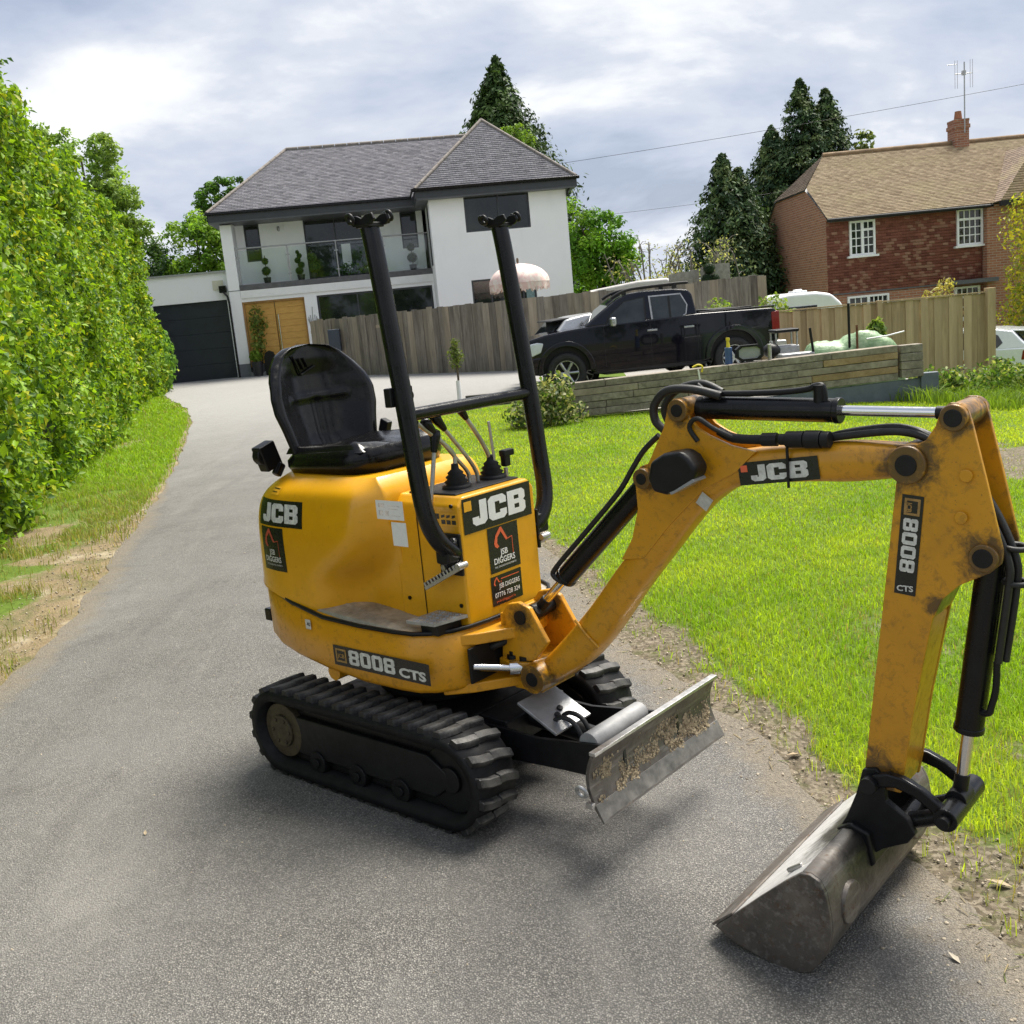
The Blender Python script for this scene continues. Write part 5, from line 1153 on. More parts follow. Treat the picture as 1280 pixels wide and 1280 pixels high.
    # solid under the slopes so that no light passes
    m = MB(); A1 = [P(ub0, e, EZ-.02), P(9, e, EZ-.02), P(9, rd, TOP-.02), P(ur0, rd, TOP-.02)]; m.add(A1, [(0, 1, 2, 3)]); m.add([P(ub0, bk_, EZ-.02), P(ub0, e, EZ-.02), P(ur0, rd, TOP-.02)], [(0, 1, 2)]); m.add([P(ub0, bk_, EZ-.02), P(9, bk_, EZ-.02), P(9, rd, TOP-.02), P(ur0, rd, TOP-.02)], [(0, 1, 2, 3)])
    m.add([P(uc-hw, we, EZ-.02), P(uc+hw, we, EZ-.02), P(uc, wa, WT-.02)], [(0, 1, 2)]); m.add([P(uc-hw, -3, EZ-.02), P(uc-hw, we, EZ-.02), P(uc, wa, WT-.02), P(uc, -3, WT-.02)], [(0, 1, 2, 3)]); m.add([P(uc+hw, we, EZ-.02), P(uc+hw, bk_, EZ-.02), P(uc, bk_, WT-.02), P(uc, wa, WT-.02)], [(0, 1, 2, 3)])
    m.build('underlay', 'soffit', rf)
    def ridge(a, b, n, r=.075):
        a, b = Vector(P(*a)), Vector(P(*b)); d_ = (b-a)/n
        for k in range(n):
            p0, p1 = a+d_*(k+.02), a+d_*(k+.98); MB().cyl(p0, p1, r*(1+.03*(k % 2)), r, n=10).build('ridge_tile', M('ridge_clay', (.20, .175, .155), .8, 0, .25, 7, .1), rf)
    ridge((ur0, rd, TOP+.01), (uc-.2, rd, TOP+.01), 15); ridge((uc, wa, WT+.01), (uc, -3.2, WT+.01), 7)
    ridge((ub0, e, EZ+.02), (ur0, rd, TOP+.01), 14, .055); ridge((uc-hw, we, EZ+.02), (uc, wa, WT+.01), 12, .055); ridge((uc+hw, we, EZ+.02), (uc, wa, WT+.01), 12, .055)
    # gutters and fascia boards
    bx('fascia_board', 'anthracite', ((ub0, e-.03, EZ-.26), (6.25, e, EZ-.02)), ((6.22, we-.03, EZ-.26), (11.22, we, EZ-.02)), ((6.22, we-.03, EZ-.26), (6.25, e, EZ-.02)), ((11.19, we-.03, EZ-.26), (11.22, bk_, EZ-.02)), ((ub0, e, EZ-.26), (ub0+.03, bk_, EZ-.02)))
    bx('gutter', 'black_gloss', ((ub0-.05, e+.1, EZ-.06), (6.15, e+.001, EZ+.03)), ((6.14, we+.1, EZ-.06), (11.30, we+.001, EZ+.03)), ((6.10, we+.1, EZ-.06), (6.14, e+.1, EZ+.03)), bevel=.02)
    MB().tube([P(10.98, 1.95, 5.42), P(11.05, 2.0, 5.28), P(10.97, 1.9, 5.15), P(10.95, 1.83, 5.0)], .035, 8, sub=4).build('downpipe', 'black_gloss', root)
    MB().tube([P(-.02, .06, .2), P(-.02, .06, 2.75), P(-.05, .05, 2.95), P(-.22, -.3, 3.12)], .035, 8).box(P(-.22, -.35, 3.2), (.22, .2, .22)).build('downpipe', 'black_gloss', root)
    # garage wing
    bx('garage_wall', 'white_render', ((-2.55, -.5, 2.87), (-.02, -.75, 3.74)), ((-5.5, -.5, G), (-2.55, -.75, 3.74)), ((-.02, -.5, G), (-.16, -.75, 2.87)), ((-5.5, -.75, G), (-5.3, -6, 3.7)))
    bx('garage_roof', 'galvanised', ((-5.6, -.42, 3.74), (.0, -6, 3.80)))
    gd = bx('garage_door', 'anthracite_door', ((-2.55, -.62, .2), (-.16, -.68, 2.87)))
    for k in range(5): MB().box2(P(-2.53, -.605, .33+k*.507), P(-.18, -.62, .33+k*.507+.498)).build('panel', 'anthracite_door', gd, bevel=.008)
    bx('meter_box', M('cream_plastic', (.62, .60, .48), .5, 0, .05, 10), ((-.55, -.47, 3.2), (-.2, -.5, 3.5)))
white_house()
WH = lambda u_, off, z: (-8.43+u_*math.cos(R(6))+off*math.sin(R(6)), 34.0+u_*math.sin(R(6))-off*math.cos(R(6)), z)

# --- topiary and pots of the white house
M('pot_dark', (.02, .02, .022), .5, 0, .2, 10); M('bark', (.10, .075, .05), .9, 0, .35, 14, .5, 40)
def ball(C, r, n, cols, size, rnd_=.12):
    a = RNG.normal(size=(n, 3)); a /= np.linalg.norm(a, axis=1, keepdims=True); return leaf_quads(np.array(C)+a*r*(1-rnd_*RNG.random((n, 1))**2), a+RNG.normal(0, .35, (n, 3)), size*(.7+.6*RNG.random(n)), np.array(cols)*(.6+.8*RNG.random((n, 1))))
def joined(parts_):
    Vs, Fs, Cs, o = [], [], [], 0
    for V, F, C in parts_: Vs.append(V); Fs.append(F+o); Cs.append(C); o += len(V)
    return np.concatenate(Vs), np.concatenate(Fs), np.concatenate(Cs)
def topiary(loc, balls, label, group='potted topiary on the balcony', col=(.035, .095, .025), h=.9, pot=.13):
    t = thing('topiary', label, 'topiary', loc, 0, group)
    MB().cyl((0, 0, 0), (0, 0, .2), pot*.75, pot, n=14).build('pot', 'pot_dark', t, bevel=.006); MB().cyl((0, 0, .2), (0, 0, h), .014, n=8).build('stem', 'bark', t)
    for x, z, r in balls:
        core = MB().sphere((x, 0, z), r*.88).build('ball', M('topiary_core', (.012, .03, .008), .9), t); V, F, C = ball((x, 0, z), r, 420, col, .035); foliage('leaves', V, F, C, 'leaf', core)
topiary(WH(1.22, -.55, 3.26), [(0, .40, .15), (0, .72, .11)], 'two-ball topiary standing in front of the narrow balcony window')
topiary(WH(2.32, -.55, 3.26), [(-.03, .32, .13), (.05, .50, .11), (-.05, .66, .10), (.02, .80, .08), (-.03, .92, .06)], 'spiral topiary on the balcony left of the sliding door')
topiary(WH(2.74, -.45, 3.26), [(.05, .38, .19), (0, .70, .16)], 'larger lighter two-ball topiary in front of the sliding door', col=(.08, .15, .03))
topiary(WH(4.45, -.45, 3.26), [(.02, .42, .17), (-.02, .78, .15)], 'two-ball topiary at the right edge of the sliding door')
topiary(WH(6.02, -.55, 3.26), [(0, .42, .17), (-.02, .76, .13)], 'round two-ball topiary below the right balcony window')
def bushy(name, label, cat, loc, balls, size, cols, n, group=None, mat='leaf', stem=None, pot=None):
    t = thing(name, label, cat, loc, 0, group)
    if pot: MB().cyl((0, 0, 0), (0, 0, pot[1]), pot[0]*.8, pot[0], n=16).build('pot', 'pot_dark', t, bevel=.01)
    if stem: MB().tube([Vector(p) for p in stem], .02, 7).build('stem', 'bark', t)
    parts_ = []
    for (x, y, z, rx, ry, rz_) in balls:
        m = int(n*rx*max(ry, .1)*rz_/sum(b[3]*max(b[4], .1)*b[5] for b in balls)); a = RNG.normal(size=(m, 3)); a /= np.linalg.norm(a, axis=1, keepdims=True); k = RNG.random((m, 1))**.45; C = np.array([x, y, z])+a*k*np.array([rx, ry, rz_]); cc = np.array(cols)[RNG.integers(0, len(cols), m)]
        parts_.append(leaf_quads(C, a+RNG.normal(0, .6, (m, 3)), size*(.6+.8*RNG.random(m)), cc*(.6+.8*RNG.random((m, 1)))))
    foliage('foliage', *joined(parts_), mat, t); return t
bushy('balcony_plant', 'low leafy plant in front of the sliding door on the balcony', 'plant', WH(3.9, -.4, 3.26), [(0, 0, .25, .45, .2, .22)], .09, [(.03, .08, .03), (.06, .13, .03)], 260)
bushy('bamboo_plant', 'tall thin bamboo in a pot beside the oak front door', 'plant', WH(.78, .12, .30), [(-.05, 0, 1.0, .25, .18, .6), (.02, 0, 1.75, .32, .2, .55)], .13, [(.22, .26, .06), (.14, .20, .04)], 420, stem=[(0, 0, .3), (.02, 0, 1.2), (-.03, 0, 2.1)], pot=(.19, .42))
bushy('leafy_pot_plant', 'bright green bushy plant in a dark pot on the door step', 'plant', WH(.62, .3, .30), [(0, 0, .68, .22, .2, .2)], .12, [(.16, .27, .03), (.22, .33, .05)], 200, pot=(.18, .5))
tag(MB().prism([(-.18, 0), (.18, 0), (.18, .62), (.13, .76), (0, .82), (-.13, .76), (-.18, .62)], -.06, .06).build('arched_panel', 'black_steel', None, bevel=.01, loc=WH(1.05, .28, .30)), 'dark arched panel leaning by the oak front door', 'panel')

# --- brick house on the right
def brick_mat():
    t = NT('brickwork'); c = t.n('ShaderNodeTexCoord'); sx = t.n('ShaderNodeSeparateXYZ'); t.l(c.outputs['Object'], sx.inputs[0]); cb = t.n('ShaderNodeCombineXYZ'); t.l(t.math('ADD', sx.outputs[0], sx.outputs[1]), cb.inputs[0]); t.l(sx.outputs[2], cb.inputs[1])
    b = t.n('ShaderNodeTexBrick'); b.inputs['Scale'].default_value = 1; b.inputs['Brick Width'].default_value = .225; b.inputs['Row Height'].default_value = .075; b.inputs['Mortar Size'].default_value = .009; b.inputs['Color1'].default_value = (.40, .17, .10, 1); b.inputs['Color2'].default_value = (.27, .105, .065, 1); b.inputs['Mortar'].default_value = (.36, .31, .25, 1); t.l(cb.outputs[0], b.inputs['Vector'])
    n = t.noise(3, 5, .7); col = t.mix(t.ramp(n, [(.4, 0.), (.7, .5)]), b.outputs['Color'], (.34, .19, .11)); t.set(col=col, rough=.9, spec=.2); t.bump(t.math('SUBTRACT', 1., b.outputs['Fac']), .5, .008); return t.m
brick_mat()
def brick_house():
    X0, Y0 = 10.32, 32.0; Z0 = -1.75; EZ = 3.45; root = thing('brick_house', 'red brick and tile-hung house with mossy tiled roof beyond the wooden fence', 'house', (X0, Y0, 0))
    P = lambda u_, off, z: (u_, -off, z); D = 7.4
    gable = [(0, Z0), (0, EZ), (1.85, 4.50), (5.5, 4.50), (D, EZ-.1), (D+.12, 2.6), (D, 1.8), (D, Z0)]
    MB().prism([(y, z) for y, z in gable], 0, .25, 'yzx').build('gable_wall', 'brickwork', root)
    m = MB(); m.box2(P(.25, 0, Z0), P(8.5, -.25, 1.15)); m.build('front_wall', 'brickwork', root)
    MB().box2(P(.02, -.02, 1.15), P(4.72, -.2, EZ)).build('upper_wall', 'brickwork', root)
    # tiles hung on the upper wall
    th = tiles('hung_tiles', P(-.03, .0, 1.22), (1, 0, 0), (0, 0, 1), [(0, 0), (4.75, 0), (4.75, 2.18), (0, 2.18)], .165, .088, 'hung_tiles', root, lip=.030, patch=2, seed=8)
    MB().box2(P(-.04, .03, 1.18), P(4.72, -.02, 1.22)).build('tilting_fillet', 'soffit', root)
    # windows: white casements with small panes
    def casement(u0, u1, z0, z1, cols_, off=.05):
        f = MB(); fw = .06
        def b_(a, c, d1=off+.05): f.box2(P(a[0], off-.06, a[1]), P(c[0], d1, c[1]))
        b_((u0, z0), (u1, z0+fw)); b_((u0, z1-fw), (u1, z1)); b_((u0, z0+fw), (u0+fw, z1-fw)); b_((u1-fw, z0+fw), (u1, z1-fw)); n = len(cols_); w = (u1-u0-2*fw)/n
        for k in range(1, n): b_((u0+fw+w*k-.04, z0+fw), (u0+fw+w*k+.04, z1-fw))
        o = f.build('window', 'white_trim', root); g_ = MB(); bars = MB()
        MB().box2(P(u0+fw, off-.03, z0+fw), P(u1-fw, off-.015, z1-fw)).build('pane', 'window_glass', o)
        for k, (nc, nr, tr) in enumerate(cols_):
            a0 = u0+fw+w*k+(.04 if k else 0); a1 = u0+fw+w*(k+1)-(.04 if k < n-1 else 0); h = z1-z0-2*fw
            zt0 = z1-fw-h*tr if tr else z1-fw
            if tr: bars.box2(P(a0, off-.012, zt0-.035), P(a1, off+.03, zt0+.035))
            for (za, zb, rows_) in ((z0+fw, zt0, nr), (zt0, z1-fw, 1 if tr else 0)):
                for i in range(1, nc): x = a0+(a1-a0)*i/nc; bars.box2(P(x-.014, off-.012, za), P(x+.014, off+.012, zb)) if rows_ else None
                for j in range(1, rows_): z = za+(zb-za)*j/rows_; bars.box2(P(a0, off-.012, z-.014), P(a1, off+.010, z+.014))
        bars.build('glazing_bars', 'white_trim', o); MB().box2(P(u0-.08, off-.05, z0-.06), P(u1+.08, off+.11, z0)).build('sill', 'white_trim', o)
    casement(.66, 1.44, 2.30, 3.33, ((2, 4, 0), (2, 3, .24))); casement(3.93, 4.72, 2.30, 3.38, ((4, 3, .26),)); casement(.55, 1.82, .18, 1.10, ((3, 2, 0), (4, 2, 0))); casement(3.85, 4.62, .10, 1.08, ((4, 2, .3),))
    MB().box2(P(3.6, .5, 1.16), P(5.0, .04, 1.28)).build('porch_roof', 'soffit', root)
    # roof
    RY, RZ, UX = 3.75, 5.72, 1.15
    rf = MB().box2(P(.05, .30, EZ-.10), P(4.95, -.02, EZ-.02)).build('roof', 'soffit', root)
    sv = Vector((0, RY+.32, RZ-EZ)); ln = sv.length; kv = (4.55-EZ)/(RZ-EZ)*ln
    tiles('roof_tiles', P(-.08, .32, EZ), (1, 0, 0), sv, [(0, 0), (10, 0), (10, ln), (UX+.08, ln), (0, kv)], .165, .10, 'mossy_tiles', rf, patch=.6, seed=12)
    hv = Vector((UX+.08, 0, RZ-4.5)); hl = hv.length
    tiles('hip_tiles', P(-.08, -5.55, 4.52), (0, -1, 0), hv, [(0, 0), (3.75, 0), (1.82, hl), (1.80, hl)], .165, .10, 'brown_tiles', rf, seed=13)
    m = MB(); m.add([P(-.06, .30, EZ-.03), P(12, .30, EZ-.03), P(12, -RY, RZ-.03), P(UX, -RY, RZ-.03), P(-.06, -1.85, 4.5)], [(0, 1, 2, 3, 4)]); m.add([P(-.06, -1.85, 4.5), P(UX, -RY, RZ-.03), P(-.06, -5.5, 4.5)], [(0, 1, 2)]); m.add([P(-.06, -D-.2, EZ-.1), P(-.06, -5.5, 4.5), P(UX, -RY, RZ-.03), P(12, -RY, RZ-.03), P(12, -D-.2, EZ-.1)], [(0, 1, 2, 3, 4)]); m.build('underlay', 'soffit', rf)
    # projecting cross wing at the right, its roof falling towards us
    MB().box2(P(4.74, .3, Z0), P(11.8, -7.2, EZ-.04)).build('wing_wall', 'brickwork', root)
    wz = 1.75; tiles('wing_tiles', P(4.96, .7, EZ+.04), (0, 1, 0), Vector((1.9, 0, wz)), [(0, 0), (4.4, 0), (4.4, 2.58), (1.6, 2.58)], .165, .10, 'brown_tiles', rf, patch=1, seed=14)
    tiles('wing_tiles', P(4.96, .7, EZ+.04), (1, 0, 0), (0, 1.6, wz), [(0, 0), (6.9, 0), (6.9, 2.37), (1.9, 2.37)], .165, .10, 'mossy_tiles', rf, patch=1, seed=15)
    m = MB(); m.add([P(4.98, .68, EZ+.01), P(4.98, -3.6, EZ+.01), P(6.88, -3.6, EZ+wz), P(6.88, -.9, EZ+wz)], [(0, 1, 2, 3)]); m.add([P(4.98, .68, EZ+.01), P(11, .68, EZ+.01), P(11, -.9, EZ+wz), P(6.88, -.9, EZ+wz)], [(0, 1, 2, 3)]); m.build('underlay', 'soffit', rf)
    MB().box2(P(4.96, .70, EZ-.12), P(11.9, .62, EZ+.02)).build('fascia_board', 'plastic_trim', rf)
    MB().cyl(P(UX, -RY, RZ+.02), P(12, -RY, RZ+.02), .09, n=10).build('ridge', M('ridge_red', (.24, .16, .09), .85, 0, .35, 3, .2), rf)
    MB().tube([P(-.1, .40, EZ-.05), P(4.8, .40, EZ-.07)], .05, 8).build('gutter', 'plastic_trim', root)
    ch = MB().box2(P(5.48, -RY+.30, 5.2), P(5.94, -RY-.30, 6.38)).box2(P(5.45, -RY+.33, 6.16), P(5.97, -RY-.33, 6.28)).box2(P(5.47, -RY+.31, 6.38), P(5.95, -RY-.31, 6.46)).build('chimney', 'brickwork', root)
    MB().cyl(P(5.71, -RY, 6.50), P(5.71, -RY, 6.74), .13, .10, n=14).build('chimney_pot', M('terracotta', (.30, .13, .07), .8, 0, .2, 9), ch)
    a = MB().cyl(P(5.75, -RY+.40, 6.0), P(5.75, -RY+.40, 8.2), .022, n=8)
    ae = a.build('aerial_mast', 'galvanised', ch)
    b = MB(); zt_ = 7.85
    b.cyl(P(5.46, -RY+.36, zt_), P(6.04, -RY+.36, zt_), .014, n=6)
    for x in (5.46, 5.54, 5.96, 6.04): b.cyl(P(x, -RY+.36, zt_-.45), P(x, -RY+.36, zt_+.42), .008, n=6)
    b.box(P(5.75, -RY+.36, zt_+.02), (.12, .08, .14)); b.cyl(P(5.52, -RY+.36, zt_+.3), P(5.2, -RY+.36, zt_+.3), .010, n=6); b.build('aerial', 'bare_steel', ch)
brick_house()

# ------------------------------------------------------------------ fences, walls
def wood(name, lo, hi, warm, scale=1., zs=.10):
    t = NT(name); rn = t.rnd(); c = t.n('ShaderNodeTexCoord'); ad = t.n('ShaderNodeVectorMath', operation='ADD'); mp = t.n('ShaderNodeMapping'); t.l(c.outputs['Object'], mp.inputs[0]); mp.inputs['Scale'].default_value = (1, 1, zs) if zs else (1, 1, 1); cb = t.n('ShaderNodeCombineXYZ'); t.l(t.math('MULTIPLY', rn, 37.), cb.inputs[0]); t.l(mp.outputs[0], ad.inputs[0]); t.l(cb.outputs[0], ad.inputs[1])
    g_ = t.noise(16*scale, 7, .72, ad.outputs[0], .3); big = t.noise(2.2, 4, .6, ad.outputs[0])
    col = t.ramp(g_, [(.28, lo), (.72, hi)]); col = t.mix(t.ramp(rn, [(.0, .0), (.55, .1), (.85, .75), (1., 1.)]), col, t.mix(.5, col, warm)); col = t.mix(t.ramp(big, [(.42, 0.), (.68, .55)]), col, tuple(x*.55 for x in lo))
    t.set(col=col, rough=.85, spec=.2); t.bump(g_, .35, .006); return t.m
wood('grey_boards', (.105, .092, .078), (.34, .305, .265), (.58, .47, .34)); wood('larch_boards', (.34, .245, .135), (.58, .44, .265), (.62, .48, .30)); wood('old_sleepers', (.12, .10, .08), (.42, .38, .31), (.46, .38, .28), .8, 1.)
wood('sleeper_fresh', (.26, .17, .085), (.46, .34, .20), (.48, .35, .20), .8, 1.)
def board_fence(name, label, cat, pts, bw, ztop, zbase, mat, thick=.02, postw=.1, posts=None, cap=False, group=None, wob=.010):
    """vertical boards along the path pts [(X, Y)]; ztop/zbase functions of X, Y"""
    root = thing(name, label, cat, (pts[0][0], pts[0][1], 0), 0, group); ox, oy = pts[0]
    for (xa, ya), (xb, yb) in zip(pts[:-1], pts[1:]):
        L_ = math.hypot(xb-xa, yb-ya); n = max(1, round(L_/bw)); a = math.atan2(yb-ya, xb-xa); w = L_/n
        for k in range(n):
            t = (k+.5)/n; x, y = xa+(xb-xa)*t, ya+(yb-ya)*t; zb, z1 = zbase(x, y), ztop(x, y)+random.gauss(0, wob); ww = w*random.uniform(1.04, 1.10)
            m = MB(); m.box((0, 0, (z1-zb)/2), (ww, thick, z1-zb)); o = m.build('board', mat, root); o.location = (x-ox+random.gauss(0, .002), y-oy+random.gauss(0, .004)+(thick+.006 if k % 2 else 0), zb); o.rotation_euler = (random.gauss(0, .006), random.gauss(0, .004), a)
        for zr in (.25, .8):
            zb, z1 = zbase((xa+xb)/2, (ya+yb)/2), ztop((xa+xb)/2, (ya+yb)/2); z = zb+(z1-zb)*zr; m = MB(); m.box((0, 0, 0), (L_, .06, .08)); o = m.build('rail', mat, root); o.location = ((xa+xb)/2-ox-math.sin(a)*-.0, (ya+yb)/2-oy+.06, z); o.rotation_euler = (0, 0, a)
        if cap: m = MB(); m.box((0, 0, 0), (L_, .07, .025)); o = m.build('capping_rail', mat, root); o.location = ((xa+xb)/2-ox, (ya+yb)/2-oy, ztop((xa+xb)/2, (ya+yb)/2)+.022); o.rotation_euler = (0, 0, a)
    for (x, y, pw, dz) in (posts or []):
        zb = zbase(x, y); z1 = ztop(x, y)+dz; m = MB(); m.box((0, 0, (z1-zb)/2), (pw, pw, z1-zb)); o = m.build('post', mat, root, bevel=.006); o.location = (x-ox, y-oy, zb)
    return root
gz = lambda x, y: float(zt(x, y))
board_fence('board_fence', 'weathered grey vertical board fence in front of the white house', 'fence', [(-5.25, 30.0), (-1.55, 26.6), (.50, 25.0), (3.6, 24.3), (6.3, 24.0)], .185, lambda x, y: 1.90, lambda x, y: gz(x, y)-.03, 'grey_boards', wob=.014)
board_fence('closeboard_fence', 'newer light brown closeboard fence beside the sleeper wall', 'fence', [(5.35, 20.6), (7.55, 20.45), (9.55, 20.2)], .135, lambda x, y: 1.115, lambda x, y: gz(x, y)-.06, 'larch_boards', cap=True, posts=[(9.62, 20.15, .16, .10), (7.56, 20.40, .10, .05), (5.3, 20.62, .10, .05)], wob=.003)
board_fence('tall_board_fence', 'tall pale fence panels behind the pickup cab', 'fence', [(4.45, 26.1), (5.95, 26.0)], .20, lambda x, y: 2.16+.10*(x-4.4), lambda x, y: gz(x, y)-.05, M('pale_boards', (.30, .285, .25), .85, 0, .3, 9, .2, 40).name, wob=.01)
board_fence('low_pale_fence', 'lower pale fence panel right of the tall panels', 'fence', [(6.0, 26.0), (6.75, 25.9)], .19, lambda x, y: 1.93, lambda x, y: gz(x, y)-.05, 'pale_boards')
topiary((5.38, 25.75, 1.12), [(0, .30+.53, .0001)][:0]+[(-.06, .82, .15), (.13, .82, .12), (0, 1.08, .15)], 'dark clipped ball topiary in front of the tall pale fence', None, (.02, .045, .015), 1.05)

# sleeper wall with the raised parking area behind it
pk = MB(); pk.prism([(.75, 15.12), (6.35, 15.12), (6.35, 23.2), (2.6, 23.9), (.4, 23.9), (.55, 19.2)], -.9, .03, 'xyz')
pk.build('parking_area', M('gravel_flat', (.30, .285, .26), .95, 0, .35, 40, .5, 90), None, kind='structure')
def sleeper_wall():
    root = thing('sleeper_wall', 'low retaining wall of stacked weathered timber sleepers at the edge of the lawn', 'wall', (0, 15, 0)); X0, X1, zt0, zt1 = .62, 5.78, .525, .635
    for r in range(5):
        x = X0-random.uniform(0, .4); h = .100
        while x < X1-.05:
            L_ = random.choice((1.2, 1.5, 1.8)); xe = min(x+L_, X1); xe = X1 if X1-xe < .35 else xe; xs = max(x, X0)
            if xe-xs > .15:
                zz_ = zt0+(zt1-zt0)*((xs+xe)/2-X0)/(X1-X0)-h*(r+1)+h/2; m = MB(); m.box((0, 0, 0), (xe-xs-.006, .20, h-.006)); o = m.build('sleeper', 'sleeper_fresh' if (xs > 4.4 and r in (1, 2, 3) and random.random() < .8) else 'old_sleepers', root, bevel=.008)
                o.location = ((xs+xe)/2, random.gauss(0, .006), zz_); o.rotation_euler = (random.gauss(0, .01), -(zt1-zt0)/(X1-X0), 0)
            x = xe
    for r in range(4):
        m = MB(); m.box((0, 0, 0), (.32, .20, .112)); o = m.build('sleeper', 'old_sleepers', root, bevel=.008); o.location = (5.97, -.03+random.gauss(0, .01), .625-.056-r*.118)
sleeper_wall()
bp = thing('slate_blue_boarding', 'smooth blue-grey board and post below the right end of the sleeper wall', 'boarding', (0, 14.9, 0))
M('blue_grey_board', (.115, .135, .165), .6, 0, .2, 6, .1)
MB().prism([(2.9, -.25), (6.12, -.62), (6.12, .13), (2.9, .03)], .02, .07, 'xzy').build('board', 'blue_grey_board', bp); MB().box2((6.10, -.02, -.7), (6.36, .12, .20)).build('post', 'blue_grey_board', bp, bevel=.01)
MB().box2((4.98, -.0, -.42), (5.10, .03, -.30)).build('vent', 'black_steel', bp)
tag(MB().box2((-.62, 17.95, .0), (.28, 18.06, .26)).build('timber_edging', M('dark_timber', (.05, .045, .04), .85, 0, .3, 9, .2), None, bevel=.01), 'dark timber edging at the head of the lawn', 'edging')

# ------------------------------------------------------------------ vehicles
M('car_black', (.004, .004, .008), .14, 0, .1, 3, 0, 1, .55, .15); M('car_silver', (.52, .53, .55), .3, .2, .03, 2, 0, 1, .5); M('car_white', (.72, .74, .78), .25, 0, .04, 3, 0, 1, .7); M('tyre', (.016, .016, .017), .75, 0, .2, 20); M('alloy', (.42, .43, .44), .3, .9, .1, 10); 0
def car_glass():
    t = NT('car_glass'); n = t.noise(1.6, 4, .6); t.set(col=t.ramp(n, [(.35, (.012, .014, .016)), (.7, (.05, .06, .065))]), rough=.03, spec=.5); return t.m
car_glass(); M('lamp_clear', (.62, .65, .68), .08, .3, .1, 20); M('lamp_red', (.19, .012, .011), .15, 0, .1, 20); M('lamp_orange', (.60, .18, .02), .2)
def wheel(root, x, y, r, w=.22, spokes=6, ysign=-1):
    t = MB(); prof_ = [(r*.62, -w/2), (r*.93, -w/2), (r, -w*.36), (r, w*.36), (r*.93, w/2), (r*.62, w/2)]; n = 32
    t.loft([[(x+p*math.cos(2*PI*k/n), y+q, r+p*math.sin(2*PI*k/n)) for p, q in prof_] for k in range(n)]+[[(x+p, y+q, r) for p, q in prof_]], closed=True, caps=False); o = t.build('wheel', 'tyre', root)
    rm = MB(); yo = y+ysign*w*.42; rm.cyl((x, y+ysign*w*.05, r), (x, y+ysign*w*.1, r), r*.62, n=28)
    rm.loft([[(x+p*math.cos(2*PI*k/n), y+ysign*q, r+p*math.sin(2*PI*k/n)) for p, q in ((r*.66, w*.40), (r*.60, w*.44), (r*.57, w*.40), (r*.57, w*.1))] for k in range(n)]+[[(x+p, y+ysign*q, r) for p, q in ((r*.66, w*.40), (r*.60, w*.44), (r*.57, w*.40), (r*.57, w*.1))]], closed=False, caps=False)
    MB().cyl((x, y+ysign*w*.06, r), (x, y+ysign*w*.12, r), r*.58, n=28).build('brake_disc', 'black_steel', o)
    for k in range(spokes):
        a = 2*PI*k/spokes; c_, s_ = math.cos(a), math.sin(a); rm.tube([(x+.12*r*c_, yo, r+.12*r*s_), (x+.58*r*c_, yo+ysign*.005, r+.58*r*s_)], [.030, .036], 6)
    rm.cyl((x, yo-ysign*.01, r), (x, yo+ysign*.02, r), r*.15, n=14); rm.build('rim', 'alloy', o); return o
def arc(cx, cz, r, a0, a1, n=12): return [(cx+r*math.cos(R(a0+(a1-a0)*k/n)), cz+r*math.sin(R(a0+(a1-a0)*k/n))) for k in range(n+1)]
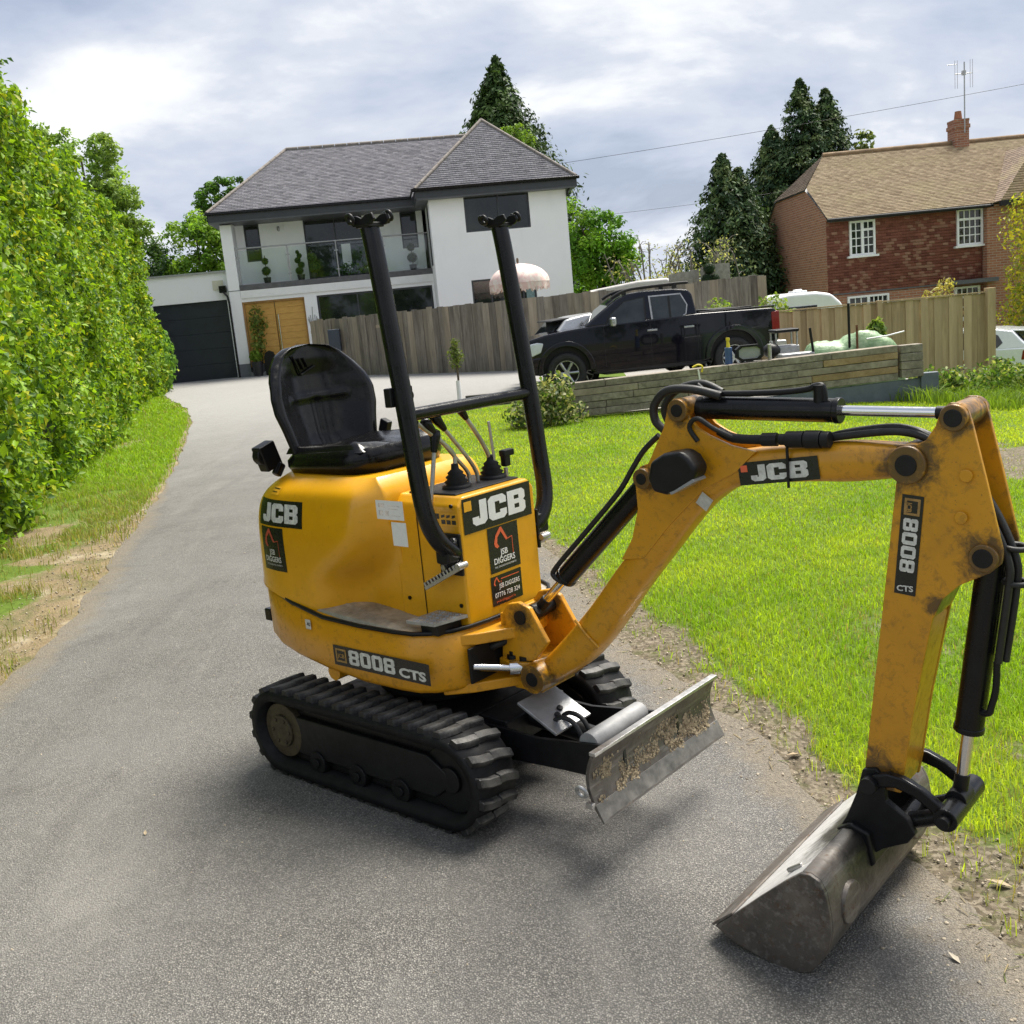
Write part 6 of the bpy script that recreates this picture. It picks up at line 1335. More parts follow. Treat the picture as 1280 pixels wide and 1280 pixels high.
def pickup():
    root = thing('pickup_truck', 'black double-cab pickup truck with open bed parked behind the sleeper wall', 'truck', (.46, 19.25, .03), R(1.2)); W = 1.78
    fx, rx, wr = .81, 3.97, .375
    low = [(.02, .42), (.0, .72), (.05, .96), (.12, 1.03)]+[(.47, 1.11), (.90, 1.16), (1.30, 1.19), (1.42, 1.20)]+[(3.30, 1.24), (3.36, 1.24), (4.72, 1.22), (4.80, 1.17), (4.83, .95), (4.82, .62), (4.62, .52)]+arc(rx, .42, .47, -8, 188, 16)+[(3.36, .34), (1.40, .30)]+arc(fx, .42, .46, -8, 188, 16)
    b = MB(); b.prism(low, 0, W); body = b.build('body', 'car_black', root, bevel=.05, seg=4, auto=28)
    # cab: tapers inwards to the roof
    def ring(y, k): return [(x, y+k*(z-1.18)*.22, z) for x, z in CAB]
    CAB = [(1.18, 1.17), (1.50, 1.40), (1.86, 1.64), (2.05, 1.715), (2.40, 1.745), (2.90, 1.735), (3.18, 1.695), (3.26, 1.60), (3.32, 1.22)]
    c = MB(); c.loft([ring(.02, 1), ring(W-.02, -1)], smooth=False); c.build('cab', 'car_black', root, bevel=.035, seg=3, auto=28)
    def pane(name, pts, y=.02, k=1, off=.012, mat='car_glass', th=.010):
        m = MB(); a = [(x, y+k*(z-1.18)*.22-k*off, z) for x, z in pts]; bb = [(x, y_+k*th, z) for x, y_, z in a]; n = len(pts); m.add(a+bb, [tuple(range(n)), tuple(range(n, 2*n))[::-1]]+[(i, (i+1) % n, n+(i+1) % n, n+i) for i in range(n)]); return m.build(name, mat, root)
    for y, k in ((.02, 1), (W-.02, -1)):
        for nm, pts in (('front_window', [(1.62, 1.19), (1.70, 1.36), (1.98, 1.575), (2.34, 1.62), (2.33, 1.19)]), ('rear_window', [(2.49, 1.185), (2.47, 1.62), (3.03, 1.62), (3.13, 1.42), (3.10, 1.27), (2.96, 1.185)])):
            cx, cz = sum(p[0] for p in pts)/len(pts), sum(p[1] for p in pts)/len(pts); pane('window_trim', [((x-cx)*1.085+cx, (z-cz)*1.10+cz) for x, z in pts], y, k, .008, 'bare_steel' if nm == 'rear_window' else 'plastic_trim'); pane(nm, pts, y, k, .016)
        pane('window_post', [(2.79, 1.19), (2.79, 1.615), (2.83, 1.615), (2.83, 1.19)], y, k, .019, 'plastic_trim')
    wsp = [(1.24, 1.20), (1.50, 1.39), (1.86, 1.63), (2.02, 1.695)]; m = MB(); vs = []
    for x, z in wsp: vs += [(x-.012, .10+(z-1.18)*.22, z+.014), (x-.012, W-.10-(z-1.18)*.22, z+.014)]
    m.add(vs, [(0, 1, 3, 2), (2, 3, 5, 4), (4, 5, 7, 6)], True); m.build('windscreen', 'car_glass', root)
    MB().tube([(1.22, .35, 1.235), (1.36, .75, 1.33)], .008, 6).tube([(1.22, .95, 1.235), (1.36, 1.3, 1.33)], .008, 6).build('wipers', 'plastic_trim', root)
    # arches, sills, bumper
    for cx, r_ in ((fx, .46), (rx, .47)):
        a = MB(); o_ = arc(cx, .42, r_+.085, -4, 184, 18); i_ = arc(cx, .42, r_-.015, 184, -4, 18); a.prism(o_+i_, -.045, .10); a.build('wheel_arch', 'car_black', root, bevel=.02, seg=3)
        MB().prism(arc(cx, .42, r_-.012, -4, 184, 18), .10, W-.10).build('arch_liner', 'plastic_trim', root)
    MB().box2((1.32, .0, .30), (3.45, .06, .36)).build('side_step', 'plastic_trim', root, bevel=.02)
    MB().prism([(-.06, .38), (-.05, .66), (.06, .70), (.40, .72), (.40, .38)], -.01, W+.01).build('front_bumper', 'car_black', root, bevel=.04, seg=3)
    MB().prism([(-.01, .74), (.06, .95), (.30, .985), (.42, .96), (.36, .79), (.20, .73)], -.018, .35).build('headlight', 'lamp_clear', root, bevel=.025, seg=3); MB().prism([(-.01, .74), (.06, .95), (.30, .985), (.42, .96), (.36, .79), (.20, .73)], W-.35, W+.018).build('headlight', 'lamp_clear', root, bevel=.025, seg=3)
    g_ = MB(); g_.box2((-.012, .45, .74), (.03, W-.45, .94)); g_.build('grille', 'bare_steel', root, bevel=.01)
    MB().prism([(4.70, .80), (4.69, 1.14), (4.84, 1.16), (4.845, .80)], -.012, .12).build('tail_light', 'lamp_red', root, bevel=.015); MB().prism([(4.70, .80), (4.69, 1.14), (4.84, 1.16), (4.845, .80)], W-.12, W+.012).build('tail_light', 'lamp_red', root, bevel=.015)
    MB().box2((4.80, .1, .46), (5.0, W-.1, .60)).build('rear_bumper', 'bare_steel', root, bevel=.03)
    MB().box2((3.36, .04, 1.235), (4.78, .13, 1.265)).box2((3.36, W-.13, 1.235), (4.78, W-.04, 1.265)).box2((3.62, .10, 1.24), (4.15, W-.1, 1.285)).build('bed_cover', 'plastic_trim', root, bevel=.012)
    for y in (.20, W-.20):
        rr = MB(); rr.tube([(1.76, y, 1.66), (1.95, y, 1.755), (2.25, y, 1.805), (3.10, y, 1.825), (3.20, y, 1.81)], .028, 10, sub=4); rr.box((2.0, y, 1.73), (.08, .05, .06)); rr.box((2.95, y, 1.775), (.08, .05, .07)); rr.build('roof_rail', 'plastic_trim', root)
    for y, s_ in ((-.12, -1), (W+.12, 1)):
        m = MB(); m.box((1.72, y, 1.235), (.12, .20, .17)); mo = m.build('wing_mirror', 'alloy', root, bevel=.045, seg=4); MB().box2((1.70, y, 1.16), (1.76, y-s_*.16, 1.20)).build('bracket', 'plastic_trim', mo)
    for x in (2.36, 3.05):
        for y in (-.022, W+.004): MB().box2((x, y, 1.00), (x+.19, y+.018, 1.035)).build('door_handle', 'alloy' if x < 2.5 or 1 else 'car_black', root, bevel=.006)
    for x in (1.55, 2.42, 3.30): MB().box2((x, -.0015, .42), (x+.008, .003, 1.16)).build('door_gap', 'plastic_trim', root)
    for x, y in ((fx, .11), (rx, .11)): wheel(root, x, y, wr, .24, 6, -1)
    for x, y in ((fx, W-.11), (rx, W-.11)): wheel(root, x, y, wr, .24, 6, 1)
pickup()
def hatchback(loc, rz, paint, label, red=True, group=None):
    root = thing('hatchback_car', label, 'car', loc, rz); W = 1.70; wr = .30; fx, rx = .85, 3.35
    low = [(.02, .30), (.0, .55), (.06, .68), (.30, .74), (.95, .88), (1.10, .90), (4.02, .92), (4.12, .80), (4.15, .50), (4.10, .28), (3.85, .24)]+arc(rx, .31, .36, -6, 186, 14)+[(2.95, .20), (1.25, .20)]+arc(fx, .31, .36, -6, 186, 14)
    MB().prism(low, 0, W).build('body', paint, root, bevel=.05, seg=4, auto=28)
    CAB = [(.98, .87), (1.30, 1.06), (1.72, 1.34), (2.0, 1.41), (2.6, 1.435), (3.25, 1.40), (3.62, 1.34), (3.85, 1.10), (4.06, .90)]
    ring = lambda y, k: [(x, y+k*(z-.88)*.27, z) for x, z in CAB]
    MB().loft([ring(.02, 1), ring(W-.02, -1)], smooth=False).build('cab', paint, root, bevel=.04, seg=3, auto=28)
    for y, k in ((.02, 1), (W-.02, -1)):
        for pts in ([(1.35, .92), (1.42, 1.06), (1.80, 1.30), (2.22, 1.345), (2.22, .92)], [(2.32, .92), (2.32, 1.345), (3.05, 1.335), (3.30, 1.25), (3.42, 1.06), (3.30, .94)]):
            m = MB(); a = [(x, y+k*(z-.88)*.27-k*.012, z) for x, z in pts]; bb = [(x, y_+k*.008, z) for x, y_, z in a]; n = len(pts); m.add(a+bb, [tuple(range(n)), tuple(range(n, 2*n))[::-1]]+[(i, (i+1) % n, n+(i+1) % n, n+i) for i in range(n)]); m.build('side_window', 'car_glass', root)
        m = MB(); m.prism([(3.86, .62), (3.90, .86), (4.06, .88), (4.175, .78), (4.17, .62)], -.012 if k > 0 else W-.25, .25 if k > 0 else W+.012); m.build('tail_light', 'lamp_red', root, bevel=.02)
        m = MB(); m.prism([(-.012, .50), (.04, .66), (.28, .72), (.30, .60), (.16, .50)], -.01 if k > 0 else W-.3, .3 if k > 0 else W+.01); m.build('headlight', 'lamp_clear', root, bevel=.02)
        m = MB(); m.box((1.45, -.07 if k > 0 else W+.07, .98), (.10, .16, .12)); m.build('wing_mirror', paint, root, bevel=.03, seg=3)
        MB().box2((-.02, -.006 if k > 0 else W, .42), (4.16, .0 if k > 0 else W+.006, .46)).build('rubbing_strip', 'plastic_trim', root)
        for xx in (2.12, 3.0): MB().box2((xx, -.02 if k > 0 else W, .80), (xx+.17, .0 if k > 0 else W+.02, .83)).build('door_handle', paint, root, bevel=.005)
    for (p0, p1), nm in ((((3.68, 1.30), (4.02, .96)), 'rear_window'), (((1.06, .93), (1.68, 1.33)), 'windscreen')):
        m = MB(); d_ = .016; sx = 1 if nm == 'rear_window' else -1; m.add([(p0[0]+sx*d_, .14+(p0[1]-.88)*.27, p0[1]+d_), (p0[0]+sx*d_, W-.14-(p0[1]-.88)*.27, p0[1]+d_), (p1[0]+sx*d_, W-.14-(p1[1]-.88)*.27, p1[1]+d_), (p1[0]+sx*d_, .14+(p1[1]-.88)*.27, p1[1]+d_)], [(0, 1, 2, 3)]); m.build(nm, 'car_glass', root)
    MB().prism([(3.50, 1.375), (3.86, 1.345), (3.88, 1.32), (3.60, 1.33)], .25, W-.25).build('roof_spoiler', paint if not red else 'plastic_trim', root, bevel=.008)
    MB().box2((4.14, .55, .60), (4.165, W-.55, .71)).build('number_plate', M('plate_yellow', (.62, .48, .06), .4), root)
    for x in (fx, rx):
        wheel(root, x, .10, wr, .2, 7, -1); wheel(root, x, W-.10, wr, .2, 7, 1)
    for x in (fx, rx): MB().prism(arc(x, .31, .35, -6, 186, 14), .12, W-.12).build('arch_liner', 'plastic_trim', root)
    return root
hatchback((4.62, 22.6, .03), R(192), 'car_silver', 'silver hatchback half hidden behind the black pickup, against the grey fence', red=True)
hatchback((10.05, 28.1, gz(12.4, 26.6)-.02), R(-40), 'car_white', 'white hatchback seen past the right end of the closeboard fence', red=False)
def caravan():
    root = thing('caravan', 'white rounded caravan behind the closeboard fence', 'caravan', (6.55, 27.2, gz(8, 27))); z0 = .35; H = 1.40-gz(8, 27)
    pr = [(.0, z0+.2), (.02, H-.62), (.22, H-.28), (.55, H-.08), (1.2, H), (1.9, H-.005), (2.3, H-.09), (2.58, H-.36), (2.66, H-.8), (2.66, z0+.2), (2.5, z0), (.15, z0)]
    MB().prism(pr, 0, 2.0).build('body', M('caravan_white', (.76, .77, .78), .35, 0, .04, 3), root, bevel=.10, seg=4, auto=25)
    MB().box2((1.35, .3, H-.01), (1.75, .7, H+.05)).box2((1.45, .4, H+.05), (1.65, .6, H+.09)).build('roof_vent', 'caravan_white', root, bevel=.02)
    MB().box2((.5, -.012, H-.75), (1.9, .0, H-.35)).build('window', 'window_glass', root)
    for y in (.12, 1.88): wheel(root, 1.4, y, .3, .18, 6, -1 if y < 1 else 1)
caravan()
cvr = thing('covered_trailer', 'pale canvas-covered trailer roof behind the grey fence', 'trailer', (2.6, 28.5, .1))
MB().prism([(.0, .3), (.0, 1.78), (.25, 1.90), (1.4, 2.02), (2.2, 2.03), (2.45, 1.86), (2.45, .3)], 0, 1.8).build('canvas', M('canvas_pale', (.50, .48, .46), .8, 0, .12, 4, .2), cvr, bevel=.08, seg=3)
for x in (.6, 1.9): wheel(cvr, x, .0, .3, .2, 5)

# ------------------------------------------------------------------ garden things
def parasol():
    root = thing('parasol', 'pink and cream fringed garden parasol in front of the white house', 'parasol', (.79, 28.5, .15)); n = 48
    t = NT('parasol_cloth'); a = t.n('ShaderNodeTexCoord'); sp = t.n('ShaderNodeSeparateXYZ'); t.l(a.outputs['Object'], sp.inputs[0]); n1 = t.noise(7, 5, .7)
    t.set(col=t.mix(t.ramp(n1, [(.42, 0.), (.60, 1.)]), (.80, .72, .65), (.74, .50, .47)), rough=.9)
    rings = []
    for k in range(9):
        q = k/8; r = .80*math.sin(q*PI/2*1.0)+.004; z = 2.72-.52*(1-math.cos(q*PI/2))-.0; rings.append([(r*(1+.025*math.cos(8*2*PI*j/n))*math.cos(2*PI*j/n), r*(1+.025*math.cos(8*2*PI*j/n))*math.sin(2*PI*j/n), z) for j in range(n)])
    m = MB(); m.loft(rings, caps=False); can = m.build('canopy', 'parasol_cloth', root)
    f = MB()
    for j in range(140):
        a_ = 2*PI*j/140; r = .795+.02*math.cos(8*a_); h = random.uniform(.13, .24); f.box((r*math.cos(a_), r*math.sin(a_), 2.2-h/2), (.028, .006, h), Matrix.Rotation(a_+PI/2, 3, 'Z'))
    f.build('fringe', 'parasol_cloth', can, kind='stuff'); MB().cyl((0, 0, 0), (0, 0, 2.75), .025, n=10).build('pole', 'bark', root); MB().sphere((0, 0, 2.80), .05, sc=(.7, .7, 1.6)).build('finial', 'bark', root)
    for k in range(8): a_ = 2*PI*k/8; MB().tube([(0, 0, 2.35), (.5*math.cos(a_), .5*math.sin(a_), 2.42), (.78*math.cos(a_), .78*math.sin(a_), 2.22)], .008, 6).build('rib', 'bark', root)
parasol()
bx_ = tag(MB().box2((-.16, -.12, 0), (.16, .12, .62)).build('post_box', M('blue_grey_box', (.040, .052, .075), .5, 0, .1, 8), None, bevel=.02, loc=(-4.45, 29.0, .98)), 'blue-grey box fixed to the left end of the grey fence', 'box')
def sapling():
    root = bushy('sapling', 'young sapling in a white tree guard in front of the grey fence', 'tree', (-.74, 18.5, gz(-.74, 18.5)), [(0, 0, .85, .16, .14, .22), (.02, 0, 1.08, .09, .08, .14)], .055, [(.10, .15, .04), (.16, .20, .05)], 380, stem=[(0, 0, 0), (.01, 0, .5), (0, 0, 1.1)])
    MB().cyl((0, 0, .02), (0, 0, .44), .045, .038, n=12).build('tree_guard', 'white_trim', root)
sapling()
bushy('variegated_shrub', 'pale variegated shrub at the left end of the sleeper wall', 'shrub', (.62, 14.45, gz(.6, 14.4)), [(0, 0, .30, .42, .35, .34), (.15, .05, .48, .28, .28, .26), (-.35, -.05, .20, .28, .25, .22), (.38, 0, .16, .22, .22, .18), (-.10, -.1, .12, .45, .3, .14)], .075, [(.13, .20, .05), (.30, .33, .14), (.45, .45, .26), (.06, .11, .03)], 1900)
for k, (x, y, h, w, lab) in enumerate(((6.55, 15.2, .45, .45, 'leafy green weeds at the foot of the blue-grey post'), (7.5, 15.9, .55, .6, 'clump of weeds growing in front of the closeboard fence'), (8.55, 16.3, .5, .6, 'clump of weeds under the fence end post'), (8.3, 14.6, .35, .55, 'low weeds on the bank near the dipper arm'), (9.6, 16.6, .3, .6, 'low weeds in front of the white hatchback'))):
    bushy('weed_clump', lab, 'weeds', (x, y, gz(x, y)), [(random.uniform(-w, w)*.7, random.uniform(-w, w)*.6, h*random.uniform(.3, .7), w*.42, w*.42, h*.45) for _ in range(6)], .075, [(.12, .22, .03), (.20, .30, .06), (.07, .14, .03), (.30, .34, .12)], 900, 'weeds on the bank')
for x, y, lab in ((5.45, 21.0, 'tall yellow-green plant behind the pickup bed'), (4.6, 21.9, 'pale flowering plant behind the pickup cab'), (6.1, 16.6, 'small green plant growing behind the sleeper wall')):
    bushy('leafy_plant', lab, 'plant', (x, y, .03), [(-.25, 0, .9, .3, .25, .35), (.15, 0, 1.15, .35, .3, .35), (.5, 0, .85, .3, .25, .3)] if y > 18 else [(0, 0, .7, .15, .12, .25)], .10, [(.22, .33, .05), (.30, .36, .12), (.12, .2, .04)], 620, 'plants behind the parking area')
# bits and pieces along the wall top
def on_wall():
    t = thing('green_tarpaulin', 'crumpled green tarpaulin heaped behind the sleeper wall', 'tarpaulin', (5.34, 15.75, .03)); nu, nv = 40, 16; vs = []
    for j in range(nv):
        for i in range(nu):
            x = -.72+1.5*i/(nu-1); y = -.3+.6*j/(nv-1); e = (1-abs(2*j/(nv-1)-1)**2.5)*(1-abs(2*i/(nu-1)-1)**6); h = (.66+.10*float(fbm([x*1.], [y*2.], 2.6, 33)[0])+.04*math.sin(x*7)+.05*(x > -.1)*min(1, (x+.1)*4)+.10*abs(float(fbm([x*.6+y], [y*3.-x], 4., 36)[0])-.5))*e**.35+.10*abs(float(fbm([x], [y], 7, 35)[0])-.5); vs.append((x, y, h))
    m = MB(); m.add(vs, [(j*nu+i, j*nu+i+1, (j+1)*nu+i+1, (j+1)*nu+i) for j in range(nv-1) for i in range(nu-1)], True); tp = NT('tarpaulin'); n = tp.noise(5, 5, .7); tp.set(col=tp.ramp(n, [(.35, (.09, .20, .075)), (.62, (.30, .42, .24))]), rough=.45); tp.bump(tp.noise(24, 4), .4, .02); m.build('sheet', 'tarpaulin', t)
    MB().tube([(.2, -.25, .70), (.5, -.28, .72), (.78, -.22, .76)], .012, 6).build('rope', 'white_trim', t)
    t = thing('floodlight', 'grey octagonal-framed work floodlight on the sleeper wall', 'lamp', (3.66, 15.05, .60)); o_ = [(-.20, -.06), (-.13, -.115), (.13, -.115), (.20, -.06), (.20, .06), (.13, .115), (-.13, .115), (-.20, .06)]; i_ = [(x*.80, z*.74) for x, z in o_]
    m = MB()
    for k in range(8): a, b, c, d_ = o_[k], o_[(k+1) % 8], i_[(k+1) % 8], i_[k]; m.prism([a, b, c, d_], -.05, .05)
    m.add([], []); fo = m.build('frame', 'black_steel', t); MB().prism(i_, -.02, .03).build('glass', 'lens_grey', fo); t.location.z = .72
    for k in fo.children: pass
    t = thing('blue_canister', 'blue and yellow tin standing on the sleeper wall', 'tin', (3.37, 15.10, .56)); MB().cyl((0, 0, 0), (0, 0, .26), .055, n=16).build('can', M('tin_blue', (.05, .10, .24), .4), t, bevel=.006); MB().cyl((0, 0, .26), (0, 0, .36), .030, .02, n=12).cyl((0, 0, .36), (0, 0, .40), .028, n=12).build('nozzle', M('tin_yellow', (.70, .55, .03), .4), t)
    t = thing('yellow_strap', 'yellow ratchet strap on a white stake beside the sleeper wall', 'strap', (2.86, 14.82, .0)); MB().cyl((.06, 0, .0), (.0, 0, .56), .012, n=8).build('stake', 'white_trim', t); MB().tube([(-.08, 0, .60), (0, 0, .63), (.06, 0, .60), (.05, 0, .52)], .014, 8, sub=4).build('webbing', 'tin_yellow', t)
    t = thing('barbecue', 'grey garden barbecue with a black flat lid behind the sleeper wall', 'barbecue', (4.42, 15.9, .03)); MB().box2((-.20, -.2, .90), (.18, .2, .95)).build('lid', 'black_steel', t, bevel=.02); MB().box2((-.20, -.18, .56), (.18, .18, .70)).build('fire_box', 'galvanised', t, bevel=.02)
    for x in (-.17, .15):
        for y in (-.15, .15): MB().cyl((x, y, 0), (x, y, .93), .014, n=8).build('leg', 'galvanised', t)
    t = thing('garden_kettle', 'round black lidded pot left of the barbecue', 'pot', (4.16, 15.7, .52)); MB().sphere((0, 0, .16), .14, sc=(1, 1, .8)).build('bowl', 'black_steel', t); MB().cyl((0, 0, .26), (0, 0, .30), .03, n=10).build('knob', 'galvanised', t); MB().cyl((0, 0, -.49), (0, 0, .06), .04, n=10).build('stand', 'black_steel', t)
    tag(MB().cyl((0, 0, 0), (0, 0, .26), .032, n=12).build('marker_post', 'bare_steel', None, bevel=.004, loc=(3.95, 15.02, .56)), 'short grey metal post standing on the sleeper wall', 'post')
    tag(MB().cyl((0, 0, 0), (.0, 0, 1.25), .020, n=8).build('black_stake', 'black_steel', None, loc=(5.30, 15.55, .03)), 'tall thin black stake in front of the green tarpaulin', 'stake'); tag(MB().cyl((0, 0, 0), (0, 0, .92), .018, n=8).build('rusty_stake', M('rust', (.16, .07, .03), .8, .2, .3, 20), None, loc=(5.40, 15.5, .03)), 'short rusty stake beside the tall black stake', 'stake')
    tag(MB().tube([(0, 0, 0), (.02, 0, .5), (-.03, 0, .95)], .02, 8).build('dark_garden_tool', 'black_steel', None, loc=(4.68, 15.35, .03)), 'dark tool handle leaning by the barbecue', 'tool')
    tag(MB().box((0, 0, .30), (.50, .25, .60)).build('grey_crate', 'galvanised', None, bevel=.02, loc=(4.46, 15.45, .03)), 'dull grey crate under the barbecue behind the sleeper wall', 'crate')
on_wall()

# ------------------------------------------------------------------ trees
def tree(name, label, loc, h, balls, size, cols, n, trunk_r=.18, mat='leaf', limbs=6, group=None, trunk_h=None):
    """trunk and limbs; crown of leaf clumps spread through the given ellipsoids"""
    t = thing(name, label, 'tree', loc, 0, group); th = trunk_h or h*.75; m = MB(); m.tube([(0, 0, -.2), (random.gauss(0, .1), 0, th*.4), (random.gauss(0, .2), random.gauss(0, .2), th)], [trunk_r, trunk_r*.2], 10, sub=4)
    tot = sum(b[3]*b[4]*b[5] for b in balls); parts_ = []
    for (x, y, z, rx, ry, rz_) in balls[:limbs]: m.tube([(0, 0, min(th*.9, z*.45)), (x*.5, y*.5, z*.75), (x, y, z)], [trunk_r*.5, trunk_r*.12], 7, sub=3)
    m.build('trunk', 'bark', t)
    for (x, y, z, rx, ry, rz_) in balls:
        k = max(9, int(26*(rx*ry*rz_)**.6/ (tot/len(balls))**.6)); per = int(n*rx*ry*rz_/tot/k)
        cc = RNG.normal(size=(k, 3)); cc /= np.linalg.norm(cc, axis=1, keepdims=True); cc = np.array([x, y, z])+cc*np.array([rx, ry, rz_])*(.45+.55*RNG.random((k, 1))); cr = .34*min(rx, rz_)*(.7+.7*RNG.random(k))
        for c_, r_ in zip(cc, cr):
            q = per; a = RNG.normal(size=(q, 3)); a /= np.linalg.norm(a, axis=1, keepdims=True); C = c_+a*r_*(RNG.random((q, 1))**.4)*np.array([1.15, 1.15, .8]); col = np.array(cols)[RNG.integers(0, len(cols))]*(.75+.5*RNG.random())
            parts_.append(leaf_quads(C, a*.6+np.array([0, -.1, .5])+RNG.normal(0, .5, (q, 3)), size*(.6+.8*RNG.random(q)), col*(.6+.8*RNG.random((q, 1)))))
    foliage('crown', *joined(parts_), mat, t); return t
def conifer(name, label, loc, h, r, n, cols, tops=((0, 0, 1.),), group=None, size=.20):
    t = thing(name, label, 'tree', loc, 0, group); m = MB(); parts_ = []
    for (dx, dy, k) in tops: m.tube([(dx*.3, dy*.3, -.3), (dx, dy, h*k*.5), (dx, dy, h*k*.97)], [.22*k, .03], 8, sub=3)
    m.build('trunk', 'bark', t); nn = n//len(tops)
    for (dx, dy, k) in tops:
        H = h*k; nb = 700; bz = RNG.random(nb)**.95; ba = RNG.random(nb)*2*PI; per = nn//nb
        for z_, a in zip(bz, ba):
            z = H*(.04+.95*z_); L_ = r*(1-z_)**.90*(.65+.55*RNG.random())*1.12*(.85 if len(tops) > 1 else 1)+.06; q = max(4, int(per*(.75+.9*L_/r))); s = RNG.random(q)**.6; ang = a+RNG.normal(0, .10, q)
            droop = -.22*L_*s**2+.10*L_*s; C = np.stack([dx+np.cos(ang)*L_*s, dy+np.sin(ang)*L_*s, z+droop], -1)+RNG.normal(0, .03+.055*L_, (q, 3)); col = np.array(cols)[RNG.integers(0, len(cols))]*(.7+.6*RNG.random())
            N = np.stack([np.cos(ang)*.7, np.sin(ang)*.7, np.full(q, .6)], -1)+RNG.normal(0, .5, (q, 3)); parts_.append(leaf_quads(C, N, size*(.5+.8*RNG.random(q)), col*(.65+.7*RNG.random((q, 1))), .15, .42, (math.cos(a)*.5, math.sin(a)*.5, -.5)))
    foliage('crown', *joined(parts_), 'needle', t); return t
DG = [(.050, .092, .034), (.078, .128, .042), (.034, .068, .030), (.11, .15, .048)]
conifer('conifer_tree', 'tall triple-topped dark conifer left of the brick house roof', (14.0, 46, -2.5), 12.7, 5.0, 105000, DG, ((-.1, 0, 1.), (1.05, .3, .965), (-1.35, .2, .86)), 'dark conifers beyond the fences')
conifer('conifer_tree', 'shorter broad dark conifer behind the tall pale fence', (8.6, 38, -1.2), 7.6, 3.5, 46000, DG, ((0, 0, 1.), (.55, 0, .93)), 'dark conifers beyond the fences', .20)
conifer('conifer_tree', 'conifer rising behind the white house roof', (1.2, 50, 0), 13.1, 6.4, 80000, [(.045, .085, .024), (.07, .12, .028)], ((0, 0, 1.), (-.3, 0, .93)), 'dark conifers beyond the fences', .26)
bushy('dark_evergreen_hedge', 'dark evergreen growth between the conifers and the brick house', 'shrub', (10.6, 41.5, -1.5), [(0, 0, 1.6, 1.5, 1.2, 2.0), (-1.6, 0, 1.4, 1.3, 1., 1.7), (.6, .5, 3.2, 1.2, 1., 1.6), (.2, 0, 4.6, .9, .8, 1.0)], .28, DG, 5200, mat='needle')
BG = [(.13, .29, .022), (.20, .37, .03), (.08, .19, .02)]
tree('broadleaf_tree', 'bright green broadleaf tree right of the white house', (4.0, 37.5, -.1), 5.6, [(-.6, 0, 4.4, 1.0, 1., .9), (.55, 0, 4.0, .9, .9, .8), (0, 0, 3.3, 1.4, 1.2, 1.0), (.9, .2, 3.0, .7, .8, .8), (-.4, 0, 2.4, 1.2, 1.1, .9), (.4, 0, 1.9, 1.1, 1., .7)], .15, BG, 17000)
tree('yellow_green_tree', 'yellow-green tree top just above the white house ridge', (1.7, 44, .2), 9.3, [(-.15, 0, 8.55, .45, .45, .42), (.3, 0, 8.2, .5, .5, .4)], .13, [(.20, .32, .04), (.14, .25, .03)], 1100)
def bare_tree(name, label, loc, h, spread, n, leafc, nleaf, group=None):
    t = thing(name, label, 'tree', loc, 0, group); m = MB(); tips = []
    m.tube([(0, 0, -.2), (.05, 0, h*.25), (-.05, 0, h*.45)], [.13, .08], 8, sub=3)
    for k in range(n):
        a = random.random()*2*PI; l = spread*random.uniform(.5, 1.1); z0 = h*random.uniform(.2, .45); p = [Vector((0, 0, z0)), Vector((math.cos(a)*l*.35, math.sin(a)*l*.35, z0+h*random.uniform(.1, .3))), Vector((math.cos(a)*l*.75, math.sin(a)*l*.75, h*random.uniform(.55, .95))), Vector((math.cos(a)*l, math.sin(a)*l, h*random.uniform(.5, 1.)))]
        m.tube(p, [.045, .010], 6, sub=4); pts = smooth_path(p, 5)
        for q in pts[6:]:
            d_ = Vector((random.gauss(0, .35), random.gauss(0, .35), random.gauss(.1, .3)))*spread*.35; m.tube([q, q+d_*.5+Vector((0, 0, .05)), q+d_], [.014, .006], 5); tips += [q+d_*t_ for t_ in (.4, .7, 1.)]
    m.build('trunk', M('grey_bark', (.15, .135, .115), .9, 0, .3, 14, .4, 40), t)
    if nleaf: C = np.array([list(tips[i]) for i in RNG.integers(0, len(tips), nleaf)])+RNG.normal(0, .09, (nleaf, 3)); foliage('crown', *leaf_quads(C, RNG.normal(size=(nleaf, 3)), .085*(.6+.8*RNG.random(nleaf)), np.array(leafc)[RNG.integers(0, len(leafc), nleaf)]*(.6+.8*RNG.random((nleaf, 1)))), 'leaf', t)
bare_tree('apple_tree', 'half-bare dark-stemmed tree right of the bright broadleaf tree', (4.85, 32, -.2), 3.7, 1.3, 11, [(.22, .27, .08), (.30, .30, .12)], 380)
bare_tree('pale_shrub', 'pale arching shrub with thin leafless shoots behind the pale fence', (6.1, 31, -.5), 3.6, 1.5, 15, [(.25, .31, .09), (.38, .38, .17)], 900)
bushy('hedge_shrub', 'yellowish-green rounded shrub above the covered trailer', 'shrub', (5.1, 30.2, .2), [(0, 0, 1.7, .75, .5, .55), (-.6, 0, 1.6, .5, .4, .45)], .09, [(.26, .30, .07), (.36, .30, .12), (.16, .22, .05)], 900)
tree('broadleaf_tree', 'thin-leaved tree rising behind the left end of the white house', (-10.9, 44, .3), 8.0, [(-.2, 0, 7.0, .9, .8, .6), (.7, 0, 7.3, .7, .7, .5), (-.7, 0, 5.9, .9, .8, .7), (.4, 0, 5.6, .8, .8, .7)], .16, [(.07, .16, .026), (.12, .23, .035)], 6500)
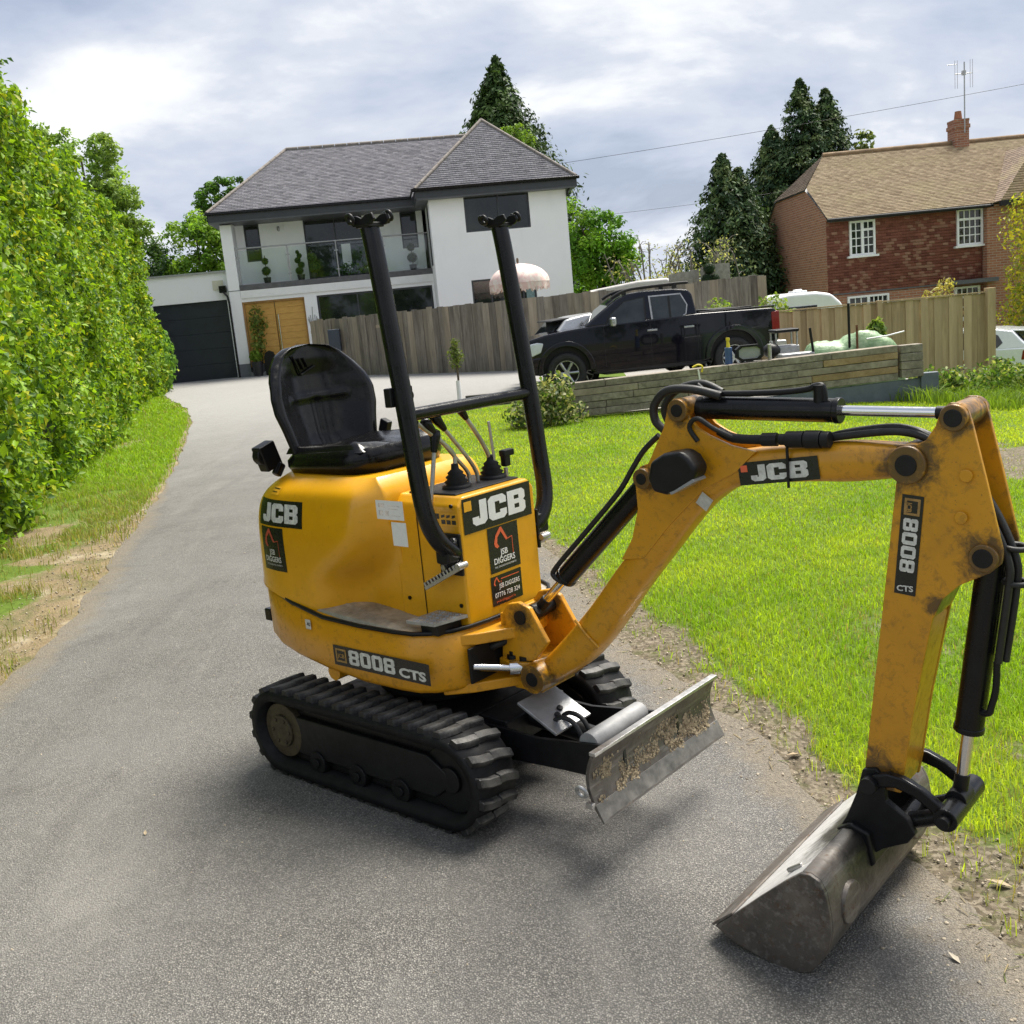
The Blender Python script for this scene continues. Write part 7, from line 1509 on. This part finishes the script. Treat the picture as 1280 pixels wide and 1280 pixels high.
tree('broadleaf_tree', 'bright green tree directly behind the garage', (-11.1, 41, .3), 6.0, [(0, 0, 5.2, 1.2, 1., .9), (1.0, 0, 4.4, 1.0, 1., .9), (-.3, 0, 3.9, 1.1, 1., .9), (.6, 0, 3.3, 1.2, 1., .8)], .15, [(.18, .33, .03), (.24, .39, .04), (.11, .22, .025)], 10000)
tree('broadleaf_tree', 'dark green tree behind the far end of the hedge', (-13.6, 42, .3), 6.0, [(0, 0, 4.7, 1.2, 1., 1.), (1.1, 0, 4.3, 1., 1., .9), (-1.0, 0, 4.2, 1.1, 1., 1.), (.2, 0, 3.2, 1.6, 1., .9)], .15, [(.045, .10, .025), (.08, .16, .03)], 9500)
tree('hazel_tree', 'feathery light green tree overhanging the middle of the hedge', (-10.6, 29, .2), 7.6, [(0, 0, 6.6, 1.0, .9, .55), (-.9, 0, 6.9, .8, .7, .5), (.7, 0, 5.7, .9, .8, .6), (-.2, 0, 5.4, 1.2, 1., .6), (1.0, 0, 4.8, .7, .8, .6)], .12, [(.18, .30, .05), (.25, .37, .08)], 10500)
tree('slender_tree', 'slender pale tree top left of the chimney', (16.6, 46, -2), 10.2, [(0, 0, 9.2, .45, .45, .7), (0, 0, 8.0, .8, .6, .6), (.2, 0, 7., .9, .7, .6)], .26, [(.13, .19, .06), (.2, .24, .09)], 900, .1, group='slender tree tops behind the brick house')
tree('slender_tree', 'sparse tree top above the middle of the brick house ridge', (18.6, 46, -2), 9.3, [(0, 0, 8.6, .5, .45, .5), (.1, 0, 7.6, .8, .6, .5), (-1.2, 0, 7.2, .5, .5, .4)], .24, [(.13, .19, .06), (.2, .24, .09)], 520, .08, group='slender tree tops behind the brick house')
bushy('golden_shrub', 'tall golden-green shrub at the right edge beside the brick house', 'shrub', (15.1, 28.4, -1.4), [(0, 0, 4.0, 1.25, .9, 1.2), (.2, 0, 2.6, 1.35, 1., 1.2), (-.15, 0, 1.5, 1.2, .9, 1.1), (.7, 0, .7, 1.1, .9, 1.0)], .11, [(.50, .44, .04), (.36, .37, .04), (.22, .28, .04)], 10000)
bushy('yellow_shrub', 'small pale yellow shrub above the closeboard fence', 'shrub', (11.1, 26.0, -1.1), [(0, 0, 2.1, .38, .3, .26), (.25, 0, 2.35, .25, .25, .2), (-.25, 0, 1.8, .25, .3, .4), (0, 0, 1.2, .2, .2, .9)], .10, [(.42, .36, .12), (.34, .33, .10)], 620)

# far trees; the unseen row behind the camera is added for reflections
def far_wood(label, spots):
    parts_ = []
    for x, y in spots:
        x += random.uniform(-.8, .8); y += random.uniform(-3, 3); h = random.uniform(6, 9.5); col = np.array(random.choice(BG+DG)); z0 = float(zt(x, y))
        for c_ in range(9):
            q = 120; a = RNG.normal(size=(q, 3)); C = np.array([x+random.gauss(0, 1.0), y+random.gauss(0, .8), z0+h*random.uniform(.05, .9)])+a*.55
            parts_.append(leaf_quads(C, a+RNG.normal(0, .4, (q, 3)), .5*(.6+.8*RNG.random(q)), col*(.6+.8*RNG.random((q, 1)))))
    o = foliage('wood', *joined(parts_), 'leaf'); o['label'] = label
far_wood('added trees behind the camera, seen only as reflections', [(-34+k*2.8, -27) for k in range(26)])
far_wood('belt of trees beyond the brick house and its neighbours', [(25+k*2.6, 52-k*1.0) for k in range(22)]+[(-22-k*2.8, 48-k*1.2) for k in range(14)])

# wires
def wire(label, a, b, sag):
    P_ = [Vector(a)+(Vector(b)-Vector(a))*t-Vector((0, 0, sag*4*t*(1-t))) for t in np.linspace(0, 1, 24)]; tag(MB().tube(P_, .006, 5).build('overhead_wire', 'black_steel', None), label, 'wire', 'overhead wires')
wire('overhead wire crossing the sky above the brick house chimney', (-2.0, 36, 6.1), (24, 27, 5.6+1.4), .25); wire('fainter lower wire running behind the shorter conifer', (-2, 40, 4.9), (14, 40, 5.25), .2)

# small litter on the ground
def litter():
    m = MB(); m.add([(0, -.5, 0), (.2, -.1, .06), (0, .5, .02), (-.2, -.1, .08), (0, 0, .0)], [(0, 1, 4), (1, 2, 4), (2, 3, 4), (3, 0, 4)])
    t = NT('dry_leaf'); t.set(col=t.mix(t.rnd(), (.34, .26, .16), (.50, .44, .34)), rough=.8); me = None
    for k, (x, y, s, a, lab) in enumerate(((1.27, 2.62, .075, 1.2, 'pale dry leaf on the bare soil right of the bucket'), (1.01, 2.32, .045, .4, 'small pale dry leaf on the soil behind the bucket'), (.93, 3.45, .07, 2.0, 'dark curled dry leaf at the lawn edge beside the blade'), (-1.35, 3.25, .03, .3, 'tiny dry leaf on the asphalt left of the track'))):
        if me is None: o = m.build('fallen_leaf', 'dry_leaf', None); me = o.data
        else: o = bpy.data.objects.new('fallen_leaf', me); COL.objects.link(o)
        o.location = (x, y, gz(x, y)+.012); o.scale = (s, s, s); o.rotation_euler = (.2, .1, a); tag(o, lab, 'leaf', 'fallen leaves')
litter()
